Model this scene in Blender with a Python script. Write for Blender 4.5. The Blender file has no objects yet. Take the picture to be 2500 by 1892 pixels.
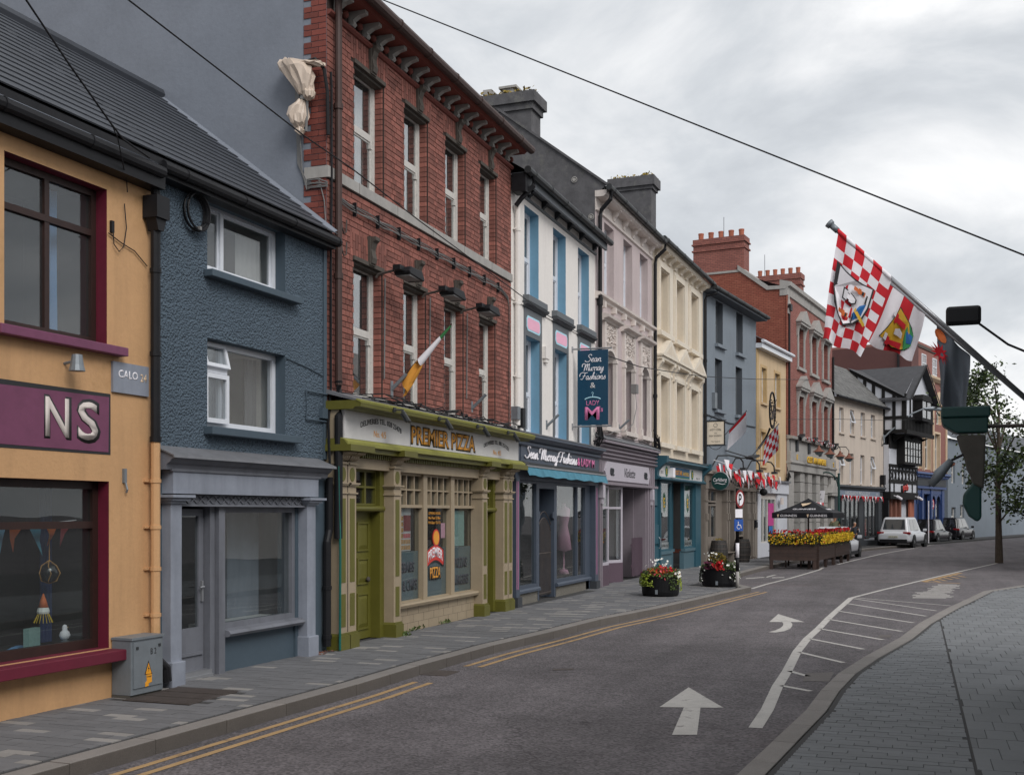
import bpy, bmesh, math, random
from mathutils import Vector, Matrix
R = math.radians
random.seed(11)
sc = bpy.context.scene
COL = sc.collection

# ---------------------------------------------------------------- camera, sky, sun, exposure
YAW = math.atan((2233 - 1250) / 2750.0)          # the street runs along +X; the camera looks a little left of it
EYE = 1.95
cam = bpy.data.cameras.new('camera')
cam.sensor_fit = 'HORIZONTAL'; cam.sensor_width = 36.0; cam.lens = 36.0 * 2750 / 2500
cam.shift_y = 307 / 2500.0
cam.clip_end = 2000; cam.clip_start = 0.1
camo = bpy.data.objects.new('camera', cam); COL.objects.link(camo)
camo.location = (0, 0, EYE); camo.rotation_euler = (R(90), 0, YAW - R(90))
sc.camera = camo

SUN_EL, SUN_AZ = R(40), R(-128)                    # high, behind the right shoulder, veiled by cloud
world = bpy.data.worlds.new('World'); sc.world = world; world.use_nodes = True
wt = world.node_tree; wt.nodes.clear()
wo = wt.nodes.new('ShaderNodeOutputWorld'); bg = wt.nodes.new('ShaderNodeBackground')
sky = wt.nodes.new('ShaderNodeTexSky'); sky.sky_type = 'NISHITA'; sky.sun_disc = False
sky.sun_elevation = SUN_EL; sky.sun_rotation = R(90) - SUN_AZ
skm = wt.nodes.new('ShaderNodeVectorMath'); skm.operation = 'SCALE'; skm.inputs['Scale'].default_value = 0.055
wt.links.new(sky.outputs[0], skm.inputs[0])
tc = wt.nodes.new('ShaderNodeTexCoord'); mp = wt.nodes.new('ShaderNodeMapping'); mp.inputs['Scale'].default_value = (1, 1, 2.2)
n1 = wt.nodes.new('ShaderNodeTexNoise'); n1.inputs['Scale'].default_value = 3.1; n1.inputs['Detail'].default_value = 8; n1.inputs['Roughness'].default_value = .55; n1.inputs['Distortion'].default_value = .35
cr = wt.nodes.new('ShaderNodeValToRGB')
cr.color_ramp.elements[0].position = .33; cr.color_ramp.elements[0].color = (.56, .59, .63, 1)
cr.color_ramp.elements[1].position = .64; cr.color_ramp.elements[1].color = (1.12, 1.12, 1.12, 1)
e = cr.color_ramp.elements.new(.45); e.color = (.72, .75, .785, 1)
e = cr.color_ramp.elements.new(.54); e.color = (.90, .915, .935, 1)
mx = wt.nodes.new('ShaderNodeMix'); mx.data_type = 'RGBA'; mx.inputs[0].default_value = .9
wt.links.new(tc.outputs['Generated'], mp.inputs[0]); wt.links.new(mp.outputs[0], n1.inputs['Vector'])
wt.links.new(n1.outputs['Fac'], cr.inputs[0])
wt.links.new(skm.outputs[0], mx.inputs[6]); wt.links.new(cr.outputs[0], mx.inputs[7])
wt.links.new(mx.outputs[2], bg.inputs[0]); bg.inputs[1].default_value = 1.0
wt.links.new(bg.outputs[0], wo.inputs[0])

sl = bpy.data.lights.new('sun', 'SUN'); sl.energy = 1.9; sl.angle = R(30); sl.color = (1, .975, .95)
so = bpy.data.objects.new('sun', sl); COL.objects.link(so)
sd = Vector((math.cos(SUN_EL) * math.cos(SUN_AZ), math.cos(SUN_EL) * math.sin(SUN_AZ), math.sin(SUN_EL)))
so.rotation_euler = sd.to_track_quat('Z', 'Y').to_euler(); so.location = (0, -20, 30)

vs_ = sc.view_settings; vs_.view_transform = 'Standard'; vs_.look = 'None'; vs_.exposure = 0.05; vs_.gamma = 1.0; vs_.use_curve_mapping = False
sc.cycles.use_denoising = True
sc.cycles.transparent_max_bounces = 16; sc.cycles.max_bounces = 6; sc.cycles.glossy_bounces = 3
sc.cycles.sample_clamp_indirect = 4.0

# ---------------------------------------------------------------- materials
def lin(c): return c / 12.92 if c <= .04045 else ((c + .055) / 1.055) ** 2.4
def C(h, k=1.0):
    h = h.lstrip('#'); return tuple(min(.9, lin(int(h[i:i+2], 16) / 255) * k) for i in (0, 2, 4)) + (1,)
MATS = {}
def M(name, col, rough=.7, var=.10, vs=2.5, bump=0, bs=60, metal=0, spec=.5, isl=0, streak=0, spot=0, coat=0, speck=0, spcol=None, spscale=.9, fine=.06):
    m = bpy.data.materials.new(name); m.use_nodes = True; MATS[name] = m
    t = m.node_tree; N = t.nodes; L = t.links
    b = N['Principled BSDF']; b.inputs['Roughness'].default_value = rough; b.inputs['Metallic'].default_value = metal
    b.inputs['Specular IOR Level'].default_value = spec; b.inputs['Coat Weight'].default_value = coat
    if isinstance(col, str): col = C(col)
    g = N.new('ShaderNodeNewGeometry')
    hs = N.new('ShaderNodeHueSaturation'); hs.inputs['Color'].default_value = col
    val = None
    def math_(op, a, bb, c=None):
        n = N.new('ShaderNodeMath'); n.operation = op
        for i, x in enumerate((a, bb, c)):
            if x is None: continue
            if isinstance(x, (int, float)): n.inputs[i].default_value = x
            else: L.new(x, n.inputs[i])
        return n.outputs[0]
    def noise(scale, detail=4, vec=None, rough=.55):
        n = N.new('ShaderNodeTexNoise'); n.inputs['Scale'].default_value = scale; n.inputs['Detail'].default_value = detail
        n.inputs['Roughness'].default_value = rough
        L.new(vec or g.outputs['Position'], n.inputs['Vector']); return n.outputs['Fac']
    val = math_('MULTIPLY_ADD', noise(vs, 6), 4 * var, 1 - 2 * var)
    if fine: val = math_('MULTIPLY', val, math_('MULTIPLY_ADD', noise(16, 8, None, .7), 4 * fine, 1 - 2 * fine))
    if speck: val = math_('MULTIPLY', val, math_('MULTIPLY_ADD', noise(120, 2), 5 * speck, 1 - 2.5 * speck))
    if isl:
        oi = N.new('ShaderNodeObjectInfo')
        rr = math_('FRACT', math_('ADD', math_('MULTIPLY', g.outputs['Random Per Island'], 7.31), math_('MULTIPLY', oi.outputs['Random'], 5.77)), 0)
        val = math_('MULTIPLY', val, math_('MULTIPLY_ADD', rr, 2 * isl, 1 - isl))
    if streak:
        mpn = N.new('ShaderNodeMapping'); mpn.inputs['Scale'].default_value = (2.6, 2.6, .28); L.new(g.outputs['Position'], mpn.inputs[0])
        s = noise(1.6, 5, mpn.outputs[0], .6)
        rp = N.new('ShaderNodeMapRange'); rp.inputs[1].default_value = .48; rp.inputs[2].default_value = .72; rp.inputs[3].default_value = 1; rp.inputs[4].default_value = 1 - streak
        L.new(s, rp.inputs[0]); val = math_('MULTIPLY', val, rp.outputs[0])
    L.new(val, hs.inputs['Value'])
    out = hs.outputs[0]
    if spot:
        s = noise(spscale, 7, None, .68)
        rp = N.new('ShaderNodeMapRange'); rp.inputs[1].default_value = .56; rp.inputs[2].default_value = .70; rp.inputs[3].default_value = 0; rp.inputs[4].default_value = spot
        L.new(s, rp.inputs[0])
        mm = N.new('ShaderNodeMix'); mm.data_type = 'RGBA'; L.new(rp.outputs[0], mm.inputs[0]); L.new(out, mm.inputs[6])
        mm.inputs[7].default_value = spcol or (col[0] * .45, col[1] * .45, col[2] * .45, 1); out = mm.outputs[2]
    L.new(out, b.inputs['Base Color'])
    if bump:
        bn = N.new('ShaderNodeBump'); bn.inputs['Strength'].default_value = min(1, bump); bn.inputs['Distance'].default_value = .02 * max(1, bump)
        L.new(noise(bs, 4), bn.inputs['Height']); L.new(bn.outputs[0], b.inputs['Normal'])
    return m

def glass(name, tint=(.8, .85, .85), k=1.0, rough=.0, dirt=.03):
    m = bpy.data.materials.new(name); m.use_nodes = True; t = m.node_tree; N = t.nodes; L = t.links
    N.remove(N['Principled BSDF']); out = N['Material Output']
    tr = N.new('ShaderNodeBsdfTransparent'); tr.inputs[0].default_value = (*tint, 1)
    gl = N.new('ShaderNodeBsdfGlossy'); gl.inputs['Roughness'].default_value = rough
    df = N.new('ShaderNodeBsdfDiffuse'); df.inputs[0].default_value = (.55, .57, .58, 1)
    lw = N.new('ShaderNodeLayerWeight'); lw.inputs[0].default_value = .5
    p = N.new('ShaderNodeMath'); p.operation = 'POWER'; p.inputs[1].default_value = 5; L.new(lw.outputs['Facing'], p.inputs[0])
    q = N.new('ShaderNodeMath'); q.operation = 'MULTIPLY_ADD'; q.inputs[1].default_value = .9 * k; q.inputs[2].default_value = .07 * k; q.use_clamp = True; L.new(p.outputs[0], q.inputs[0])
    # slight waviness of the pane
    g = N.new('ShaderNodeNewGeometry'); nz = N.new('ShaderNodeTexNoise'); nz.inputs['Scale'].default_value = 1.1; nz.inputs['Detail'].default_value = 1; L.new(g.outputs['Position'], nz.inputs['Vector'])
    bp = N.new('ShaderNodeBump'); bp.inputs['Strength'].default_value = .10; bp.inputs['Distance'].default_value = .02; L.new(nz.outputs['Fac'], bp.inputs['Height']); L.new(bp.outputs[0], gl.inputs['Normal'])
    m0 = N.new('ShaderNodeMixShader'); m0.inputs[0].default_value = dirt; L.new(tr.outputs[0], m0.inputs[1]); L.new(df.outputs[0], m0.inputs[2])
    ms = N.new('ShaderNodeMixShader'); L.new(q.outputs[0], ms.inputs[0]); L.new(m0.outputs[0], ms.inputs[1]); L.new(gl.outputs[0], ms.inputs[2])
    L.new(ms.outputs[0], out.inputs[0]); MATS[name] = m; return m

# ---------------------------------------------------------------- mesh building
class MB:
    def __init__(s): s.v = []; s.f = []; s.m = []
    def add(s, vs, fs, mi=0):
        n = len(s.v); s.v += [tuple(v) for v in vs]; s.f += [tuple(i + n for i in f) for f in fs]; s.m += [mi] * len(fs); return s
    def box(s, x0, x1, y0, y1, z0, z1, mi=0):
        return s.add([(x0,y0,z0),(x1,y0,z0),(x1,y1,z0),(x0,y1,z0),(x0,y0,z1),(x1,y0,z1),(x1,y1,z1),(x0,y1,z1)],
                     [(0,3,2,1),(4,5,6,7),(0,1,5,4),(1,2,6,5),(2,3,7,6),(3,0,4,7)], mi)
    def quad(s, a, b, c, d, mi=0): return s.add([a, b, c, d], [(0, 1, 2, 3)], mi)
    def prism(s, poly, y0, y1, mi=0):          # poly in (x,z), extruded along y
        n = len(poly); vs = [(x, y0, z) for x, z in poly] + [(x, y1, z) for x, z in poly]
        return s.add(vs, [tuple(range(n)), tuple(range(2*n-1, n-1, -1))] + [(i, i+n, (i+1) % n + n, (i+1) % n) for i in range(n)], mi)
    def ext(s, prof, x0, x1, mi=0):            # profile in (y,z), extruded along x
        n = len(prof); vs = [(x0, y, z) for y, z in prof] + [(x1, y, z) for y, z in prof]
        return s.add(vs, [tuple(range(n-1, -1, -1)), tuple(range(n, 2*n))] + [(i, (i+1) % n, (i+1) % n + n, i+n) for i in range(n)], mi)
    def exz(s, poly, z0, z1, mi=0):            # poly in (x,y), extruded along z
        n = len(poly); vs = [(x, y, z0) for x, y in poly] + [(x, y, z1) for x, y in poly]
        return s.add(vs, [tuple(range(n-1, -1, -1)), tuple(range(n, 2*n))] + [(i, (i+1) % n, (i+1) % n + n, i+n) for i in range(n)], mi)
    def tube(s, pts, r, n=8, mi=0, cap=True):
        pts = [Vector(p) for p in pts]; rings = []
        for i, p in enumerate(pts):
            d = (pts[min(i+1, len(pts)-1)] - pts[max(i-1, 0)]).normalized()
            a = Vector((0, 0, 1)) if abs(d.z) < .9 else Vector((1, 0, 0))
            u = d.cross(a).normalized(); w = d.cross(u).normalized()
            rr = r[i] if isinstance(r, (list, tuple)) else r
            rings.append([tuple(p + (u * math.cos(2*math.pi*k/n) + w * math.sin(2*math.pi*k/n)) * rr) for k in range(n)])
        vs = [v for g in rings for v in g]; fs = []
        for i in range(len(pts)-1):
            for k in range(n): fs.append((i*n+k, i*n+(k+1) % n, (i+1)*n+(k+1) % n, (i+1)*n+k))
        if cap: fs += [tuple(range(n-1, -1, -1)), tuple(range((len(pts)-1)*n, len(pts)*n))]
        return s.add(vs, fs, mi)
    def lathe(s, prof, c=(0, 0, 0), n=16, mi=0, axis='z', sx=1, sy=1):
        vs = []; fs = []
        for r, h in prof:
            for k in range(n):
                a = 2*math.pi*k/n; p = (r*math.cos(a)*sx, r*math.sin(a)*sy, h)
                if axis == 'y': p = (p[0], p[2], p[1])
                elif axis == 'x': p = (p[2], p[0], p[1])
                vs.append((p[0]+c[0], p[1]+c[1], p[2]+c[2]))
        for i in range(len(prof)-1):
            for k in range(n): fs.append((i*n+k, i*n+(k+1) % n, (i+1)*n+(k+1) % n, (i+1)*n+k))
        fs += [tuple(range(n-1, -1, -1)), tuple(range((len(prof)-1)*n, len(prof)*n))]
        return s.add(vs, fs, mi)
    def grid(s, fn, nu, nv, mi=0):
        vs = [fn(i/nu, j/nv) for j in range(nv+1) for i in range(nu+1)]
        return s.add(vs, [(j*(nu+1)+i, j*(nu+1)+i+1, (j+1)*(nu+1)+i+1, (j+1)*(nu+1)+i) for j in range(nv) for i in range(nu)], mi)
    def mesh(s, name, mats, smooth=False):
        me = bpy.data.meshes.new(name); me.from_pydata(s.v, [], s.f)
        if not isinstance(mats, (list, tuple)): mats = [mats]
        for m in mats: me.materials.append(MATS[m] if isinstance(m, str) else m)
        if len(mats) > 1: me.polygons.foreach_set('material_index', s.m)
        if smooth: me.polygons.foreach_set('use_smooth', [True]*len(me.polygons))
        me.update(); return me
    def build(s, name, mats, parent=None, smooth=False, bevel=0, kind=None):
        o = bpy.data.objects.new(name, s.mesh(name, mats, smooth)); COL.objects.link(o)
        if parent: o.parent = parent
        if bevel:
            b = o.modifiers.new('bevel', 'BEVEL'); b.width = bevel; b.segments = 2; b.limit_method = 'ANGLE'
        if kind: o['kind'] = kind
        return o

def tag(o, label, cat, group=None, kind=None):
    o['label'] = label; o['category'] = cat
    if group: o['group'] = group
    if kind: o['kind'] = kind
    return o
def thing(name, label, cat, loc=(0, 0, 0), rz=0, group=None):
    o = bpy.data.objects.new(name, None); COL.objects.link(o); o.empty_display_size = .2
    o.location = loc; o.rotation_euler = (0, 0, rz)
    return tag(o, label, cat, group)
def struct(o): o['kind'] = 'structure'; return o

def text(name, body, mat, parent, loc, h, width=None, rot=(90, 0, 0), ext=.004, bold=0, shear=0, arch=0, align='CENTER', spacing=1, slope=0):
    cu = bpy.data.curves.new(name, 'FONT'); cu.body = body; cu.size = 1; cu.align_x = align; cu.align_y = 'BOTTOM_BASELINE'
    cu.extrude = 0; cu.offset = bold; cu.shear = shear; cu.space_character = spacing; cu.resolution_u = 3
    t = bpy.data.objects.new(name, cu); me = bpy.data.meshes.new_from_object(t)
    bpy.data.objects.remove(t)
    if not me.vertices: return None
    xs = [v.co.x for v in me.vertices]; cap = .70
    k = h / cap; w = (max(xs) - min(xs)) * k; kx = k * (width / w if width else 1)
    mid = (max(xs) + min(xs)) / 2; half = max(1e-6, (max(xs) - min(xs)) / 2)
    for v in me.vertices:
        t_ = (v.co.x - mid) / half
        v.co.y = v.co.y * k + arch * (1 - t_ * t_) + slope * t_
        v.co.x = (v.co.x - (mid if align == 'CENTER' else 0)) * kx
    bm = bmesh.new(); bm.from_mesh(me)
    r = bmesh.ops.extrude_face_region(bm, geom=bm.faces[:])
    for g in r['geom']:
        if isinstance(g, bmesh.types.BMVert): g.co.z += ext
    bm.to_mesh(me); bm.free()
    me.materials.clear(); me.materials.append(MATS[mat])
    o = bpy.data.objects.new(name, me); COL.objects.link(o); o.parent = parent
    o.location = loc; o.rotation_euler = tuple(R(a) for a in rot)
    return o

SCRIPT = {'S': (.62, [[(.55,.85),(.45,1.0),(.25,.98),(.18,.8),(.35,.6),(.5,.4),(.45,.12),(.2,.0),(-.05,.1),(-.1,.22)]]), 'e': (.36, [[(0,.15),(.2,.28),(.28,.42),(.18,.5),(.05,.35),(.08,.1),(.22,.0),(.36,.12)]]), 'a': (.44, [[(.3,.45),(.15,.5),(.03,.3),(.08,.05),(.22,.05),(.32,.45),(.30,.1),(.38,.0),(.46,.1)]]),
    'n': (.44, [[(0,.45),(.05,.0),(.1,.35),(.22,.5),(.3,.4),(.3,.05),(.38,.0),(.46,.1)]]), 'M': (.82, [[(-.25,.55),(-.3,.85),(-.1,1.0),(.1,.9),(.12,.4),(.1,.0),(.2,.6),(.35,.95),(.42,.8),(.40,.05),(.46,.6),(.62,.95),(.7,.8),(.66,.05),(.8,.1)]]), 'u': (.44, [[(0,.45),(.03,.1),(.14,.0),(.26,.2),(.3,.48),(.3,.1),(.38,.0),(.46,.1)]]),
    'r': (.34, [[(0,.3),(.08,.5),(.12,.42),(.24,.45),(.22,.1),(.3,.02),(.36,.1)]]), 'y': (.42, [[(0,.45),(.03,.15),(.14,.05),(.28,.4),(.3,.48),(.28,-.2),(.15,-.4),(.05,-.25),(.40,.1)]]), 'F': (.52, [[(-.35,.45),(-.36,.8),(-.1,1.0),(.3,.93),(.6,.98)],[(.3,.93),(.2,.4),(.05,.05),(-.15,.1)],[(.05,.5),(.42,.52)]]),
    's': (.32, [[(0,.1),(.15,.35),(.2,.5),(.22,.35),(.3,.15),(.2,.0),(.05,.05)]]), 'h': (.42, [[(0,.1),(.15,.7),(.2,1.0),(.1,.9),(.06,.0),(.12,.35),(.24,.5),(.3,.4),(.3,.05),(.42,.05)]]), 'i': (.24, [[(0,.2),(.08,.48),(.08,.08),(.16,.0),(.26,.1)],[(.12,.66),(.13,.72)]]), 'o': (.40, [[(.28,.42),(.15,.5),(.03,.3),(.1,.02),(.25,.05),(.32,.3),(.25,.48),(.44,.42)]]), ' ': (.42, [])}
def script(body, mat, parent, loc, h, width, rot=(90, 0, 0), r=.008):
    """joined-up brush lettering built from strokes"""
    tot = sum(SCRIPT[c][0] for c in body); kx = width/tot; x = -tot/2; m = MB()
    for c in body:
        w, st = SCRIPT[c]
        for s in st:
            P_ = [Vector(((x+a+.22*b)*kx, b*h, 0)) for a, b in s]; q = []
            for i in range(len(P_)-1):
                p0, p1, p2, p3 = P_[max(i-1,0)], P_[i], P_[i+1], P_[min(i+2,len(P_)-1)]
                for t in (0, .33, .66): q.append(.5*(2*p1+(p2-p0)*t+(2*p0-5*p1+4*p2-p3)*t*t+(3*p1-3*p2+p3-p0)*t**3))
            m.tube(q + [P_[-1]], r, 5)
        x += w
    o = m.build('lettering', mat, parent); o.location = loc; o.rotation_euler = tuple(R(a) for a in rot); return o

# pixel (2500 px frame) -> ground point, used to lay out road paint and street furniture
def ray(px, py):
    a = YAW - math.atan((px - 1250) / 2750.0); k = math.hypot(1, (px - 1250) / 2750.0)
    return Vector((math.cos(a) * k, math.sin(a) * k, (1253 - py) / 2750.0))
def gp(px, py, z=-.08):
    r = ray(px, py); t = (z - EYE) / r.z; return Vector((r.x * t, r.y * t, z))
def at_depth(px, py, zc): return Vector((0, 0, EYE)) + ray(px, py) * zc

class Bld:
    """a building: local x runs along its front, y into the house, z up"""
    def __init__(s, name, label, O, deg, cat='building'):
        s.o = thing(name, label, cat, (O[0], O[1], 0), R(deg)); s.a = R(deg); s.O = O
    def p(s, name, mb, mat, parent=None, **k): return mb.build(name, mat, parent or s.o, **k)
    def box(s, name, mat, *a, parent=None, **k): return MB().box(*a).build(name, mat, parent or s.o, **k)
    def wall(s, x0, x1, z0, z1, holes, mat, rev=None, depth=.22, back=7.0, name='wall', thick=True):
        m = MB(); rm = MB()
        xs = sorted({x0, x1, *[h[0] for h in holes], *[h[1] for h in holes]}); zs = sorted({z0, z1, *[h[2] for h in holes], *[h[3] for h in holes]})
        for i in range(len(xs)-1):
            for j in range(len(zs)-1):
                cx, cz = (xs[i]+xs[i+1])/2, (zs[j]+zs[j+1])/2
                if any(h[0] < cx < h[1] and h[2] < cz < h[3] for h in holes): continue
                m.quad((xs[i],0,zs[j]),(xs[i+1],0,zs[j]),(xs[i+1],0,zs[j+1]),(xs[i],0,zs[j+1]))
        for h in holes:
            a, b, c, d = h; q = MB() if rev else m; rm.v.append(q)
            q.quad((a,0,c),(a,0,d),(a,depth,d),(a,depth,c)); q.quad((b,0,c),(b,depth,c),(b,depth,d),(b,0,d))
            q.quad((a,0,d),(b,0,d),(b,depth,d),(a,depth,d)); q.quad((a,0,c),(a,depth,c),(b,depth,c),(b,0,c))
        if back:
            m.quad((x0,0,z0),(x0,0,z1),(x0,back,z1),(x0,back,z0)); m.quad((x1,0,z0),(x1,back,z0),(x1,back,z1),(x1,0,z1))
            m.quad((x0,0,z1),(x1,0,z1),(x1,back,z1),(x0,back,z1)); m.quad((x0,back,z0),(x0,back,z1),(x1,back,z1),(x1,back,z0))
        w = s.p(name, m, mat)
        if rev:
            for q in rm.v: s.p('window_reveal', q, rev, w)
        return w
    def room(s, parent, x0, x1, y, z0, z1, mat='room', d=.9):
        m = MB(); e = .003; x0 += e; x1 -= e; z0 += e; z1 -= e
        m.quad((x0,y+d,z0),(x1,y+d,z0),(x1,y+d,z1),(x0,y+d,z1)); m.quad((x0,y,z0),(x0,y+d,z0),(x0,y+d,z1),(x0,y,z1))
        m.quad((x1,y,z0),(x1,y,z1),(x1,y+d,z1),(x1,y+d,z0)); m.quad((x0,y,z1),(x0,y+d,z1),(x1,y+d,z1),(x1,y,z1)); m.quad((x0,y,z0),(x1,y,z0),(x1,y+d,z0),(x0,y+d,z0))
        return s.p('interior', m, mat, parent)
    def window(s, x0, x1, z0, z1, y=.15, fm='white_paint', fw=.06, rails=(.5,), muls=(), bars=(0, 0), gm='glass', curtain=None, room=True, sashed=True, cm='curtain', t=.05, horns=False):
        """frame (the part) with panes and curtains as its sub-parts; rails and muls are fractions"""
        m = MB(); m.box(x0, x0+fw, y, y+t+.03, z0, z1).box(x1-fw, x1, y, y+t+.03, z0, z1).box(x0+fw, x1-fw, y+.001, y+t+.029, z1-fw, z1).box(x0+fw, x1-fw, y+.001, y+t+.029, z0, z0+fw*1.2)
        zs = [z0+fw*1.2] + [z0+(z1-z0)*r for r in rails] + [z1-fw]; xs = [x0+fw] + [x0+(x1-x0)*q for q in muls] + [x1-fw]
        h = fw*.45
        for r in zs[1:-1]:
            m.box(x0+fw, x1-fw, y-.004 + (.02 if sashed else 0), y+t+.02, r-h, r+h)
            if horns: m.box(x1-fw-.05, x1-fw, y+.012, y+.05, r-h-.1, r-h).box(x0+fw, x0+fw+.05, y+.012, y+.05, r-h-.1, r-h)
        for q in xs[1:-1]: m.box(q-h, q+h, y+.003, y+t+.024, z0+fw*1.2, z1-fw)
        w = s.p('window', m, fm)
        bm_ = MB()
        for j in range(len(zs)-1):
            yy = y + .03 + (.012 if sashed and j == 0 else 0)
            for i in range(len(xs)-1):
                a, b = xs[i] + (h if i else 0), xs[i+1] - (h if i < len(xs)-2 else 0); c, d = zs[j] + (h if j else 0), zs[j+1] - (h if j < len(zs)-2 else 0)
                if sashed:
                    e = .028; bm_.box(a, a+e, yy-.01, yy+.02, c, d).box(b-e, b, yy-.01, yy+.02, c, d).box(a+e, b-e, yy-.009, yy+.019, c, c+e*1.3).box(a+e, b-e, yy-.009, yy+.019, d-e, d)
                    a += e; b -= e; c += e*1.3; d -= e
                s.p('pane', MB().box(a, b, yy+.003, yy+.007, c, d), gm, w)
                for k in range(bars[0]):
                    q = a + (b-a)*(k+1)/(bars[0]+1); bm_.box(q-.012, q+.012, yy-.008, yy+.014, c, d)
                for k in range(bars[1]):
                    q = c + (d-c)*(k+1)/(bars[1]+1); bm_.box(a, b, yy-.007, yy+.013, q-.012, q+.012)
        if bm_.v: s.p('sash', bm_, fm, w)
        if curtain:
            for (a, b, c, d) in curtain:
                X0, X1, Z0, Z1 = x0+(x1-x0)*a, x0+(x1-x0)*b, z0+(z1-z0)*c, z0+(z1-z0)*d; n = max(6, int((X1-X0)/.02)); ph = random.random()*6
                s.p('curtain', MB().grid(lambda u, v: (X0+(X1-X0)*u, y+.2+.02*math.sin(u*(X1-X0)*55+ph)+.008*math.sin(u*31+v*3), Z0+(Z1-Z0)*v), n, 3), cm, w, smooth=True)
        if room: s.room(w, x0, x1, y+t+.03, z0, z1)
        return w
    def pane(s, x0, x1, y, z0, z1, gm='shop_glass', parent=None): return s.p('pane', MB().box(x0, x1, y, y+.008, z0, z1), gm, parent)
    def frame(s, name, mat, x0, x1, z0, z1, w, y0, y1, parent=None):
        m = MB().box(x0, x0+w, y0, y1, z0, z1).box(x1-w, x1, y0, y1, z0, z1).box(x0+w, x1-w, y0, y1, z1-w, z1).box(x0+w, x1-w, y0, y1, z0, z0+w)
        return s.p(name, m, mat, parent)
    def gutter(s, x0, x1, z, d, mat, r=.06, parent=None):
        m = MB().tube([(x0, -d, z), (x1, -d, z)], r, 10)
        k = x0 + .4
        while k < x1: m.tube([(k-.02, -d, z), (k+.02, -d, z)], r*1.12, 10); k += 1.1
        return s.p('gutter', m, mat, parent, smooth=False)
    def pipe(s, x, z0, z1, mat, r=.045, d=.07, name='downpipe', cl=1.5, pre=None, post=None):
        pts = (pre or []) + [(x, -d, z1), (x, -d, z0)] + (post or [])
        m = MB().tube(pts, r, 10); k = z1 - .5
        while k > z0 + .2:
            m.tube([(x, -d, k-.04), (x, -d, k+.04)], r*1.22, 10).box(x-r*1.6, x+r*1.6, -d, 0, k-.012, k+.012); k -= cl
        return s.p(name, m, mat)

# ---------------------------------------------------------------- palette
K = 1.25
def MC(name, h, k=K, **kw): return M(name, C(h, k), **kw)
glass('glass', (.86, .88, .89), 1.25, dirt=.02); glass('old_glass', (.86, .88, .89), 3.0, dirt=.03); glass('shop_glass', (.84, .87, .87), .85, dirt=.015); glass('car_glass', (.22, .24, .25), 1.5)
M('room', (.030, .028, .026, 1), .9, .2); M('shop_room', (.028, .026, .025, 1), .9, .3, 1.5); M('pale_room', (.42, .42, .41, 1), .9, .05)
M('curtain', (.55, .53, .49, 1), .9, .06, 6); M('grey_blind', (.22, .23, .24, 1), .9, .05)
MC('asphalt', '#5f5a5c', 1.0, rough=.9, var=.08, vs=.35, spot=.4, spcol=C('#5c4b4a', 1.0), spscale=.16)
MC('pave_grey', '#626264', 1.12, rough=.85, var=.08, vs=1.2, bump=.15, bs=120, isl=.09, speck=.05, spot=.3, spcol=C('#4c4b4b'), spscale=.5)
MC('pave_light', '#807d7a', 1.15, rough=.85, var=.08, vs=1.2, bump=.15, bs=120, isl=.08, speck=.06)
MC('pave_right', '#66686a', 1.15, rough=.85, var=.10, vs=1.2, bump=.12, bs=120, isl=.09, speck=.03)
MC('joint', '#3c3b3b', 1.0, rough=.95)
MC('granite', '#7b7672', 1.05, rough=.85, var=.08, vs=3, bump=.25, bs=110, speck=.14, isl=.06)
MC('granite_kerb', '#5d5752', 1.0, rough=.85, var=.1, vs=3, bump=.25, bs=110, speck=.14, isl=.06)
MC('line_white', '#b5b1ac', 1.0, rough=.85, var=.14, vs=5, speck=.16, spot=.8, spcol=C('#5a5453', 1.0), spscale=5)
MC('line_yellow', '#a5875f', 1.0, rough=.85, var=.15, vs=5, speck=.14, spot=.8, spcol=C('#5c5048', 1.0), spscale=4)
MC('iron', '#4a423e', 1.0, rough=.6, var=.2, vs=8, bump=.2)
# house paints
MC('orange_paint', '#bc9369', 1.1, rough=.75, var=.05, vs=1.3, bump=.18, bs=30, spot=.4, streak=.16, spcol=C('#94703f'))
MC('crimson', '#64152c', 1.0, rough=.6, var=.12, vs=5, spot=.25); MC('mauve', '#6c3a55', 1.1, rough=.6, var=.12, vs=6, spot=.2)
MC('dark_wood', '#2a1712', 1.2, rough=.55, var=.25, vs=12, streak=.2)
MC('roughcast', '#4c5a66', rough=.85, var=.08, vs=1.5)
MC('blue_render', '#3d4a54', rough=.7, var=.06, vs=2)
MC('slate_trim', '#66686f', 1.1, rough=.65, var=.14, vs=2.5, streak=.25, spot=.3); MC('slate_light', '#838893', 1.1, rough=.65, var=.10, vs=3, streak=.22, spot=.25)
MC('lead', '#65666a', 1.1, rough=.6, var=.18, vs=4, spot=.4)
MC('gable_render', '#6b7079', 1.2, rough=.85, var=.10, vs=1.6, bump=.2, bs=16, streak=.03, spot=.35, spcol=C('#565c66',1.2), spscale=.8)
MC('slate', '#373a40', 1.15, rough=.55, var=.12, vs=3, isl=.10, bump=.1, bs=30)
MC('dark_slate', '#3f3f42', 1.0, rough=.75, var=.2, vs=3, bump=.2, bs=20); MC('old_slate', '#5b5a58', 1.2, rough=.7, var=.25, vs=4, isl=.2, bump=.2, bs=30)
M('black_paint', (.013, .013, .015, 1), .5, .2, 5, spec=.22); M('dark_grey_metal', (.032, .034, .036, 1), .5, .2, 4, spec=.3)
MC('upvc', '#c9ccd2', 1.15, rough=.35, var=.03); MC('white_paint', '#b9b6b1', 1.2, rough=.6, var=.07, vs=6, streak=.12)
MC('peeling', '#b3b0ab', 1.25, rough=.8, var=.12, vs=9, spot=.55, spcol=C('#5d5a57', 1.0), spscale=9)
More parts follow.
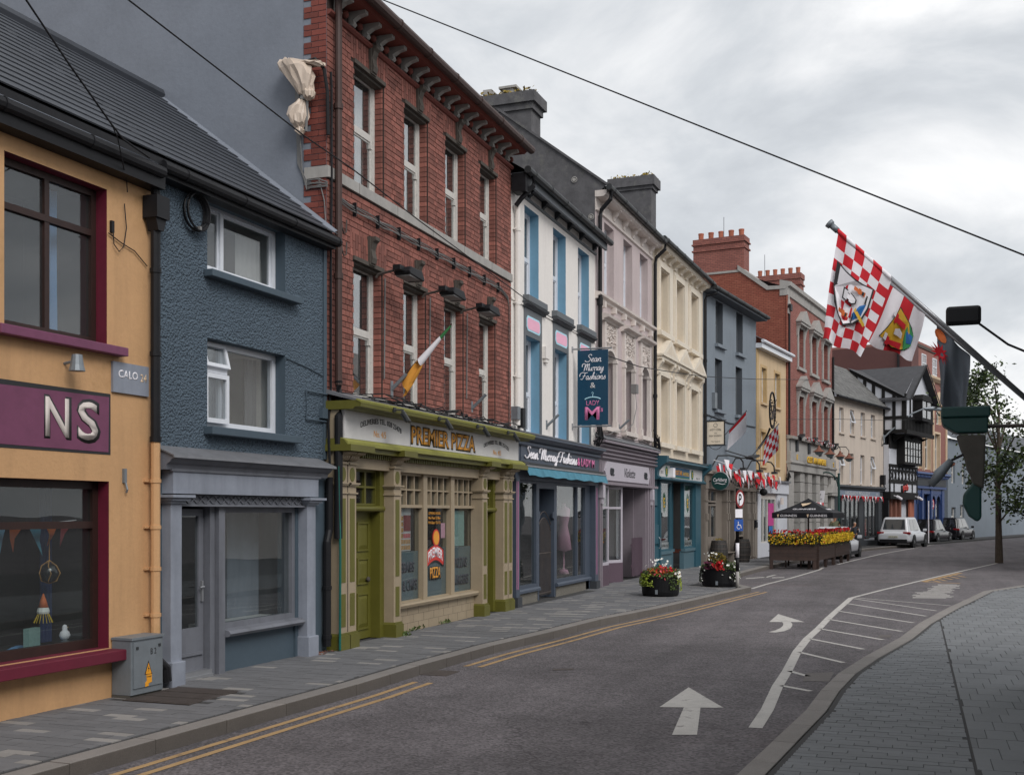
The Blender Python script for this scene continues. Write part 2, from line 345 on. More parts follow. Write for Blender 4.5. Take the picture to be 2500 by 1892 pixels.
MC('brick', '#7d4d43', 1.12, rough=.85, var=.2, vs=2.2, isl=.30, bump=.3, bs=60, spot=.45, spcol=C('#4a2a26', 1.1), spscale=1.3)
MC('brick_quoin', '#6d372e', 1.1, rough=.85, var=.10, vs=6, isl=.28, bump=.25, bs=60)
MC('mortar', '#372a26', 1.0, rough=.95, var=.15, vs=8); MC('brown_pipe', '#3d2a25', 1.1, rough=.6, var=.15, vs=4, streak=.2)
MC('limestone', '#94918d', 1.15, rough=.85, var=.10, vs=4, streak=.15, spot=.25); MC('dark_stone', '#4d4741', 1.0, rough=.9, var=.2, vs=9, spot=.4)
MC('beige_paint', '#8b7d68', 1.25, rough=.6, var=.07, vs=3, streak=.10); MC('olive', '#5e5b20', 1.0, rough=.5, var=.08, vs=3, streak=.08); MC('olive_light', '#84833f', 1.15, rough=.6, var=.10, vs=5, streak=.1)
MC('sign_white', '#b7b5b4', 1.25, rough=.45, var=.03, streak=.04); M('ink', (.02, .02, .022, 1), .6, 0); MC('sign_orange', '#c98a2e', 1.2, rough=.5, var=.08)
MC('frosted', '#66767b', 1.0, rough=.5, var=.03); MC('frost_text', '#3d4047', 1.0, rough=.6); MC('sign_red', '#b8322c', 1.1, rough=.5, var=.04)
MC('poster_a', '#b98a50', 1.1, rough=.6, var=.4, vs=14); MC('poster_b', '#8aa8a2', 1.1, rough=.6, var=.12, vs=30); MC('poster_red', '#7a1d1e', 1.1, rough=.6, var=.35, vs=18)
MC('white_wall', '#cbc6c1', 1.28, rough=.75, var=.03, vs=1.2, streak=.07); MC('sky_blue', '#6b93ab', 1.1, rough=.6, var=.05); MC('grey_paint', '#565a5e', 1.2, rough=.6, var=.06)
MC('pink', '#d79fb4', 1.25, rough=.6, var=.04); MC('pale_blue', '#a3cbd8', 1.2, rough=.6); MC('shop_dark', '#3f4753', 1.2, rough=.5, var=.06, streak=.08)
MC('banner_teal', '#0e3a52', 1.15, rough=.35, var=.05); MC('awning_blue', '#43798c', 1.1, rough=.8, var=.10, vs=6, streak=.25); MC('lady_pink', '#c06a95', 1.2, rough=.6)
MC('pebbledash', '#6f6b63', 1.1, rough=.95, var=.05, bump=.9, bs=90, speck=.55)
MC('lavender', '#a79a99', 1.28, rough=.8, var=.05, vs=1, streak=.10, spot=.12); MC('lav_trim', '#b9b0aa', 1.28, rough=.75, var=.05, vs=3, streak=.16)
MC('violet_shop', '#7b7279', 1.1, rough=.6, var=.05, vs=3, streak=.06); MC('violet_sign', '#a6a0a8', 1.15, rough=.5, var=.03); MC('plum', '#564550', 1.0, rough=.6, var=.06)
MC('dark_render', '#504f51', 1.2, rough=.95, var=.30, vs=3.5, bump=.3, bs=14, speck=.12, spot=.6, spcol=C('#76756f'), spscale=2.2)
MC('cream', '#c9bca9', 1.12, rough=.75, var=.04, vs=1.2, streak=.10, spot=.12); MC('cream_light', '#d0c6b6', 1.12, rough=.7, var=.04, streak=.10)
MC('teal', '#285260', 1.0, rough=.5, var=.06); MC('teal_pale', '#47616b', 1.05, rough=.6, var=.05); MC('sign_green', '#0f5a3a', 1.2, rough=.5); MC('sign_blue', '#0c4d70', 1.2, rough=.5)
MC('grey_wall', '#6d757d', 1.25, rough=.8, var=.06, vs=1, streak=.08, spot=.12); MC('grey_reveal', '#454a50', 1.2, rough=.7, var=.05); MC('taupe', '#6f675f', 1.25, rough=.65, var=.08, vs=3, streak=.08)
MC('yellow_wall', '#bda584', 1.12, rough=.8, var=.05, vs=1, streak=.12); MC('yellow_trim', '#b3976c', 1.1, rough=.7)
MC('far_brick_tone', '#8f4a40', 1.2)
MC('beige_wall', '#b3a79b', 1.25, rough=.85, var=.05, vs=1, streak=.16); M('tudor_black', (.012, .011, .011, 1), .7, .2, 5, spec=.25); MC('tudor_white', '#b0b2b8', 1.25, rough=.8, var=.05)
MC('pink_wall', '#85584f', 1.1, rough=.8, var=.06, streak=.10); MC('brown_wall', '#5c3c39', 1.0, rough=.85, var=.08, vs=1.2); MC('cream_trim', '#bda68b', 1.2, rough=.7)
MC('royal_blue', '#2b4272', 1.05, rough=.5, var=.06); MC('charcoal', '#34373b', 1.1, rough=.6); MC('higgle_blue', '#707a88', 1.2, rough=.6, var=.05)
MC('terracotta', '#9a5a45', 1.2, rough=.85, var=.1, isl=.1); MC('green_dark', '#0d3a37', 1.1, rough=.5, var=.1); MC('stone_dark', '#4a4742', 1.1, rough=.9, var=.2, vs=6, bump=.3, bs=20)
MC('flag_red', '#c4202c', 1.05, rough=.85, var=.04); MC('flag_white', '#d2cfd3', 1.25, rough=.85, var=.03); MC('flag_orange', '#c98b35', 1.1, rough=.85, var=.05); MC('flag_green', '#2f6b3c', 1.1, rough=.85); MC('flag_grey', '#626870', 1.1, rough=.85, var=.05)
MC('gold', '#c9a02e', 1.2, rough=.6); MC('crest_blue', '#1f63a3', 1.1, rough=.7); MC('crest_green', '#2f8a50', 1.1, rough=.7)
MC('aluminium', '#8f9093', 1.2, rough=.35, metal=.6, var=.05); MC('zinc', '#757b80', 1.15, rough=.5, metal=.3, var=.10, vs=5, streak=.2, spot=.15)
MC('plastic_wrap', '#b5a596', 1.2, rough=.35, var=.10, vs=10); MC('cable_grey', '#6d6c6b', 1.1, rough=.6); MC('hose_green', '#12655a', .8, rough=.4)
M('planter_black', (.007, .007, .008, 1), .45, .1, spec=.2); MC('planter_wood', '#33231d', 1.1, rough=.7, var=.2, vs=8, isl=.2, streak=.2)
MC('leaf', '#4a5c2a', 1.0, rough=.6, var=.3, vs=9, isl=.3); MC('leaf_lime', '#8b9a35', 1.0, rough=.6, var=.2, vs=9, isl=.25); MC('leaf_dark', '#26351f', 1.0, rough=.6, var=.3, vs=9, isl=.3); MC('leaf_bronze', '#7d6a22', 1.1, rough=.7, var=.25, vs=9, isl=.35)
MC('petal_white', '#d6d5cf', 1.2, rough=.7, isl=.08); MC('petal_yellow', '#c9a81f', 1.0, rough=.7, isl=.15); MC('petal_red', '#a4161c', 1.15, rough=.7, isl=.2); MC('petal_pink', '#c0565a', 1.1, rough=.7, isl=.2); MC('petal_orange', '#c4622c', 1.1, rough=.7, isl=.2); MC('petal_purple', '#5a1e3c', 1.1, rough=.7, isl=.2)
M('guinness_black', (.009, .009, .012, 1), .6, .1, spec=.25); MC('canopy_grey', '#5b5c60', 1.0, rough=.4, var=.05)
MC('car_white', '#c4c6ca', 1.1, rough=.3, var=.0, coat=.3); M('car_black', (.010, .009, .011, 1), .22, 0, spec=.35, coat=.15); M('tyre', (.015, .015, .015, 1), .8, .1); MC('rim', '#8b8e92', 1.1, rough=.3, metal=.7, var=0)
M('tail_red', (.25, .008, .012, 1), .2, 0, coat=.5); MC('plate', '#b9b7a8', 1.1, rough=.5)
MC('skin', '#b58468', 1.1, rough=.6, var=.05); MC('hair_blond', '#a88d68', 1.1, rough=.7); MC('hair_grey', '#8a8078', 1.1, rough=.7); MC('olive_jumper', '#585a45', 1.1, rough=.9); MC('navy_cloth', '#22262e', 1.1, rough=.8)
MC('bark', '#4a4036', 1.0, rough=.9, var=.25, vs=9); MC('barrel', '#33302e', 1.1, rough=.7, var=.2, vs=9, isl=.15)
MC('blue_sign', '#1c4a96', 1.1, rough=.4); MC('sticker_orange', '#d6911c', 1.15, rough=.5)
MC('magenta', '#b3327d', 1.1, rough=.5); MC('rust', '#75493a', 1.0, rough=.8, var=.2); M('deep_blue', (.02, .04, .12, 1), .9, .2); MC('cyan_cloth', '#5d86ad', 1.1, rough=.9)

# road surface: pale and dark chippings, tyre tracks, patches and hairline cracks
def asphalt_detail(name):
    m = MATS[name]; N = m.node_tree.nodes; L = m.node_tree.links; g = N.new('ShaderNodeNewGeometry'); bsdf = N['Principled BSDF']
    src = bsdf.inputs['Base Color'].links[0].from_socket
    def mr(sock, a, b_, c, d):
        n = N.new('ShaderNodeMapRange'); n.inputs[1].default_value = a; n.inputs[2].default_value = b_; n.inputs[3].default_value = c; n.inputs[4].default_value = d; L.new(sock, n.inputs[0]); return n.outputs[0]
    def mul(a, b_):
        n = N.new('ShaderNodeMath'); n.operation = 'MULTIPLY'; L.new(a, n.inputs[0]); L.new(b_, n.inputs[1]); return n.outputs[0]
    def nz(scale, det, vec, r=.6):
        n = N.new('ShaderNodeTexNoise'); n.inputs['Scale'].default_value = scale; n.inputs['Detail'].default_value = det; n.inputs['Roughness'].default_value = r; L.new(vec, n.inputs['Vector']); return n.outputs['Fac']
    P_ = g.outputs['Position']
    v = N.new('ShaderNodeTexVoronoi'); v.inputs['Scale'].default_value = 42; L.new(P_, v.inputs['Vector']); sp = N.new('ShaderNodeSeparateColor'); L.new(v.outputs['Color'], sp.inputs[0])
    f = mr(sp.outputs[0], 0, 1, .62, 1.42)
    mp_ = N.new('ShaderNodeMapping'); mp_.inputs['Scale'].default_value = (.06, 1.1, 1); mp_.inputs['Rotation'].default_value = (0, 0, R(3)); L.new(P_, mp_.inputs[0])
    f = mul(f, mr(nz(1.3, 4, mp_.outputs[0]), .35, .65, .86, 1.14)); f = mul(f, mr(nz(.45, 6, P_, .65), .38, .62, .80, 1.14)); f = mul(f, mr(nz(3.2, 5, P_, .7), .35, .7, .9, 1.1))
    w = N.new('ShaderNodeTexNoise'); w.inputs['Scale'].default_value = 1.2; w.inputs['Detail'].default_value = 5; L.new(P_, w.inputs['Vector']); ad = N.new('ShaderNodeVectorMath'); ad.operation = 'ADD'; L.new(P_, ad.inputs[0]); L.new(w.outputs['Color'], ad.inputs[1])
    c = N.new('ShaderNodeTexVoronoi'); c.feature = 'DISTANCE_TO_EDGE'; c.inputs['Scale'].default_value = .22; L.new(ad.outputs[0], c.inputs['Vector'])
    f = mul(f, mr(c.outputs['Distance'], 0, .004, .55, 1))
    hs = N.new('ShaderNodeHueSaturation'); L.new(src, hs.inputs['Color']); L.new(f, hs.inputs['Value']); L.new(hs.outputs[0], bsdf.inputs['Base Color'])
    bp = N.new('ShaderNodeBump'); bp.inputs['Strength'].default_value = .8; bp.inputs['Distance'].default_value = .012; L.new(v.outputs['Distance'], bp.inputs['Height']); L.new(bp.outputs[0], bsdf.inputs['Normal'])
asphalt_detail('asphalt')
# roughcast gets its pebbled relief from a cell texture
def roughcast_relief(name):
    m = MATS[name]; N = m.node_tree.nodes; L = m.node_tree.links; g = N.new('ShaderNodeNewGeometry')
    v = N.new('ShaderNodeTexVoronoi'); v.inputs['Scale'].default_value = 34; L.new(g.outputs['Position'], v.inputs['Vector'])
    n = N.new('ShaderNodeTexNoise'); n.inputs['Scale'].default_value = 55; n.inputs['Detail'].default_value = 3; L.new(g.outputs['Position'], n.inputs['Vector'])
    a = N.new('ShaderNodeMath'); a.operation = 'SUBTRACT'; L.new(n.outputs['Fac'], a.inputs[0]); L.new(v.outputs['Distance'], a.inputs[1])
    b = N.new('ShaderNodeBump'); b.inputs['Strength'].default_value = 1; b.inputs['Distance'].default_value = .035; L.new(a.outputs[0], b.inputs['Height'])
    L.new(b.outputs[0], N['Principled BSDF'].inputs['Normal'])
roughcast_relief('roughcast')
# fine brickwork too far off to build brick by brick
def brick_mat(name, c1, c2, mortar, rot=0):
    m = M(name, c1, .88, .1, 2, spot=.2, spscale=1.0); N = m.node_tree.nodes; L = m.node_tree.links; g = N.new('ShaderNodeTexCoord')
    b = N.new('ShaderNodeTexBrick'); b.inputs['Color1'].default_value = c1; b.inputs['Color2'].default_value = c2; b.inputs['Mortar'].default_value = mortar
    b.inputs['Scale'].default_value = 1; b.inputs['Brick Width'].default_value = .235; b.inputs['Row Height'].default_value = .083; b.inputs['Mortar Size'].default_value = .009
    mp_ = N.new('ShaderNodeMapping'); mp_.inputs['Rotation'].default_value = (R(90), 0, rot)
    s = N.new('ShaderNodeSeparateXYZ'); c = N.new('ShaderNodeCombineXYZ'); a = N.new('ShaderNodeMath'); a.operation = 'ADD'
    L.new(g.outputs['Object'], s.inputs[0]); L.new(s.outputs[0], a.inputs[0]); L.new(s.outputs[1], a.inputs[1]); L.new(a.outputs[0], c.inputs[0]); L.new(s.outputs[2], c.inputs[1])
    L.new(c.outputs[0], b.inputs['Vector'])
    for n in N:
        if n.type == 'HUE_SAT': L.new(b.outputs['Color'], n.inputs['Color'])
brick_mat('far_brick', C('#855048', 1.05), C('#925f55', 1.05), C('#5e3b36', 1.1)); brick_mat('far_brick_side', C('#7f4335', 1.1), C('#8c5140', 1.1), C('#5a3328', 1.1)); brick_mat('chimney_brick', C('#7a4a42', 1.2), C('#8a564c', 1.2), C('#59403a', 1.1))

# ---------------------------------------------------------------- ground
road = struct(MB().box(-60, 700, -400, 400, -.6, -.08).build('road', 'asphalt'))
KL = [(-8, 6.25), (5, 6.15)] + [tuple(gp(x, y, .04)[:2]) for x, y in [(700,1718),(871,1671),(1025,1624),(1204.6,1575),(1351,1540.7),(1465,1512),(1600,1486),(1720,1459),(1834,1432.7)]]
KB = [(31.0, 5.35), (34.0, 5.3), (38, 5.15), (42.3, 4.95), (46.6, 4.6), (55, 3.6), (63.5, 2.5), (73, .1), (90, -4.6), (130, -16)]
def resample(P, step):
    out = []; P = [Vector(p) for p in P]
    for a, b in zip(P, P[1:]):
        n = max(1, round((b-a).length/step)); out += [a + (b-a)*i/n for i in range(n)]
    return out + [P[-1]]
def normals(P):
    o = []
    for i in range(len(P)):
        d = (P[min(i+1, len(P)-1)] - P[max(i-1, 0)]).normalized(); o.append(Vector((-d.y, d.x)))
    return o
pave = struct(MB().exz([(-8, 6.5)] + [(x, y+.22) for x, y in KL[1:-1]] + [(KL[-1][0]-.1, KL[-1][1]+.2)] + [(x, y+.1) for x, y in KB] + [(130, 5), (60, 14), (-8, 14)], -.3, .036).build('pavement', 'joint'))
def kerb(P, parent, w=.26, step=.92, mat='granite_kerb', side=1):
    P = resample(P, step); Nn = normals(P)
    for i in range(len(P)-1):
        d = (P[i+1]-P[i]).normalized()*.004; a, b = P[i]+d, P[i+1]-d; c, e = b+Nn[i+1]*w*side, a+Nn[i]*w*side
        if side < 0: a, b, c, e = b, a, e, c
        dz = random.uniform(-.002, .002)
        m = MB().exz([tuple(a), tuple(b), tuple(c), tuple(e)], -.12, .046+dz)
        m.m = [1 if k == 1 else 0 for k in range(len(m.f))]
        m.build('kerb_stone', [mat, 'granite'], parent, bevel=.008)
kerb(KL, pave, w=.21); kerb([KL[-1], (30.75, 4.5), KB[0]], pave, step=.6); kerb(KB[:8], pave)
def interp(P, x):
    for a, b in zip(P, P[1:]):
        if a[0] <= x <= b[0]: return a[1] + (b[1]-a[1])*(x-a[0])/(b[0]-a[0])
    return P[-1][1]
def slabs(parent, x0, x1, ylo, yhi, pitch, ln, mats, frac, cut, top=.044, maxn=300):
    """setts laid in rows across the footway; the nearest ones are objects of their own"""
    sh = []
    for mname in mats:
        sh.append(MB().box(-pitch/2+.003, pitch/2-.003, -ln/2+.003, ln/2-.003, -.03, 0).mesh('paving_sett', mname))
    rest = [MB() for _ in mats]; n = 0; x = x0; row = 0
    while x < x1:
        lo, hi = ylo(x), yhi(x); y = lo - ln*((row*.37) % 1); row += 1
        while y < hi:
            a, b = max(y, lo), min(y+ln, hi); k = 1 if random.random() < frac else 0; k = min(k, len(mats)-1); dz = random.uniform(-.0025, .002)
            if b - a > .04 and not cut(x, (a+b)/2):
                if b - a > ln-.001 and n < maxn and x > 8.6:
                    o = bpy.data.objects.new('paving_sett', sh[k]); COL.objects.link(o); o.parent = parent; o.location = (x, (a+b)/2, top+dz); o.rotation_euler = (0, 0, random.uniform(-.006, .006)); n += 1
                else: rest[k].box(x-pitch/2+.003, x+pitch/2-.003, a+.003, b-.003, top-.03, top+dz)
            y += ln
        x += pitch
    for k, r in enumerate(rest):
        if r.v: r.build('paving_setts', mats[k], parent, kind='stuff')
def fac_y(x):
    return 7.97 - .0309*(x-8) if x < 27 else (7.9 - .02*(x-27) if x < 41 else 7.6 - .137*(x-41))
slabs(pave, 6.4, 48, lambda x: interp(KL, x)+.27 if x < KL[-1][0]-.1 else interp(KB, max(x, 31))+.27, fac_y, .125, .33, ['pave_grey', 'pave_light'], .14, lambda x, y: 9.45 < x < 10.5 and 6.78 < y < 7.72)
cover = tag(MB().box(9.5, 10.42, 6.82, 7.62, .0, .04).build('manhole_cover', 'joint'), 'ribbed rusty iron access cover set in the paving by the electrical cabinet', 'manhole cover')
rb = MB()
for i in range(3):
    for k in range(26):
        xx = 9.53 + i*.3; yy = 6.84 + k*.0298
        rb.box(xx, xx+.27, yy, yy+.016, .03, .049)
rb.build('tread_plate', 'iron', cover); MB().box(9.5, 10.42, 6.815, 6.835, .0, .047).box(9.5, 10.42, 7.605, 7.625, .0, .047).box(9.5, 9.52, 6.835, 7.605, .0, .047).box(10.4, 10.42, 6.835, 7.605, .0, .047).build('frame', 'iron', cover)

KR = [(3, 1.45), (8, 1.25)] + [tuple(gp(1600+u*.339, 1370+v*.339, .04)[:2]) for u, v in [(1085,1070),(1190,930),(1320,805),(1500,690),(1750,555),(1900,445),(2010,385),(2130,322),(2190,297)]] + [(30, -1.6), (34, -3.2), (40, -6)]
pr = struct(MB().exz([(x, y-.2) for x, y in KR][::-1] + [(3, -12), (40, -12)][::1], -.3, .036).build('corner_pavement', 'joint'))
kerb(KR, pr, w=.19, step=.8, mat='granite', side=-1)
slabs(pr, 7.6, 28.5, lambda x: -.42, lambda x: interp(KR, x)-.25, .112, .30, ['pave_right'], 0, lambda x, y: False)
slabs(pr, 7.6, 34, lambda x: -4.2, lambda x: min(-.44, interp(KR, x)-.25), .42, .235, ['pave_right'], 0, lambda x, y: False)

# road paint, 4 mm above the asphalt
RZ = -.076
def ribbon(name, pts, w, mat, z=RZ):
    P = [Vector(p[:2]) for p in pts]; Nn = normals(P); m = MB()
    for i in range(len(P)-1):
        a, b, c, d = P[i]-Nn[i]*w/2, P[i+1]-Nn[i+1]*w/2, P[i+1]+Nn[i+1]*w/2, P[i]+Nn[i]*w/2
        m.quad((*a, z), (*b, z), (*c, z), (*d, z))
    return m.build(name, mat, road)
def g22(u, v): return gp(1600+u*.339, 1370+v*.339)
def g24(u, v): return gp(700+u*.4069, 1380+v*.4069)
kl = resample(KL, .5); kn = normals(kl)
for off in (.20, .40):
    q = [p - n*off for p, n in zip(kl, kn) if p.x < 30.0]
    ribbon('yellow_line', [p for p in q if p.x < 12.9], .075, 'line_yellow'); ribbon('yellow_line', [p for p in q if p.x > 13.4], .075, 'line_yellow')
dq = [p - n*.25 for p, n in zip(kl, kn) if 12.8 < p.x < 13.6]
MB().box(12.95, 13.4, 5.5, 5.86, -.079, -.074).build('drain_cover', 'iron', road)
ribbon('bay_line', [g22(u, v) for u, v in [(695,197),(800,165),(980,120),(1180,62)]] + [gp(2010,1385)], .10, 'line_white')
ribbon('bay_line', [gp(x, y) for x, y in [(2045,1378),(2077,1369.6),(2152,1352),(2230,1338),(2342,1318),(2420,1306)]], .12, 'line_white')
ribbon('edge_line', [g22(u, v) for u, v in [(720,1200),(805,1070),(880,900),(950,790),(1022,648),(1095,557),(1180,480),(1245,412),(1310,352),(1370,300),(1410,264)]], .13, 'line_white')
ribbon('edge_line', [g22(u, v) for u, v in [(1410,264),(1480,246),(1640,205),(1820,162),(2000,118),(2190,74),(2500,5)]], .10, 'line_white')
for a, b in [((905,895),(1120,935)),((965,790),(1100,828)),((1040,655),(1355,730)),((1110,557),(1500,633)),((1180,485),(1640,565)),((1250,418),(1775,505)),((1315,358),(1860,443)),((1385,305),(1950,395)),((1420,268),(2025,357)),((1432,262),(2125,320))]:
    ribbon('hatch_line', [g22(*a), g22(*b)], .085 if a[1] > 300 else .07, 'line_white')
def paint(name, polys, mat='line_white'):
    m = MB()
    for P in polys: m.add([(p.x, p.y, RZ) for p in P], [tuple(range(len(P)))])
    return m.build(name, mat, road)
paint('turn_arrow', [[g22(820,437), g22(1075,438), g22(885,380)]])
tp = [((912,436.5),(972,436.5)), ((922,450),(986,450)), ((919,464),(986,466)), ((902,480),(970,486)), ((866,497),(926,504)), ((814,510),(868,513))]
for (a, b_), (c, d) in zip(tp, tp[1:]): paint('turn_arrow', [[g22(*a), g22(*b_), g22(*d), g22(*c)]])
paint('straight_arrow', [[g22(30,1050), g22(492,1056), g22(240,908)], [g22(205,1053), g22(120,1250), g22(300,1250), g22(325,1054)]])
paint('bay_symbol', [[g22(650,122), g22(800,112), g22(800,116), g22(652,127)], [g22(780,116), g22(855,97), g22(875,97), g22(800,118)], [g22(840,116), g22(930,115), g22(930,119), g22(840,121)]])
for (x0, y0, x1, y1, n) in ((1815, 218, 2150, 262, 9), (1932, 166, 2196, 212, 9)):
    P = []
    for k in range(n):
        f = k/(n-1); v = y0+(y1-y0)*f; a = x0 + 55*(1-f) + random.uniform(0, 60); b = x1 - random.uniform(0, 70)
        P.append([g22(a, v), g22(a, v+3), g22(b, v+5), g22(b, v+2)])
    paint('bay_lettering', P)
ribbon('yellow_box', [g22(1932,149), g22(2196,160)], .16, 'line_yellow'); ribbon('yellow_box', [g22(1930,147), g22(2196,84)], .18, 'line_yellow')
for k in range(5): ribbon('yellow_box', [g22(1990+40*k, 135-9*k), g22(2050+45*k, 150-9*k)], .1, 'line_yellow')
paint('drain_cover', [[g22(1085,805), g22(1290,800), g22(1250,868), g22(1060,862)]], 'iron'); paint('drain_cover', [[g22(1615,530), g22(1705,528), g22(1690,550), g22(1600,552)]], 'iron')
paint('access_cover', [[g24(1600,620), g24(1720,618), g24(1728,626), g24(1595,630)]], 'iron')

# ================================================================ orange shop and blue house share one eaves line
BO, BD = (10.294, 7.8313), -1.77
orange = Bld('orange_shop', 'peach orange shop with crimson window surrounds at the left end of the street', BO, BD)
blue = Bld('blue_house', 'narrow blue roughcast house with grey empty shopfront beside the peach shop', BO, BD)
SLA = math.atan2(2.29, 2.96); cs, sn_ = math.cos(SLA), math.sin(SLA)
def roof_slates(b, x0, x1, own0, y0=-.2, z0=5.80, rows=17, pitch=.2205, w=.305, a=SLA, mat='slate', lim=300, under=True):
    c_, s_ = math.cos(a), math.sin(a); L_ = rows*pitch
    m = MB(); m.quad((x0,y0,z0-.03),(x1,y0,z0-.03),(x1,y0+L_*c_,z0+L_*s_-.03),(x0,y0+L_*c_,z0+L_*s_-.03)); m.quad((x0,y0,z0-.03),(x0,y0,z0-.10),(x1,y0,z0-.10),(x1,y0,z0-.03))
    rf = b.p('roof', m, 'black_paint')
    me = MB().box(-w/2+.0015, w/2-.0015, 0, pitch*1.12, -.010, .006).mesh('roof_slate', mat); rest = MB(); n = 0
    for r in range(rows):
        x = x0; k = 0
        while x < x1 - .02:
            e = min(x + (w/2 if r % 2 and x == x0 else w), x1)
            yy, zz = y0 + r*pitch*c_, z0 + r*pitch*s_ + .016
            if e - x > w-.01 and n < lim and (x+e)/2 > own0:
                o = bpy.data.objects.new('roof_slate', me); COL.objects.link(o); o.parent = rf; o.location = ((x+e)/2, yy, zz); o.rotation_euler = (a-.06, 0, 0); n += 1
            else:
                q = pitch*1.12; aa = a-.06; rest.add([(x+.0015,yy,zz+.006),(e-.0015,yy,zz+.006),(e-.0015,yy+q*math.cos(aa),zz+.006+q*math.sin(aa)),(x+.0015,yy+q*math.cos(aa),zz+.006+q*math.sin(aa)),(x+.0015,yy,zz-.004),(e-.0015,yy,zz-.004)],[(0,1,2,3),(4,5,1,0)])
            x = e
    if rest.v: rest.build('roof_slates', mat, rf, kind='stuff')
    return rf
# --- orange shop
orange.wall(-6, -.06, 0, 5.62, [(-2.1, -.75, 3.68, 5.29), (-3.4, -.72, .56, 2.28)], 'orange_paint', rev='crimson', depth=.17)
roof_slates(orange, -6, -.06, -2.75)
orange.gutter(-6, -.12, 5.62, .2, 'black_paint', .065); orange.box('fascia_board', 'crimson', -6, -.06, -.1, -.02, 5.69, 5.74); orange.box('soffit', 'black_paint', -6, -.06, -.19, -.004, 5.45, 5.60)
w = orange.window(-2.1, -.75, 3.68, 5.29, .14, 'dark_wood', .07, rails=(.72,), muls=(.5,), sashed=False, curtain=[(.62,.74,0,.95),(.1,.2,0,.95)], cm='cyan_cloth')
MB().box(-2.25, -.56, -.12, 0, 3.585, 3.675).build('sill', 'mauve', w, bevel=.008)
w = orange.window(-3.4, -.72, .56, 2.28, .14, 'dark_wood', .08, rails=(.74,), muls=(.5,), sashed=False, gm='shop_glass', room=False)
orange.room(w, -3.4, -.72, .22, .56, 2.28, 'room', .9)
MB().box(-3.6, -.58, -.2, 0, .44, .55).build('sill', 'crimson', w, bevel=.008)
orange.p('curtain', MB().grid(lambda u, v: (-1.02+.16*u, .62+.03*math.sin(u*22), .62+1.6*v), 14, 2), 'deep_blue', w, smooth=True)
# goods in its window
def put(b, x, y, z): return Vector((b.O[0], b.O[1], 0)) + Matrix.Rotation(b.a, 3, 'Z') @ Vector((x, y, z))
def pennants(name, label, pts, n, size, mats, group=None, sag=0.0, lean=0.0):
    """one string of pennants: cord plus each pennant as a part"""
    pts = [Vector(p) for p in pts]; t = thing(name, label, 'bunting', pts[0], 0, group); o = pts[0]
    def f(u):
        q = u*(len(pts)-1); i = min(int(q), len(pts)-2); k = q-i
        p = pts[i].lerp(pts[i+1], k); p = p.copy(); p.z -= sag*4*k*(1-k); return p
    MB().tube([f(i/40)-o for i in range(41)], .006, 5).build('cord', 'flag_white', t)
    for i in range(n):
        a, b = f((i+.08)/n)-o, f((i+.92)/n)-o; d = (b-a); side = Vector((-d.y, d.x, 0)).normalized()
        tip = (a+b)/2 + Vector((0, 0, -size*random.uniform(.8, 1.1))) + side*random.uniform(-.35, .35)*size + d*random.uniform(-.6, .6)*(.2+lean)
        c = (a+b)/2*.5 + tip*.5 + side*random.uniform(-.12, .12)*size
        MB().add([a, b, tip, c+d*.16, c-d*.16, a+side*.003], [(0, 1, 3, 4), (4, 3, 2)]).build('pennant', mats[i % len(mats)], t)
    return t
pennants('window_bunting', 'string of orange and blue pennants inside the peach shop window', [put(orange, -2.4, .34, 1.86), put(orange, -.82, .34, 1.88)], 7, .3, ['sky_blue', 'flag_orange', 'sky_blue', 'petal_orange', 'awning_blue', 'petal_orange', 'petal_pink'], sag=.03)
t = thing('seagull_ornament', 'small white gull ornament on the peach shop window ledge', 'ornament', put(orange, -1.0, .32, .62), R(BD))
MB().lathe([(.0,0),(.035,.01),(.04,.03),(.02,.035)], (0,0,0), 10).build('base', 'zinc', t)
MB().lathe([(.005,.03),(.035,.05),(.05,.085),(.04,.12),(.022,.14),(.024,.165),(.018,.185),(.004,.195)], (0,0,0), 12, sx=1.25).build('body', 'flag_white', t, smooth=True); MB().add([(.03,0,.17),(.06,0,.165),(.03,.008,.162),(.03,-.008,.162)], [(0,1,2),(0,3,1),(2,1,3)]).build('beak', 'gold', t)
t = thing('feather_lure', 'orange and white feather decoration hanging in the peach shop window', 'decoration', put(orange, -1.28, .33, .95), R(BD))
MB().lathe([(.004,.2),(.03,.13),(.05,.06)], (0,0,0), 10).build('crown', 'petal_orange', t, smooth=True); MB().lathe([(.05,.06),(.062,.02),(.055,0)], (0,0,0), 10).build('band', 'petal_white', t); fr = MB()
for k in range(16):
    a = k*.39; fr.tube([(.05*math.cos(a),.05*math.sin(a),.0),(.09*math.cos(a),.09*math.sin(a),-.09)], .004, 4)
fr.build('fringe', 'petal_yellow', t)
t = thing('net_float', 'glass fishing float in a rope net hanging in the peach shop window', 'decoration', put(orange, -1.2, .33, 1.35), R(BD))
MB().lathe([(.01,-.1),(.07,-.075),(.1,0),(.07,.075),(.01,.1)], (0,0,0), 14).build('float', 'car_glass', t, smooth=True); nt = MB()
for k in range(5):
    a = k*1.257; nt.tube([(0,0,.13),(.075*math.cos(a),.075*math.sin(a),.075),(.104*math.cos(a+.3),.104*math.sin(a+.3),0),(.075*math.cos(a),.075*math.sin(a),-.078),(0,0,-.105)], .005, 5)
nt.tube([(0,0,.13),(0,0,.45)], .004, 5); nt.build('net', 'poster_a', t)
t = tag(MB().grid(lambda u, v: (put(orange, -1.9+1.0*u, .26+.3*v, .565+.05*math.sin(u*9)*math.sin(v*4)+.03*v)), 18, 6).build('ledge_cloth', 'cyan_cloth', None, smooth=True), 'crumpled pale blue cloth along the peach shop window ledge', 'cloth')
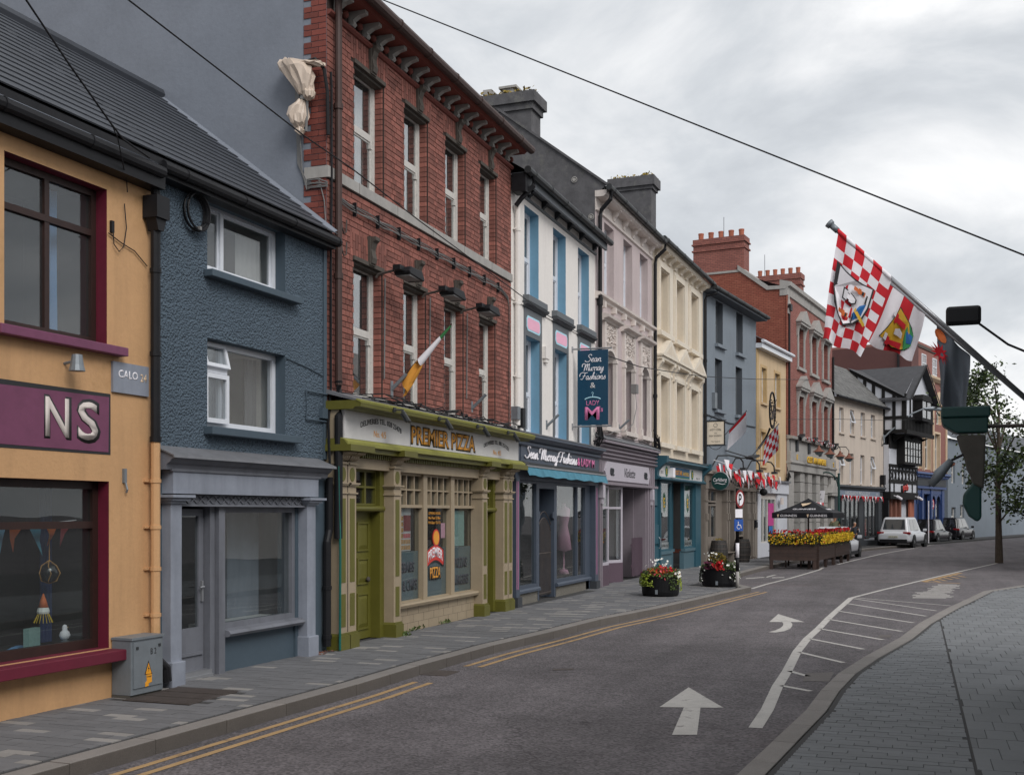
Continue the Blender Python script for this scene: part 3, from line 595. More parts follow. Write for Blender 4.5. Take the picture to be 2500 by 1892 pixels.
t = tag(MB().box(-.1,.1,-.03,.03,0,.19).build('card_display', 'poster_b'), 'patterned pale card standing in the peach shop window', 'card'); t.location = put(orange, -1.36, .4, .62); t.rotation_euler = (0, 0, .2)
# painted sign, plaque, downpipe, lamp
sg = orange.box('sign_board', 'ink', -2.6, -.70, -.004, .0, 2.555, 3.185); MB().prism([(-2.57,2.59),(-.735,2.58),(-.725,3.15),(-2.57,3.13)], -.008, -.0045).build('sign_face', 'mauve', sg)
text('lettering', 'N', 'ink', sg, (-1.44, -.009, 2.69), .40, .36, bold=.03, ext=.001); text('lettering', 'N', 'lav_trim', sg, (-1.45, -.0105, 2.70), .38, .31, bold=.012, ext=.001)
text('lettering', 'S', 'ink', sg, (-1.02, -.009, 2.68), .41, .34, bold=.035, ext=.001); text('lettering', 'S', 'lav_trim', sg, (-1.03, -.0105, 2.70), .37, .28, bold=.014, ext=.001)
pq = orange.box('plaque', 'slate_light', -.69, -.135, -.03, -.002, 3.21, 3.53); text('lettering', 'CALO', 'flag_white', pq, (-.46, -.031, 3.37), .08, .3, bold=.02, ext=.001)
text('lettering', '24', 'cream_trim', pq, (-.22, -.031, 3.36), .08, .1, bold=.02, ext=.001)
orange.p('downpipe', MB().tube([(-.10,-.09,5.6),(-.10,-.09,5.4)], .05, 10).box(-.21,.0,-.2,-.01,5.13,5.37).prism([(-.19,5.13),(-.02,5.13),(-.06,5.0),(-.15,5.0)], -.17, -.03).tube([(-.10,-.09,5.05),(-.10,-.09,2.74)], .052, 10).tube([(-.1,-.09,2.78),(-.1,-.09,2.72)], .062, 10).tube([(-.1,-.09,4.6),(-.1,-.09,4.55)], .062, 10).tube([(-.1,-.09,3.7),(-.1,-.09,3.65)], .062, 10), 'black_paint')
lp = MB().tube([(-.10,-.09,2.73),(-.10,-.09,.42)], .05, 10)
for k in (2.3, 1.8, 1.35, .85): lp.tube([(-.1,-.09,k-.02),(-.1,-.09,k+.02)], .06, 10).box(-.19,-.01,-.03,0,k-.012,k+.012)
orange.p('downpipe', lp, 'orange_paint'); orange.p('pipe_shoe', MB().tube([(-.1,-.09,.46),(-.1,-.09,.40),(-.07,-.12,.33),(.0,-.14,.27),(.02,-.14,.12)], .058, 10), 'black_paint')
orange.p('wire', MB().tube([(-.75,-.02,4.84),(-.55,-.02,4.78),(-.35,-.02,4.74),(-.15,-.02,4.62)], .006, 5).tube([(-.52,-.03,5.2),(-.5,-.04,4.95),(-.53,-.03,4.75),(-.6,-.03,4.68),(-.68,-.03,4.74),(-.69,-.03,4.86)], .006, 5).box(-.71,-.67,-.03,0,4.86,4.98), 'black_paint')
t = thing('wall_lamp', 'small grey cylinder lamp under the peach shop upper sill', 'lamp', put(orange, -1.35, 0, 3.42), R(BD)); MB().tube([(0,0,0),(0,-.14,.02)], .015, 6).build('arm', 'zinc', t); MB().lathe([(.05,.08),(.065,-.02),(.08,-.08),(.06,-.08)], (0,-.16,.0), 12).build('shade', 'zinc', t)
orange.p('bracket', MB().box(-.52,-.48,-.03,0,2.27,2.42).tube([(-.5,-.03,2.27),(-.5,-.05,2.2),(-.49,-.03,2.17)], .012, 6), 'zinc')

# --- blue house
blue.wall(.0, 3.58, 2.5, 5.72, [(.93, 2.58, 4.80, 5.63), (.93, 2.58, 2.97, 4.01)], 'roughcast', rev='blue_render', depth=.2)
roof_slates(blue, -.06, 3.585, -.5, lim=300)
rg = MB().tube([(-6, 2.78, 8.12), (3.58, 2.78, 8.12)], .1, 8); blue.p('ridge_tiles', rg, 'slate')
blue.p('verge_fillet', MB().add([(3.585,-.2,5.86),(3.585,2.78,8.17),(3.45,2.78,8.10),(3.45,-.2,5.80)],[(0,1,2,3)]), 'gable_render')
blue.gutter(-.12, 3.62, 5.70, .2, 'black_paint', .062); blue.box('soffit', 'black_paint', 0, 3.58, -.17, -.004, 5.6, 5.70); blue.box('corner_strip', 'blue_render', 3.52, 3.60, -.02, 0, 2.7, 5.6)
w = blue.window(.93, 2.58, 4.80, 5.66, .15, 'upvc', .07, rails=(), muls=(.3,), sashed=True, curtain=[(.62, .98, 0, .8)], cm='white_paint', room=False); blue.room(w, .93, 2.58, .23, 4.80, 5.66, 'pale_room', .7)
MB().box(.86, 2.81, -.13, 0, 4.71, 4.795).build('sill', 'blue_render', w, bevel=.01)
w = blue.window(.93, 2.58, 2.97, 4.01, .15, 'upvc', .07, rails=(), muls=(.3,), sashed=False, room=False); blue.room(w, .93, 2.58, .23, 2.97, 4.01, 'curtain', .8)
MB().box(.86, 2.81, -.13, 0, 2.87, 2.965).build('sill', 'blue_render', w, bevel=.01)
blue.p('curtain', MB().grid(lambda u, v: (1.55+.22*u*(1.3-v), .42+.03*math.sin(u*17), 3.0+.66*v), 12, 4), 'navy_cloth', w, smooth=True); blue.p('curtain', MB().grid(lambda u, v: (2.25+.22*u, .40+.03*math.sin(u*17), 3.0+.95*v), 12, 2), 'cable_grey', w, smooth=True)
blue.frame('casement', 'upvc', .99, 1.46, 3.03, 3.62, .055, .07, .13, w); blue.pane(1.045, 1.405, .09, 3.085, 3.565, 'glass', w)
o = blue.frame('top_light', 'upvc', .99, 1.46, -.30, .0, .045, .0, .05, w); o.location = (0, .12, 3.99); o.rotation_euler = (R(-14), 0, 0)
o = MB().box(1.035, 1.415, .02, .026, -.26, -.045).build('pane', 'glass', w); o.location = (0, .12, 3.99); o.rotation_euler = (R(-14), 0, 0)
blue.p('rail', MB().box(.99, 1.46, .1, .2, 3.63, 3.70), 'upvc', w)
blue.p('rusty_frame', MB().tube([(3.58,-.03,3.60),(3.05,-.03,3.60),(3.05,-.03,3.22),(3.56,-.03,3.22)], .013, 6).box(3.42,3.56,-.06,0,3.26,3.4), 'blue_render')
blue.p('cable', MB().tube([(2.58,-.012,3.98),(3.1,-.012,3.92),(3.56,-.012,3.84),(3.57,-.012,3.1)], .007, 5), 'blue_render')
# shopfront
sf = blue.p('shopfront', MB().box(0,.14,0,.3,0,2.5).box(3.14,3.585,-.02,.3,0,2.5).box(2.86,3.16,.02,.3,0.0,2.5).box(.14,3.14,.02,.3,2.03,2.5).box(1.24,2.86,.05,.22,0,.47), 'blue_render')
cn = MB().ext([(0,2.68),(-.27,2.575),(-.27,2.55),(-.24,2.545),(-.21,2.51),(-.17,2.485),(-.155,2.43),(0,2.43)], -.02, 3.38); blue.p('cornice', cn, 'slate_trim', sf)
blue.p('lead_flashing', MB().ext([(-.002,2.70),(-.285,2.588),(-.295,2.556),(-.28,2.556),(-.272,2.578),(-.002,2.683)], -.04, 3.40), 'lead', sf)
blue.p('fascia', MB().box(.12,3.16,-.15,.02,2.17,2.43), 'slate_light', sf); blue.p('moulding', MB().box(.08,3.2,-.17,0,2.415,2.445), 'slate_trim', sf)
fz = MB().box(.32,2.9,-.06,.02,2.05,2.165).box(.3,2.92,-.1,.02,2.03,2.052); 
for k in range(17):
    x = .36 + k*.15; z = 2.11; fz.add([(x,-.075,z-.045),(x+.02,-.075,z-.045),(x+.145,-.075,z+.045),(x+.125,-.075,z+.045),(x,-.058,z-.045),(x+.02,-.058,z-.045),(x+.145,-.058,z+.045),(x+.125,-.058,z+.045)],[(0,1,2,3),(0,4,5,1),(1,5,6,2),(3,2,6,7),(0,3,7,4)])
    fz.add([(x,-.0751,z+.045),(x+.02,-.0751,z+.045),(x+.145,-.0751,z-.045),(x+.125,-.0751,z-.045),(x,-.058,z+.045),(x+.02,-.058,z+.045),(x+.145,-.058,z-.045),(x+.125,-.058,z-.045)],[(0,1,2,3),(0,4,5,1),(1,5,6,2),(3,2,6,7),(0,3,7,4)])
blue.p('lattice_frieze', fz, 'slate_trim', sf)
for a, b in ((.12, .31), (2.93, 3.14)):
    blue.p('pilaster', MB().box(a,b,-.12,.1,.3,2.08), 'slate_light', sf, bevel=.006); blue.p('plinth', MB().box(a-.02,b+.02,-.16,.1,.02,.31), 'slate_light', sf, bevel=.012)
    blue.p('capital', MB().box(a-.03,b+.03,-.15,.1,2.06,2.09).box(a-.06,b+.06,-.19,.1,2.09,2.125).box(a-.1,b+.1,-.23,.05,2.125,2.155), 'slate_light', sf)
dr = blue.p('door', MB().box(.40,.99,.10,.15,.12,.62).box(.40,.47,.10,.15,.62,2.0).box(.90,.99,.10,.15,.62,2.0).box(.47,.9,.10,.15,1.92,2.0).box(.44,.95,.075,.1,.30,.335), 'slate_trim', sf)
blue.pane(.47,.90,.12,.62,1.92, 'shop_glass', dr); blue.p('handle', MB().box(.925,.955,.07,.10,.92,1.16).tube([(.94,.05,1.09),(.86,.05,1.085)], .012, 6).tube([(.94,.10,1.09),(.94,.05,1.09)], .012, 6), 'aluminium', dr); blue.p('threshold', MB().box(.36,1.02,-.02,.2,.0,.075).box(.38,1.02,.0,.2,.075,.12), 'aluminium', dr)
blue.p('post', MB().box(1.01,1.10,.02,.2,.04,2.03).box(1.115,1.235,-.03,.2,.04,2.03), 'slate_trim', sf)
wi = blue.frame('shop_window', 'slate_trim', 1.24, 2.86, .56, 2.03, .07, .03, .15, sf); blue.pane(1.31,2.79,.08,.63,1.96, 'shop_glass', sf)
blue.p('sill', MB().ext([(.06,.57),(-.08,.545),(-.11,.51),(-.08,.475),(.06,.465)], 1.24, 2.90), 'slate_trim', sf)
m = MB(); m.quad((.32,2.4,.05),(3.1,2.4,.05),(3.1,2.4,2.5),(.32,2.4,2.5)); m.quad((.32,.3,.05),(.32,2.4,.05),(.32,2.4,2.5),(.32,.3,2.5)); m.quad((3.1,.3,.05),(3.1,.3,2.5),(3.1,2.4,2.5),(3.1,2.4,.05)); m.quad((.32,.2,.1),(3.1,.2,.1),(3.1,2.4,.1),(.32,2.4,.1)); m.quad((.32,.2,2.2),(.32,2.4,2.2),(3.1,2.4,2.2),(3.1,.2,2.2))
blue.p('interior', m, 'slate_trim', sf); blue.p('display_shelf', MB().box(1.3,2.8,.18,.55,.5,.6), 'sign_white', sf); blue.p('back_panel', MB().box(2.1,2.8,.56,.6,.6,2.0), 'slate_light', sf)
blue.p('downpipe', MB().tube([(3.47,-.10,1.55),(3.47,-.10,.12)], .055, 10).tube([(3.53,-.10,2.45),(3.53,-.1,1.72),(3.47,-.1,1.55),(3.47,-.1,1.5)], .05, 10).tube([(3.47,-.1,.95),(3.47,-.1,.9)], .066, 10).tube([(3.47,-.1,.28),(3.47,-.1,.22)], .066, 10), 'black_paint')
# coil of cable on the wall
t = thing('cable_coil', 'coil of black cable hung on the blue roughcast wall', 'cable coil', put(blue, .65, 0, 5.40), R(BD))
cl = MB()
for k in range(7):
    r = .185 + .008*(k % 4); dx, dz, y = random.uniform(-.012,.012), random.uniform(-.012,.012), -.03-.011*k
    cl.tube([(dx+r*math.cos(a*math.pi/14), y, dz+r*1.05*math.sin(a*math.pi/14)) for a in range(29)], .011, 5)
cl.build('loops', 'black_paint', t); MB().tube([(.0,-.02,.2),(-.05,-.02,.28)], .008, 5).box(-.02,.02,-.12,-.01,-.21,-.17).build('tie', 'cable_grey', t)
# electrical cabinet
t = thing('electrical_cabinet', 'grey metal electrical cabinet with yellow warning sticker beside the blue shop door', 'cabinet', put(blue, -.69, -.26, .04), R(BD))
MB().box(0,.50,0,.25,.03,.62).build('casing', 'zinc', t, bevel=.006); MB().box(-.01,.51,-.02,.25,.60,.625).build('lid', 'zinc', t); MB().box(0,.5,.02,.25,0,.03).build('base', 'stone_dark', t)
d = MB().box(.025,.475,-.014,.0,.10,.575).build('door', 'zinc', t); MB().box(.06,.09,-.022,-.014,.50,.53).box(.41,.44,-.022,-.014,.50,.53).build('lock', 'dark_grey_metal', d)
text('lettering', 'B 2', 'ink', d, (.33, -.0145, .43), .065, .09, bold=.01, ext=.001)
MB().prism([(.19,.225),(.31,.22),(.25,.37)], -.016, -.0141).build('warning_sticker', 'ink', d); MB().prism([(.205,.232),(.295,.228),(.25,.345)], -.018, -.0162).prism([(.2,.10),(.25,.105),(.25,.13),(.3,.14),(.3,.222),(.215,.224),(.225,.16),(.2,.14)], -.018, -.0141).build('sticker_face', 'sticker_orange', d)
MB().prism([(.252,.315),(.238,.28),(.25,.28),(.243,.25),(.264,.29),(.252,.29)], -.0195, -.0181).build('bolt_symbol', 'ink', d); text('lettering', 'Danger', 'ink', d, (.26, -.0185, .195), .018, .07, ext=.001)
t = thing('rubbish_leaves', 'dead leaves and a tuft of weed at the foot of the drainpipe', 'debris', put(blue, 3.36, -.14, .045), 0); lv = MB()
for k in range(26):
    x, y, a = random.uniform(-.25,.3), random.uniform(-.08,.08), random.random()*6; lv.add([(x,y,.006),(x+.04*math.cos(a),y+.04*math.sin(a),.02),(x+.05*math.cos(a+.5),y+.05*math.sin(a+.5),.008),(x+.02*math.cos(a+1.2),y+.02*math.sin(a+1.2),.004)],[(0,1,2,3)])
lv.build('leaves', 'rust', t, kind='stuff')

# ================================================================ red brick house with the pizza shop
brick = Bld('brick_house', 'three storey red brick house above the olive green pizza shop', (13.92, 7.72), 0)
UP = [(.81,1.79),(2.53,3.46),(4.21,5.15),(5.88,6.76)]; LO = [(.79,1.74),(2.50,3.38),(4.16,5.05),(5.83,6.70)]
holes = [(a, b, 6.79, 8.58) for a, b in UP] + [(a, b, 3.62, 5.70) for a, b in LO]
bw = brick.wall(0.012, 7.59, 3.3, 9.2, holes, 'mortar', depth=.19, back=8)
# the bricks: flemish bond, jambs rounded into the openings
CH, SL, HL = .083, .238, .122
meS = MB().box(-SL/2+.006, SL/2-.006, -.010, .05, -CH/2+.006, CH/2-.006).mesh('brick', 'brick'); meH = MB().box(-HL/2+.006, HL/2-.006, -.010, .05, -CH/2+.006, CH/2-.006).mesh('brick', 'brick')
rest = MB(); full = []
HEADS = [(a-.11, b+.11, 8.58, 8.91) for a, b in UP] + [(a-.11, b+.11, 5.70, 6.04) for a, b in LO]
def blocked(z):
    iv = []
    for h in holes + HEADS:
        if h[2]-.02 < z < h[3]+.01: iv.append((h[0], h[1], h in holes))
    if 6.62 < z < 6.81: return None
    return sorted(iv)
z = 3.42; row = 0
while z < 8.93:
    iv = blocked(z); row += 1
    if iv is not None:
        free = []; x = 0.0; lh = False
        for a, b, h in iv + [(7.6, 7.6, False)]:
            if a - x > .03: free.append((x, a, lh, h))
            x, lh = b, h
        for A_, B_, hl, hr in free:
            x = A_ - (.0 if row % 2 else .18); k = 0
            if hl or A_ > 0: x = A_ - (.0 if row % 2 else .06)
            while x < B_ - .012:
                w_ = SL if (k + row) % 2 else HL; e = x + w_; a, b = max(x, A_), min(e, B_)
                if B_ - b < .05: b = B_; e = B_ + .01
                if b - a > .02:
                    jl, jr = hl and a < A_+.01, hr and b > B_-.01
                    if jl or jr:
                        p0 = [(a-.010, .185), (a-.010, .04), (a+.004, .008), (a+.04, -.010)] if jl else [(a+.006, .06), (a+.006, -.010)]
                        p1 = [(b-.04, -.010), (b-.004, .008), (b+.010, .04), (b+.010, .185)] if jr and b-a > .11 else [(b-.006, -.010), (b-.006, .06)]
                        if jl: p1 = [(p1[0][0], -.010), (p1[0][0], .185)] if len(p1) == 2 else p1
                        elif jr: p0 = [(a+.006, .185), (a+.006, -.010)]
                        rest.exz(p0 + p1, z-CH/2+.005, z+CH/2-.005)
                    elif abs(b-a-w_) < .002: full.append((a, b, z, w_))
                    else: rest.box(a+.006, b-.006, -.010, .05, z-CH/2+.006, z+CH/2-.006)
                x = e; k += 1
    z += CH
full.sort(key=lambda q: q[0] + .15*abs(q[2]-6.2))
for i, (a, b, z, w_) in enumerate(full):
    if i < 300:
        o = bpy.data.objects.new('brick', meS if w_ == SL else meH); COL.objects.link(o); o.parent = bw; o.location = ((a+b)/2, random.uniform(-.003,.002), z); o.rotation_euler = (0, 0, random.uniform(-.008,.008))
    else: dy = random.uniform(-.003,.002); rest.box(a+.006, b-.006, -.010+dy, .05, z-CH/2+.006, z+CH/2-.006)
rest.build('brickwork', 'brick', bw, kind='stuff')
ar = MB()
for a, b, z0, z1 in HEADS:
    n = int((b-a)/.078); mid = (a+b)/2
    for k in range(n):
        x = a + (b-a)*(k+.5)/n; lean = (x-mid)*.10; hw = (b-a)/n/2-.005; cut = z0 + (.22 if k % 2 else .11)
        for c, d in ((z0+.004, cut-.004), (cut+.004, z1)):
            ar.add([(x-hw+lean*(c-z0),-.012,c),(x+hw+lean*(c-z0),-.012,c),(x+hw+lean*(d-z0),-.012,d),(x-hw+lean*(d-z0),-.012,d),(x-hw,.19 if c < z0+.01 else .05,c),(x+hw,.19 if c < z0+.01 else .05,c),(x+hw,.05,d),(x-hw,.05,d)],[(0,1,2,3),(0,4,5,1),(1,5,6,2),(3,2,6,7),(0,3,7,4)])
ar.build('arch_bricks', 'brick', bw, kind='stuff')
brick.p('sill_band', MB().box(-.02,7.6,-.045,.0,6.635,6.79), 'limestone', bevel=.006)
for k, x in enumerate((.9, 2.2, 3.6, 5.0, 6.4)): brick.box('stone_joint', 'mortar', x, x+.006, -.0465, -.04, 6.635, 6.79)
def key(x, z0, h, w=.17):
    return MB().prism([(x-w/2,z0),(x+w/2,z0),(x+w*.62,z0+h),(x-w*.62,z0+h)], -.05, 0).ext([(-.02,z0),(-.07,z0+.03),(-.085,z0+h*.25),(-.055,z0+h*.55),(-.09,z0+h*.8),(-.13,z0+h*.88),(-.13,z0+h),(-.02,z0+h)], x-w*.42, x+w*.42)
for (a, b), z0 in [(q, 8.55) for q in UP] + [(q, 5.67) for q in LO]: brick.p('keystone', key((a+b)/2+.06, z0, .42), 'dark_stone')
for a, b in UP:
    w = brick.window(a, b, 6.80, 8.58, .15, 'peeling', .08, rails=(.5,), curtain=[(.70,.98,0,.98)] if a < 4 else [(.02,.98,0,.48)], horns=True, gm='old_glass')
for i, (a, b) in enumerate(LO):
    w = brick.window(a, b, 3.62, 5.70, .15, 'peeling', .08, rails=(.5,), curtain=None if i < 2 else [(.05,.95,0,1)], cm='grey_blind', horns=True, gm='old_glass')
for a, b in UP + LO:
    z0 = 8.58 if (a, b) in UP else 5.70; brick.p('lintel', MB().box(a,b,.03,.16,z0-.09,z0-.002).box(a-.02,b+.02,-.03,.03,z0-.05,z0+.01), 'dark_stone')
# cornice with scroll brackets
brick.p('string_course', MB().ext([(0,8.90),(-.04,8.91),(-.07,8.94),(-.07,8.97),(0,8.98)], 0, 7.6), 'brick_quoin')
x = .25
while x < 7.5:
    brick.p('cornice_bracket', MB().ext([(0,9.0),(-.06,9.0),(-.09,9.03),(-.07,9.08),(-.16,9.13),(-.27,9.15),(-.27,9.21),(0,9.21)], x-.05, x+.05), 'limestone'); brick.p('cornice_boss', MB().lathe([(.01,-.09),(.045,-.075),(.06,-.04),(.06,.0)], (x+.22,0,9.09), 10, axis='y'), 'brick_quoin', smooth=True); x += .44
brick.p('cornice', MB().ext([(0,9.20),(-.3,9.20),(-.36,9.25),(-.36,9.28),(0,9.28)], -.02, 7.6), 'brick_quoin'); brick.gutter(-.1, 7.62, 9.27, .44, 'brown_pipe', .08)
brick.p('roof', MB().add([(-.05,-.3,9.3),(7.62,-.3,9.3),(7.62,4.2,12.9),(-.05,4.2,12.9),(7.62,8.2,9.3),(-.05,8.2,9.3)],[(0,1,2,3),(3,2,4,5)]), 'slate')
# rendered gable over the blue house, with the brick corner toothed into it
brick.p('gable', MB().add([(.0,.0,0),(.0,.0,9.25),(.0,4.2,12.85),(.0,8.2,9.25),(.0,8.2,0)],[(0,1,2,3,4)]), 'gable_render')
qb = MB(); z = 5.6; k = 0
while z < 9.2:
    if not 6.60 < z < 6.80:
        e = .36 if k % 3 else .245
        if k % 2: segs = [(0, .235), (.235, e)] if e > .3 else [(0, e)]
        else: segs = [(0, .12), (.12, e)]
        for a, b in segs: qb.box(-.012, .02, a+.004, b-.004, z-CH/2+.005, z+CH/2-.005)
    z += CH; k += 1
brick.p('corner_bricks', qb, 'brick_quoin', kind='stuff'); brick.box('corner_stone', 'limestone', -.03, .02, -.04, .34, 6.63, 6.79)
brick.p('render_coat', MB().exz([(-.006,.37),(.0,.37),(.0,8),(-.006,8)], 0, 9.2), 'gable_render')
brick.p('downpipe', MB().tube([(.16,-.1,9.2),(.16,-.1,3.75)], .05, 10).tube([(.16,-.1,7.7),(.16,-.1,7.62)], .065, 10).tube([(.16,-.1,5.32),(.16,-.1,5.24)], .065, 10), 'brown_pipe'); brick.p('downpipe', MB().tube([(.16,-.1,3.8),(.14,-.12,3.6),(.05,-.2,3.5),(-.02,-.2,3.3),(-.03,-.2,1.6)], .058, 10), 'black_paint')
brick.p('conduit', MB().tube([(.03,-.05,8.1),(.05,-.05,7.9),(.05,-.05,6.4),(.03,-.05,5.6),(.03,-.05,3.7),(-.06,-.06,3.2),(-.09,-.1,2.6)], .02, 6), 'black_paint')
cb = MB()
for k in range(4): cb.tube([(.22+.01*k,-.03-.012*k,6.46-.035*k)] + [(.6+.35*i, -.03-.01*k, 6.42-.03*k-.01*(i % 2)+(.012 if (i+k) % 3 else -.01)) for i in range(19)] + [(7.35,-.03,6.3-.02*k),(7.42,-.03,6.1),(7.42,-.03,3.6)], .009, 5)
brick.p('cables', cb, 'cable_grey'); bc = MB()
for k in range(9): bc.box(.75+k*.75, .765+k*.75, -.07, 0, 6.27, 6.47)
brick.p('cable_clips', bc, 'black_paint')
cc = MB()
for k in range(8): cc.tube([(-.03-.006*k, .48-.012*k, 7.9), (-.02-.008*k, .46-.012*k, 7.2), (-.03, .44-.01*k, 6.85-.02*k), (-.03, .30, 6.62-.02*k), (-.04, .1, 6.60-.015*k+.03*math.sin(k*2)), (-.05, -.04, 6.55-.01*k)], .008, 5)
cc.tube([(-.04,.1,6.6),(-.03,.02,6.3),(-.03,-.02,5.7)], .008, 5); brick.p('cables', cc, 'cable_grey')
for x, z in ((.42, 6.0), (.42, 5.68)): brick.p('wall_hook', MB().tube([(x-.09,-.05,z+.14),(x-.08,-.06,z),(x-.03,-.06,z-.06),(x+.04,-.06,z-.03),(x+.07,-.05,z+.15)], .012, 6), 'iron')
hk = MB()
for x, z in ((7.68, 5.93), (7.68, 5.68)): hk.tube([(x-.1,-.05,z+.12),(x-.04,-.05,z+.12),(x-.02,-.06,z),(x+.03,-.06,z-.05),(x+.1,-.06,z),(x+.14,-.05,z+.13)], .012, 6)
# ---- pizza shopfront
ps = brick.p('shopfront', MB().box(-.02,7.45,-.12,.1,2.60,2.86).box(-.02,7.45,-.2,.1,2.86,3.45).box(5.70,5.86,-.02,.1,.0,2.6).box(2.2,2.32,-.02,.1,.0,2.6), 'beige_paint')
brick.p('lead_roof', MB().ext([(0,3.68),(-.56,3.50),(-.56,3.48),(0,3.62)], -.05, 7.45), 'lead', ps); brick.p('flaking_flashing', MB().ext([(-.012,3.70),(-.2,3.645),(-.2,3.635),(-.012,3.68)], 1.4, 7.2), 'peeling', ps)
brick.p('top_cornice', MB().ext([(0,3.39),(-.44,3.39),(-.47,3.42),(-.56,3.42),(-.57,3.49),(-.5,3.51),(0,3.51)], -.06, 7.46), 'olive', ps); brick.p('cornice_lip', MB().ext([(-.571,3.47),(-.58,3.50),(-.50,3.53),(-.49,3.512)], -.07, 7.47), 'olive_light', ps)
brick.p('lower_cornice', MB().ext([(0,2.82),(-.30,2.82),(-.30,2.88),(-.36,2.89),(-.36,2.94),(-.3,2.97),(-.25,2.99),(0,2.99)], -.06, 7.46), 'olive', ps); brick.p('cornice_lip', MB().ext([(-.361,2.90),(-.365,2.945),(-.30,2.985),(-.25,3.0),(-.25,2.991),(-.302,2.972)], -.062, 7.462), 'olive_light', ps)
for a, b in ((-.08, .66), (1.66, 2.14), (5.42, 5.9), (6.55, 7.47)): brick.p('cornice_block', MB().box(a, b, -.42, -.02, 2.815, 2.905), 'olive', ps)
dn = MB(); x = .7
while x < 6.5:
    if not (1.62 < x < 2.16 or 5.4 < x < 5.92): dn.box(x, x+.035, -.2, -.11, 2.755, 2.818)
    x += .07
brick.p('dentils', dn, 'olive', ps, kind='stuff')
bd = brick.box('sign_board', 'sign_white', .03, 7.33, -.262, -.2, 3.0, 3.39, parent=ps); brick.box('sign_joint', 'ink', 2.195, 2.203, -.2635, -.26, 3.0, 3.39, parent=bd)
text('lettering', 'DELIVERIES TEL. 028 23478', 'ink', bd, (1.19, -.264, 3.175), .075, 1.36, bold=.012, ext=.002, arch=.095); text('lettering', 'No. 4/5', 'sign_orange', bd, (1.13, -.264, 3.07), .095, .40, ext=.002)
text('lettering', 'PREMIER PIZZA', 'ink', bd, (3.60, -.264, 3.055), .27, 2.78, bold=.055, ext=.002); text('lettering', 'PREMIER PIZZA', 'sign_orange', bd, (3.59, -.2665, 3.065), .255, 2.70, bold=.02, ext=.003)
text('lettering', 'DELIVERIES TEL. 085 7571251', 'ink', bd, (6.08, -.264, 3.16), .07, 1.35, bold=.012, ext=.002, arch=.095); text('lettering', 'No. 4/5', 'sign_orange', bd, (6.10, -.264, 3.055), .09, .42, ext=.002)
def shaft(a, b, pair):
    q = brick.p('pilaster', MB().box(a,b,-.19,.05,.26,2.68), 'beige_paint', ps, bevel=.005)
    cols = [(a, (a+b)/2-.012), ((a+b)/2+.012, b)] if pair else [(a, b)]
    for c, d in cols:
        brick.p('plinth', MB().box(c-.02,d+.02,-.235,.05,.02,.24).prism([(c-.02,.24),(d+.02,.24),(d,.275),(c,.275)], -.215, .0), 'olive', q)
        for z0, z1 in ((.36, .82), (.98, 2.16)): brick.p('panel', MB().box(c+.055,d-.055,-.196,-.18,z0,z1), 'olive', q)
        mm = (c+d)/2; r = (d-c)*.30; brick.p('oval', MB().prism([(mm+r*math.cos(k*.314), 2.50+.10*math.sin(k*.314)) for k in range(20)], -.197, -.18), 'olive', q)
        for z0, p in ((2.225,.02),(2.34,.03),(2.36,.045),(2.64,.03)): brick.p('moulding', MB().box(c-p,d+p,-.19-p,.0,z0,z0+.022), 'beige_paint', q)
        cor = MB()
        for k in range(4): 
            u = c+(d-c)*(k+.06)/4; cor.ext([(-.1,2.69),(-.2,2.69),(-.235,2.72),(-.25,2.76),(-.33,2.78),(-.36,2.805),(-.1,2.812)], u, u+(d-c)*.215)
        brick.p('corbel', cor, 'beige_paint', q)
    if pair: brick.box('groove', 'mortar', (a+b)/2-.011, (a+b)/2+.011, -.1905, -.17, .28, 2.68, parent=q)
shaft(.0, .52, True); shaft(1.76, 2.0, False); shaft(5.53, 5.78, False); shaft(6.66, 7.18, True)
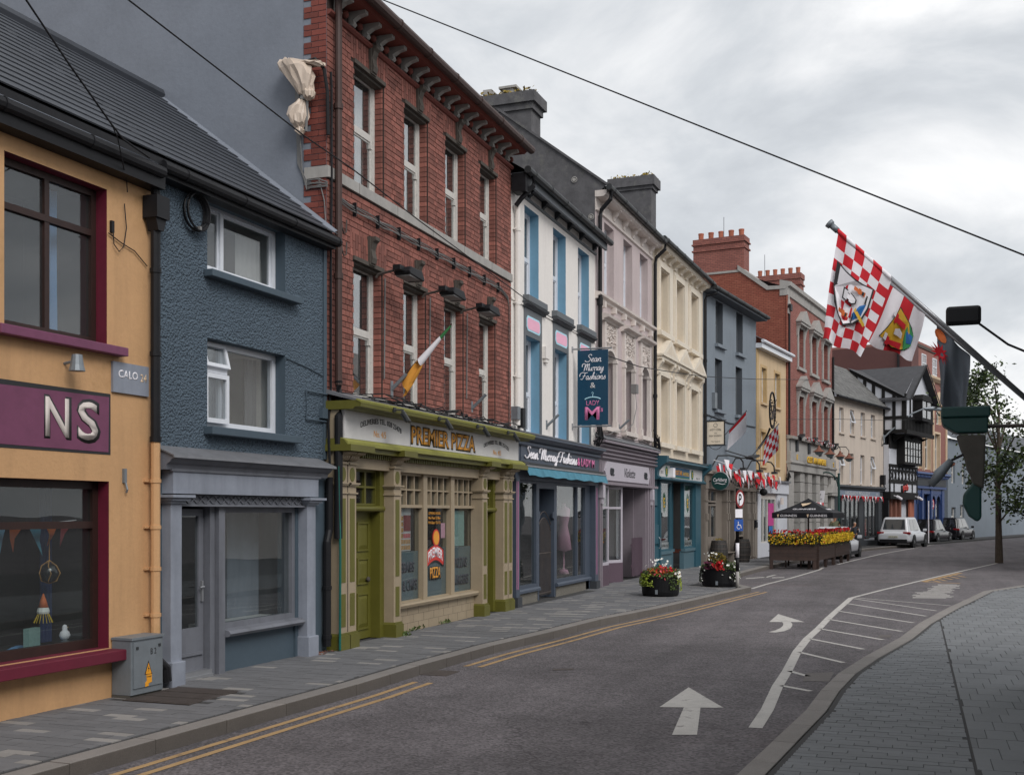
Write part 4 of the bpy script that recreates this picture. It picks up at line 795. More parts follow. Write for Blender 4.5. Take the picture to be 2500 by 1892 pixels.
def pizza_door(x0, x1, mid, knob):
    brick.p('jamb', MB().box(x0-.12,x0,-.02,.16,.05,2.6).box(x1,x1+.14,-.02,.16,.05,2.6).box(x0,x1,.06,.16,1.97,2.02), 'olive', ps)
    dd = brick.p('door', MB().box(x0,x1,.14,.19,.06,1.97), 'olive', ps)
    leafs = [(x0, mid), (mid, x1)] if mid else [(x0, x1)]
    for a, b in leafs:
        for z0, z1 in ((.2,.75),(.88,1.28),(1.38,1.82)):
            a1, b1 = a+.09, b-.09
            brick.p('panel', MB().box(a1,b1,.118,.141,z0,z0+.03).box(a1,b1,.118,.141,z1-.03,z1).box(a1,a1+.03,.119,.141,z0+.03,z1-.03).box(b1-.03,b1,.119,.141,z0+.03,z1-.03).add([(a1+.03,.139,z0+.03),(b1-.03,.139,z0+.03),(b1-.03,.139,z1-.03),(a1+.03,.139,z1-.03),(a1+.08,.12,z0+.09),(b1-.08,.12,z0+.09),(b1-.08,.12,z1-.09),(a1+.08,.12,z1-.09)],[(4,5,6,7),(0,1,5,4),(1,2,6,5),(2,3,7,6),(3,0,4,7)]), 'olive', dd)
        if mid and a == mid: brick.box('leaf_gap', 'mortar', mid-.005, mid+.005, .1385, .15, .06, 1.97, parent=dd)
    brick.p('knob', MB().lathe([(.012,-.07),(.035,-.06),(.042,-.035),(.02,-.02),(.03,.0)], (knob,.14,.95), 12, axis='y'), 'dark_stone', dd, smooth=True)
    brick.p('transom', MB().tube([(x0-.1,-.01,2.02),(x1+.12,-.01,2.02)], .045, 10), 'olive', ps)
    f = MB(); n = 3 if x1-x0 > .9 else 2
    for k in range(n+1): q = x0+(x1-x0)*k/n; f.box(q-.025,q+.025,.05,.12,2.07,2.6)
    f.box(x0,x1,.051,.119,2.07,2.10).box(x0,x1,.051,.119,2.33,2.36).box(x0,x1,.051,.119,2.57,2.6); fl = brick.p('fanlight', f, 'olive', ps); brick.pane(x0,x1,.09,2.1,2.57, 'shop_glass', fl); brick.room(fl, x0, x1, .12, 2.05, 2.6)
pizza_door(.56, 1.62, 1.07, 1.46); pizza_door(5.92, 6.54, None, 6.05)
BAY = [(2.32,3.22),(3.34,4.40),(4.52,5.58)]
for i, (a, b) in enumerate(BAY):
    f = MB().box(a-.06,a+.02,-.04,.12,.50,2.6).box(b-.02,b+.06,-.04,.12,.50,2.6).box(a+.02,b-.02,-.02,.1,2.04,2.09).box(a+.02,b-.02,0,.1,2.56,2.6).box(a+.02,b-.02,0,.1,.5,.54); n = (3, 4, 4)[i]
    for k in range(1, n): q = a+(b-a)*k/n; f.box(q-.02,q+.02,.0,.09,2.09,2.56)
    f.box(a+.02,b-.02,.002,.088,2.32,2.345); w = brick.p('shop_window', f, 'beige_paint', ps)
    brick.pane(a+.02,b-.02,.05,.54,2.04, 'shop_glass', w); brick.pane(a+.02,b-.02,.05,2.09,2.56, 'shop_glass', w); brick.room(w, a-.05, b+.05, .121, .5, 2.6, 'shop_room', 1.6)
    brick.box('frosting', 'frosted', a+.02, b-.02, .062, .066, .54, (1.33, 1.36, 1.35)[i], parent=w)
sl_ = brick.p('sill', MB().ext([(.1,.53),(-.1,.515),(-.13,.49),(-.11,.445),(.0,.44)], 2.02, 5.53), 'beige_paint', ps); sr = brick.p('stall_riser', MB().box(2.0,5.53,-.02,.1,.02,.44), 'beige_paint', ps)
jb = MB()
for r in range(3):
    z = .05+r*.13; jb.box(2.0,5.53,-.0215,-.019,z+.128,z+.131)
    for k in range(9): x = 2.2+k*.42+(.21 if r % 2 else 0); (jb.box(x,x+.004,-.0215,-.019,z,z+.128) if x < 5.5 else None)
brick.p('block_joints', jb, 'mortar', sr)
fw_ = ps
text('lettering', 'KEBABS', 'frost_text', ps, (2.70, .048, 1.0), .16, .66, bold=.03, ext=.001); text('lettering', '& CHIPS', 'frost_text', ps, (2.86, .048, .70), .17, .55, bold=.03, ext=.001); text('lettering', 'PIZZAS', 'frost_text', ps, (5.05, .048, .98), .17, .58, bold=.03, ext=.001); text('lettering', 'BURGERS', 'frost_text', ps, (5.05, .048, .67), .17, .74, bold=.03, ext=.001)
lg = brick.p('window_logo', MB().prism([(3.48,1.08)] + [(3.5+.74*k/10, 1.33+.10*math.sin(k*.314)) for k in range(11)] + [(4.26,1.08)] + [(4.24-.74*k/10, 1.02+.1*math.sin(k*.314)) for k in range(11)], .040, .046), 'ink', ps); brick.p('logo_band', MB().prism([(3.52,1.10)] + [(3.53+.68*k/10, 1.31+.09*math.sin(k*.314)) for k in range(11)] + [(4.22,1.10)] + [(4.2-.68*k/10, 1.05+.1*math.sin(k*.314)) for k in range(11)], .035, .0395), 'sign_red', lg)
text('lettering', 'PREMIER', 'flag_white', lg, (3.87, .034, 1.12), .16, .62, bold=.03, ext=.001, arch=.09); text('lettering', 'PIZZA', 'ink', lg, (3.87, .0395, .83), .20, .5, bold=.06, ext=.001); text('lettering', 'PIZZA', 'sign_orange', lg, (3.87, .038, .84), .18, .45, bold=.02, ext=.001, arch=.01)
brick.p('logo_disc', MB().lathe([(.01,0),(.15,0),(.15,.004),(.01,.004)], (3.9,.036,1.53), 20, axis='y'), 'sign_red', lg); brick.p('logo_disc', MB().lathe([(.01,0),(.12,0),(.12,.004),(.01,.004)], (3.9,.031,1.53), 20, axis='y'), 'sign_orange', lg)
for k, (tx, z) in enumerate((('OPENING HOURS', 1.93), ('Mon-Thurs 12-10pm', 1.85), ('Fri-Sun 12-12', 1.77))): text('lettering', tx, 'sign_orange', lg, (3.85, .045, z), .045, .5, bold=.02, ext=.001)
po = brick.p('poster', MB().box(2.36,2.92,.066,.07,1.34,2.03), 'sign_white', ps); pg = [MB(), MB(), MB()]
for r in range(6):
    for c in range(6): (pg[0] if c < 3 or r < 2 else pg[1]).box(2.375+c*.09, 2.45+c*.09, .0625, .0655, 1.36+r*.095, 1.43+r*.095) if not (r > 2 and c > 2) else None
pg[2].box(2.645,2.91,.0625,.0655,1.66,1.92); brick.p('poster_print', pg[0], 'poster_a', po, kind='stuff'); brick.p('poster_print', pg[1], 'petal_pink', po, kind='stuff'); brick.box('poster_photo', 'poster_red', 2.645,2.91,.0622,.0624,1.66,1.92, parent=po)
brick.box('menu_sheet', 'poster_b', 4.66, 5.25, .066, .07, 1.36, 2.0, parent=ps); brick.box('notice', 'pink', 4.18, 4.36, .066, .07, 1.52, 1.78, parent=ps); brick.box('notice', 'poster_b', 3.38, 3.6, .066, .07, 1.62, 1.95, parent=ps)
# tangle of wires on the shop's lead roof
tw = MB()
for k in range(9):
    x = .2 + random.random()*1.2; pts = []
    while x < 7.3: pts.append((x, -.08-.38*random.random(), 3.66-.1*random.random()+.07*random.random())); x += random.uniform(.3, .8)
    if len(pts) > 2: tw.tube(pts, .008, 5)
brick.p('cables', tw, 'black_paint', ps)
brick.p('hose', MB().tube([(-.06,-.22,2.6),(-.05,-.24,1.4),(-.06,-.24,.06)], .018, 7), 'hose_green')
t = thing('weeds', 'green weeds sprouting along the foot of the pizza shop wall', 'weeds', (13.92+2.6, 7.68, .045)); wd = MB()
for k in range(90):
    x = random.choice([random.gauss(-.55,.05), random.gauss(.3,.16), random.gauss(1.5,.1)]); y = random.uniform(-.08,.03) - (.2 if x < -.4 else 0); a = random.random()*6.3; h = random.uniform(.02,.08); wd.add([(x,y,0),(x+.02*math.cos(a),y+.02*math.sin(a),h),(x+.05*math.cos(a),y+.05*math.sin(a),h*.8),(x+.02*math.cos(a+.6),y+.02*math.sin(a+.6),h*.4)],[(0,1,2,3)])
wd.build('leaves', 'leaf', t, kind='stuff')

# ---- things fixed to the brick front
P0 = Vector((13.92, 7.72, 0))
t = thing('wrapped_lantern', 'street lantern wrapped in grey plastic on the brick corner', 'lantern', P0 + Vector((-.05, .22, 8.1)))
def crumple(prof, c, n=22, amp=.16, sx=1, sy=1, seed=1):
    rnd = random.Random(seed); m = MB(); rows = len(prof); vs = []
    off = [[rnd.uniform(-1,1) for _ in range(n)] for _ in range(rows)]
    for i, (r, h, dx, dy) in enumerate(prof):
        for k in range(n):
            a = 2*math.pi*k/n; rr = r*(1+amp*off[i][k]); vs.append((c[0]+dx+rr*sx*math.cos(a), c[1]+dy+rr*sy*math.sin(a), c[2]+h+.02*off[i][(k+3) % n]))
    fs = [(i*n+k, i*n+(k+1) % n, (i+1)*n+(k+1) % n, (i+1)*n+k) for i in range(rows-1) for k in range(n)] + [tuple(range(n-1,-1,-1)), tuple(range((rows-1)*n, rows*n))]
    return m.add(vs, fs)
crumple([(.03,-.02,0,.0),(.09,.03,0,.02),(.12,.12,0,.05),(.17,.26,0,.1),(.20,.38,0,.16),(.2,.46,0,.22),(.12,.52,0,.28),(.03,.55,0,.3)], (-.1,.0,-.36), sy=1.1, seed=3).build('wrapping', 'plastic_wrap', t)
crumple([(.16,-.02,0,.2),(.15,.0,0,.05),(.13,.0,0,-.05),(.10,-.02,0,-.16),(.04,-.05,0,-.24)], (-.1,.0,.08), sx=.8, amp=.2, seed=5).build('wrapping', 'plastic_wrap', t)
crumple([(.02,-.02,0,0),(.07,.02,0,.02),(.05,.07,0,.02),(.11,.13,0,.03),(.14,.24,0,.05),(.12,.36,0,.03),(.06,.44,0,-.01),(.02,.46,0,-.02)], (-.1,.1,-.86), amp=.2, seed=8).build('wrapping', 'plastic_wrap', t)
crumple([(.02,0,0,0),(.08,.03,0,0),(.09,.1,0,0),(.05,.16,0,0)], (-.12,-.03,-.42), amp=.2, seed=9).build('wrapping', 'plastic_wrap', t)
MB().tube([(.0,-.27,-.9),(-.02,-.27,-.3),(-.06,-.24,0),(-.1,-.12,.14),(-.1,.0,.12)], .026, 8).build('bracket_arm', 'black_paint', t)
MB().tube([(-.1,.05,-.36),(-.11,.06,-.42)], .055, 8).tube([(-.1,.02,-.85),(-.1,.0,-.42)], .02, 6).build('tape', 'cable_grey', t)
def floodlight(i, x, z, lab):
    t = thing('floodlight', lab, 'floodlight', P0 + Vector((x, -.42, z)), 0, 'floodlights on the brick wall')
    MB().prism([(-.27,-.02),(-.2,.06),(.2,.06),(.30,-.06),(.27,-.09),(-.24,-.06)], -.15, .12).build('housing', 'black_paint', t, bevel=.015); MB().box(-.22,.26,-.13,.1,-.085,-.065).build('glass', 'cable_grey', t)
    MB().box(-.42,-.26,-.06,.06,-.02,.05).build('gear_box', 'black_paint', t); MB().tube([(-.3,.05,0),(-.3,.36,-.05),(-.3,.40,-.1)], .02, 6).build('arm', 'iron', t); MB().tube([(.0,.39,-.05),(-.02,.395,-1.6)], .012, 6).build('conduit', 'cable_grey', t)
for i, (x, z, n) in enumerate(((1.78,5.62,'first'),(3.5,5.63,'second'),(5.17,5.64,'third'))): floodlight(i, x, z, f'black floodlight on the brick wall, {n} of three from the left')
for i, (x, n) in enumerate(((.98,'leftmost'),(2.62,'second'),(4.3,'third'),(5.86,'rightmost'))):
    t = thing('sign_light', f'{n} of the four black spotlights over the white pizza sign' if i in (0, 3) else f'{n} from left of the four black spotlights over the pizza sign', 'spotlight', P0 + Vector((x, -.57, 3.46)), 0, 'spotlights over the pizza sign')
    MB().box(-.05,.03,-.02,.04,-.03,.03).tube([(-.02,.0,0),(.04,-.09,.0),(.1,-.1,-.0)], .012, 6).build('bracket', 'dark_grey_metal', t)
    o = MB().box(-.11,.11,-.015,.03,-.09,.09).box(-.09,.09,.03,.06,-.07,.07).build('lamp_head', 'dark_grey_metal', t, bevel=.008); o.location = (.12,-.14,-.09); o.rotation_euler = (R(-32), 0, R(18))
def flagpole_holder(b, x, z, name='flag_bracket'): return b.p(name, MB().box(x-.035,x+.035,-.015,0,z-.1,z+.1).tube([(x,-.01,z-.03),(x+.02,-.28,z+.22)], .03, 8), 'zinc')
flagpole_holder(brick, 5.45, 3.92)
t = thing('tricolour_flag', 'furled orange white and green flag on a short pole over the pizza shop', 'flag', P0 + Vector((2.05, 0, 3.92)))
MB().box(-.04,.04,-.02,0,-.16,.1).tube([(0,-.01,-.03),(.02,-.26,.2)], .032, 8).build('bracket', 'zinc', t); pole0, pole1 = Vector((.0,-.1,.06)), Vector((.12,-.98,.96)); MB().tube([pole0, pole1], .014, 8).build('pole', 'brown_pipe', t)
def roll(a, b, r0, r1, hang, mat, seed):
    A_, B_ = pole0.lerp(pole1, a), pole0.lerp(pole1, b)
    MB().grid(lambda u, v: tuple((A_.lerp(B_, u) + Vector((.06*math.sin(v*6.283)*(r0+(r1-r0)*u)/.06, 0, 0)) + Vector((0, .4*(r0+(r1-r0)*u)*math.cos(v*6.283), -(r0+(r1-r0)*u)*(1-math.cos(v*6.283))*hang))*1.0)), 8, 16).build('cloth', mat, t, smooth=True)
roll(.80, .985, .028, .016, 1.0, 'flag_green', 1); roll(.42, .80, .06, .028, 1.0, 'flag_white', 2)
MB().grid(lambda u, v: tuple(pole0.lerp(pole1, .14+.30*u) + Vector((.03*math.sin(v*9+u*4), .05*math.sin(v*7), -.02-v*(.40-.24*u)*(1-.35*abs(v-.4))))), 10, 12).build('cloth', 'flag_orange', t, smooth=True)

# ================================================================ white house with blue reveals, dark fashion shop
white = Bld('white_house', 'white house with sky blue window reveals above the dark fashion shop', (21.52, 7.72), 0)
WU = [(.85,1.80),(2.84,3.83),(4.85,5.83)]; WL = [(.91,1.86),(2.93,3.89),(4.92,5.86)]
white.wall(0, 6.41, 3.3, 8.78, [(a,b,6.53,8.43) for a,b in WU] + [(a,b,3.66,5.70) for a,b in WL], 'white_wall', rev='sky_blue', depth=.26, back=7.5)
for a, b in WU:
    w = white.window(a, b, 6.53, 8.43, .2, 'upvc', .065, rails=(.47,), curtain=[(.5,.97,0,1)], cm='grey_blind'); MB().box(a-.1,b+.25,-.13,0,6.40,6.525).build('sill', 'grey_paint', w)
for i, (a, b) in enumerate(WL):
    w = white.window(a, b, 3.66, 5.70, .2, 'upvc', .065, rails=(.42,), curtain=None if i else [(.55,.97,0,1)], cm='grey_blind')
    MB().box(a-.11,a,-.02,0,3.62,6.28).box(b,b+.12,-.02,0,3.62,6.28).box(a,b,-.02,0,5.70,6.28).build('surround', 'grey_paint', w)
    MB().ext([(0,6.27),(-.05,6.28),(-.07,6.32),(-.13,6.34),(-.14,6.385),(0,6.39)], a-.2, b+.3).build('hood_moulding', 'charcoal', w)
    def ch(x0, x1, z0, z1, c): return [(x0+c,z0),(x1-c,z0),(x1,z0+c),(x1,z1-c),(x1-c,z1),(x0+c,z1),(x0,z1-c),(x0,z0+c)]
    p = MB().prism(ch(a+.02,b-.02,5.81,6.13,.07), -.028, -.02).build('panel_border', 'pale_blue', w); MB().prism(ch(a+.06,b-.06,5.85,6.09,.06), -.032, -.0281).build('panel', 'pink', w)
white.p('string_course', MB().box(0,6.41,-.025,0,6.30,6.345), 'white_wall'); white.p('frieze_moulding', MB().ext([(0,8.55),(-.05,8.56),(-.05,8.60),(0,8.61)], 0, 6.41), 'grey_paint')
for x in (.12, 1.05, 2.0, 2.95, 3.95, 4.95, 6.15): white.p('eaves_bracket', MB().ext([(0,8.62),(-.03,8.62),(-.05,8.66),(-.09,8.68),(-.11,8.73),(-.17,8.75),(-.25,8.80),(-.25,8.88),(0,8.88)], x, x+.1), 'charcoal')
white.p('eaves_board', MB().box(-.02,6.43,-.32,-.26,8.66,8.84).box(-.02,6.43,-.26,0,8.80,8.84), 'grey_paint'); white.gutter(-.1, 6.5, 8.86, .40, 'dark_grey_metal', .075)
white.p('roof', MB().add([(0,-.3,8.9),(6.41,-.3,8.9),(6.41,4,11.6),(0,4,11.6),(6.41,7.5,8.9),(0,7.5,8.9)],[(0,1,2,3),(3,2,4,5)]), 'slate')
white.p('downpipe', MB().box(-.06,.26,-.34,-.05,8.45,8.82).tube([(.2,-.42,8.8),(.2,-.42,8.6),(.1,-.2,8.35),(.08,-.08,8.2)], .05, 8), 'black_paint'); white.pipe(.20, 3.75, 8.25, 'white_wall', .055, .08)
white.p('alarm_box', MB().box(2.05,2.34,-.09,0,5.36,5.62).box(2.1,2.3,-.07,0,5.28,5.36), 'white_wall'); flagpole_holder(white, 2.35, 3.92)
white.p('junction_box', MB().box(.02,.2,-.14,0,3.86,4.12), 'zinc'); white.p('meter_box', MB().box(.40,.56,-.12,0,3.72,4.12), 'black_paint')
ws = white.p('shopfront', MB().box(0,6.41,-.1,.1,2.65,3.4).box(0,.22,-.12,.2,.2,2.65).box(6.0,6.3,-.12,.2,.2,2.65).box(5.62,6.0,.02,.2,.05,2.65), 'shop_dark')
white.p('cornice', MB().ext([(0,3.66),(-.3,3.58),(-.3,3.53),(-.24,3.52),(-.18,3.46),(-.12,3.44),(-.12,3.40),(0,3.40)], -.02, 6.40), 'shop_dark', ws); white.p('flashing', MB().ext([(-.004,3.68),(-.31,3.60),(-.31,3.585),(-.004,3.665)], -.02, 6.40), 'lead', ws); white.p('moulding', MB().tube([(.0,-.14,3.385),(6.35,-.14,3.385)], .035, 8), 'shop_dark', ws)
for x in (.03, 6.08):
    for k in (0, .09): white.box('stripe', 'lady_pink', x+k, x+k+.022, -.1205, -.115, .4, 2.6, parent=ws)
white.p('plinth', MB().box(-.02,.26,-.16,.1,.02,.24), 'charcoal', ws); white.p('plinth', MB().box(5.98,6.34,-.16,.1,.02,.24), 'charcoal', ws)
sg = white.box('sign_board', 'shop_dark', .3, 6.02, -.115, -.1, 3.0, 3.37, parent=ws)
script('Sean Murray Fashions', 'flag_white', sg, (2.4, -.135, 3.10), .25, 3.75, r=.016); text('lettering', '& LADY M', 'lady_pink', sg, (5.1, -.13, 3.09), .19, 1.5, bold=.015, ext=.012)
aw = white.p('awning', MB().box(.08,6.36,-.24,-.1,2.89,3.0).ext([(-.1,2.99),(-.24,3.01),(-.30,2.96),(-.30,2.90),(-.1,2.88)], .05, .35), 'dark_grey_metal', ws); white.p('awning_rail', MB().box(.08,6.36,-.32,-.24,2.90,2.935), 'aluminium', aw)
white.p('awning_valance', MB().grid(lambda u, v: (.1+6.24*u, -.30-.07*(1-v)+.008*math.sin(u*90+v*3)*(1-v), 2.72+.185*v+.012*math.sin(u*37)*(1-v)), 120, 5), 'awning_blue', aw, smooth=True)
def shop_win(b, x0, x1, z0, z1, fm, par, muls=(), fw=.07, y=.02, rm='shop_room', d=1.6):
    xs = [x0] + [x0+(x1-x0)*q for q in muls] + [x1]; f = MB().box(x0,x0+fw,y,y+.12,z0,z1).box(x1-fw,x1,y,y+.12,z0,z1).box(x0+fw,x1-fw,y+.001,y+.119,z1-fw,z1).box(x0+fw,x1-fw,y+.001,y+.119,z0,z0+fw)
    for q in xs[1:-1]: f.box(q-fw/2,q+fw/2,y+.002,y+.118,z0+fw,z1-fw)
    w = b.p('shop_window', f, fm, par)
    for a, c in zip(xs, xs[1:]): b.pane(a+.03, c-.03, y+.05, z0+fw-.02, z1-fw+.02, 'shop_glass', w)
    if rm: b.room(w, x0, x1, y+.12, z0, z1, rm, d)
    return w
w1 = shop_win(white, .22, 1.78, .36, 2.66, 'shop_dark', ws); w2 = shop_win(white, 3.12, 5.62, .36, 2.66, 'shop_dark', ws, (.70,))
for a, b in ((.22,1.8),(3.1,5.9)):
    white.p('stall_riser', MB().box(a,b,.02,.2,.02,.26), 'pebbledash', ws); white.p('sill', MB().ext([(.14,.37),(-.02,.36),(-.05,.33),(-.05,.28),(.1,.25)], a-.02, b+.02), 'shop_dark', ws)
white.p('entrance', MB().box(1.78,1.9,.02,1.4,.05,2.66).box(3.0,3.12,.02,1.4,.05,2.66).box(1.9,3.0,1.35,1.45,.05,2.66).box(1.9,3.0,.02,1.35,2.5,2.66).prism([(1.88,1.95),(1.97,2.0),(1.97,1.85),(1.9,1.8)], .02, .06).prism([(3.02,1.95),(2.93,2.0),(2.93,1.85),(3.0,1.8)], .02, .06), 'shop_dark', ws)
white.p('shop_door', MB().box(1.92,2.98,1.29,1.34,.1,2.5), 'ink', ws)
gt = MB()
for k in range(13):
    x = 1.95+k*.085; top = 1.55+.28*math.sin(math.pi*k/12); gt.tube([(x,.1,.12),(x,.1,top)], .009, 5)
for z in (.16, 1.05): gt.box(1.93,2.99,.09,.11,z,z+.025)
gt.tube([(1.94+1.04*k/16,.1,1.56+.29*math.sin(math.pi*k/16)) for k in range(17)], .012, 5).tube([(1.94+1.04*k/16,.1,1.70+.29*math.sin(math.pi*k/16)) for k in range(17)], .012, 5)
white.p('iron_gate', gt, 'iron', ws)
def bush(name, label, loc, r, n, mats, cat='plant', size=.05, squash=.8):
    t = thing(name, label, cat, loc); ms = [MB() for _ in mats]
    for k in range(n):
        a, b, q = random.random()*6.283, math.acos(random.uniform(-.3,1)), r*random.uniform(.55,1.0); p = Vector((q*math.sin(b)*math.cos(a), q*math.sin(b)*math.sin(a), q*math.cos(b)*squash))
        leaf(random.choice(ms), p, size)
    for m, k in zip(ms, mats): m.build('foliage', k, t, kind='stuff')
    return t
def leaf(m, p, s, nrm=None):
    u = Vector((random.gauss(0,1), random.gauss(0,1), random.gauss(0,.7))).normalized(); v = u.cross(Vector((random.gauss(0,1), random.gauss(0,1), random.gauss(0,1)))).normalized(); s *= random.uniform(.7,1.3)
    m.add([p-u*s*.5, p+v*s*.28, p+u*s*.5, p-v*s*.28], [(0,1,2,3)])
bush('display_plant', 'bushy dark green plant inside the fashion shop left window', put(white, .75, .6, .62), .38, 350, ['leaf_dark', 'leaf'], size=.09)
t = thing('mannequin', 'headless mannequin in a pink gown in the fashion shop window', 'mannequin', put(white, 5.3, .5, .45)); MB().lathe([(.14,0),(.1,.1),(.02,.12),(.02,.55),(.2,.6),(.15,.95),(.1,1.2),(.15,1.45),(.16,1.6),(.05,1.68),(.04,1.75)], (0,0,0), 14).build('gown', 'pink', t, smooth=True)
for k, x in enumerate((3.5, 3.95, 4.5)):
    t = tag(MB().lathe([(.01,0),(.1,.0),(.14,.04),(.1,.09),(.03,.12)], (0,0,0), 14, sx=1.3).build('display_hat', 'lav_trim', None, smooth=True), ('pale hat on the fashion shop display floor nearest the gate', 'pale hat in the middle of the fashion shop display floor', 'pale hat beside the pink gown in the fashion window')[k], 'hat', 'hats in the fashion shop window'); t.location = put(white, x, .45+.1*k, .44)
# projecting banner
t = thing('hanging_banner', 'teal projecting banner of the fashion shop with white script', 'hanging sign', (21.52+4.35, 7.72, 0))
MB().box(-.012,.012,-.89,-.14,4.05,5.83).build('panel', 'banner_teal', t); MB().tube([(0,0,5.87),(0,-.98,5.86)], .02, 8).tube([(0,0,4.02),(0,-.96,4.02)], .02, 8).box(-.04,.04,-.02,0,5.8,5.93).box(-.04,.04,-.02,0,3.95,4.1).build('arms', 'aluminium', t)
for tx, z, h, wd in (('Sean',5.55,.17,.38),('Murray',5.34,.17,.50),('Fashions',5.13,.17,.58)): script(tx, 'flag_white', t, (-.013,-.53,z), h, wd, rot=(90,0,-90), r=.009)
text('lettering', '&', 'sign_white', t, (-.013,-.515,4.93), .13, .13, rot=(90,0,-90), bold=.01, ext=.002)
MB().tube([(-.014,-.515+.23*math.cos(k*.2+.57),4.60+.11*math.sin(k*.2+.57)) for k in range(11)], .014, 5).tube([(-.014,-.515,4.72),(-.014,-.515,4.78),(-.014,-.54,4.81),(-.014,-.50,4.83),(-.014,-.49,4.80)], .007, 5).build('hanger_emblem', 'pale_blue', t)
text('lettering', 'LADY', 'lady_pink', t, (-.013,-.515,4.52), .11, .32, rot=(90,0,-90), bold=.005, ext=.002); text('lettering', "M", 'lady_pink', t, (-.013,-.50,4.18), .30, .36, rot=(90,0,-90), bold=.02, ext=.002); text('lettering', "'s", 'lady_pink', t, (-.013,-.72,4.36), .12, .09, rot=(90,0,-90), bold=.02, ext=.002)

# ================================================================ lavender house, Violette
lav = Bld('lavender_house', 'pale lavender stucco house above the violet shop, dark gable on its left', (27.93, 7.72), -1.14)
LU = [(.84,1.77),(2.77,3.72),(4.61,5.57)]; LL = [(.70,1.84),(2.66,3.80),(4.52,5.62)]
lav.wall(0, 6.11, 3.6, 10.2, [(a,b,7.66,9.62) for a,b in LU] + [(a,b,4.24,6.30) for a,b in LL], 'lavender', depth=.27, back=7.5)
for a, b in LU: lav.window(a, b, 7.66, 9.62, .2, 'upvc', .06, rails=(.5,), curtain=[(.1,.97,0,1)], cm='grey_blind')
for i, (a, b) in enumerate(LL):
    w = lav.window(a+.12, b-.12, 4.24, 6.18, .2, 'upvc', .06, rails=(.48,), curtain=[(.1,.97,0,1)], cm='grey_blind'); n = 12; cx_ = (a+b)/2; r = (b-a)/2-.1
    arc = [(cx_+r*math.cos(math.pi*k/n), 6.02+.26*math.sin(math.pi*k/n)) for k in range(n+1)]
    MB().prism(arc + [(a-.02,6.0),(a-.02,6.98),(b+.02,6.98),(b+.02,6.0)], -.03, .2).build('arch', 'lav_trim', w)
    MB().prism([(cx_+(r+.1)*math.cos(math.pi*k/n), 6.02+.34*math.sin(math.pi*k/n)) for k in range(n+1)] + arc[::-1], -.07, -.03).build('archivolt', 'lav_trim', w)
    for x in (a-.04, b-.10): MB().box(x,x+.14,-.08,.02,4.10,6.98).box(x-.03,x+.17,-.1,.02,4.08,4.42).box(x-.02,x+.16,-.1,.02,6.0,6.08).build('pilaster', 'lav_trim', w)
    cv = MB()
    for k in range(70):
        x, z = a+.05+(b-a-.1)*random.random(), 6.42+.5*random.random(); q = random.uniform(.03,.07); an = random.random()*3
        cv.tube([(x-q*math.cos(an),-.05,z-q*math.sin(an)),(x,-.085,z),(x+q*math.cos(an+1.3),-.05,z+q*math.sin(an+1.3))], .02, 5)
    cv.build('carved_panel', 'lav_trim', w, kind='stuff')
    MB().ext([(0,6.98),(-.08,7.0),(-.10,7.04),(-.22,7.07),(-.24,7.13),(0,7.20)], a-.2, b+.22).build('hood_cornice', 'lav_trim', w)
    MB().box(a-.1,b+.1,-.14,0,4.12,4.235).build('sill', 'lav_trim', w)
lav.p('sill_band', MB().ext([(0,7.46),(-.06,7.48),(-.07,7.54),(-.15,7.57),(-.16,7.63),(0,7.66)], 0, 6.11), 'lav_trim')
for k in range(6): lav.p('band_bracket', MB().box(.5+k*1.02,.66+k*1.02,-.12,0,7.32,7.48), 'lav_trim')
lav.p('frieze_moulding', MB().ext([(0,9.72),(-.05,9.74),(-.05,9.80),(0,9.82)], 0, 6.11), 'lav_trim'); lav.p('frieze', MB().box(0,6.11,-.02,0,9.82,10.1), 'lav_trim')
for k in range(6): lav.p('cornice_bracket', MB().ext([(0,9.80),(-.06,9.82),(-.08,9.90),(-.14,9.95),(-.18,10.02),(-.26,10.05),(-.26,10.10),(0,10.10)], .5+k*1.03, .66+k*1.03), 'lav_trim')
lav.p('cornice', MB().ext([(0,10.06),(-.22,10.06),(-.30,10.11),(-.31,10.22),(0,10.22)], -.02, 6.13), 'lav_trim'); lav.gutter(-.1, 6.15, 10.26, .40, 'dark_grey_metal', .08)
lav.p('downpipe', MB().tube([(.12,-.4,10.2),(.12,-.38,10.0),(.15,-.12,9.75),(.15,-.09,9.6),(.15,-.09,4.0)], .055, 10).tube([(.15,-.09,7.5),(.15,-.09,7.3)], .075, 10).tube([(.15,-.09,5.6),(.15,-.09,5.52)], .068, 10), 'black_paint')
lav.p('gable', MB().add([(-.01,0,3),(-.01,0,10.1),(-.01,-.34,10.36),(-.01,3.9,13.6),(-.01,7.5,10.9),(-.01,7.5,3)],[(0,1,2,3,4,5)]).box(-.03,.3,-.34,-.3,10.3,10.4), 'dark_render')
lav.p('gable_coping', MB().add([(-.06,-.36,10.36),(.3,-.36,10.36),(.3,3.9,13.62),(-.06,3.9,13.62),(-.06,-.36,10.29),(-.06,3.9,13.55)],[(0,1,2,3),(0,3,5,4)]), 'dark_render')
lav.p('roof', MB().add([(0,-.3,10.3),(6.11,-.3,10.3),(6.11,3.9,13.5),(0,3.9,13.5),(6.11,7.5,10.8),(0,7.5,10.8)],[(0,1,2,3),(3,2,4,5)]), 'slate')
ri = MB()
for y, z in ((.55,10.55),(1.9,10.9),(.1,9.55),(2.6,12.0)): ri.tube([(-.03,y+.07*math.cos(k*.52),z+.07*math.sin(k*.52)) for k in range(13)], .012, 5).tube([(-.02,y,z),(-.05,y,z)], .045, 8)
lav.p('wall_tie_plates', ri, 'limestone')
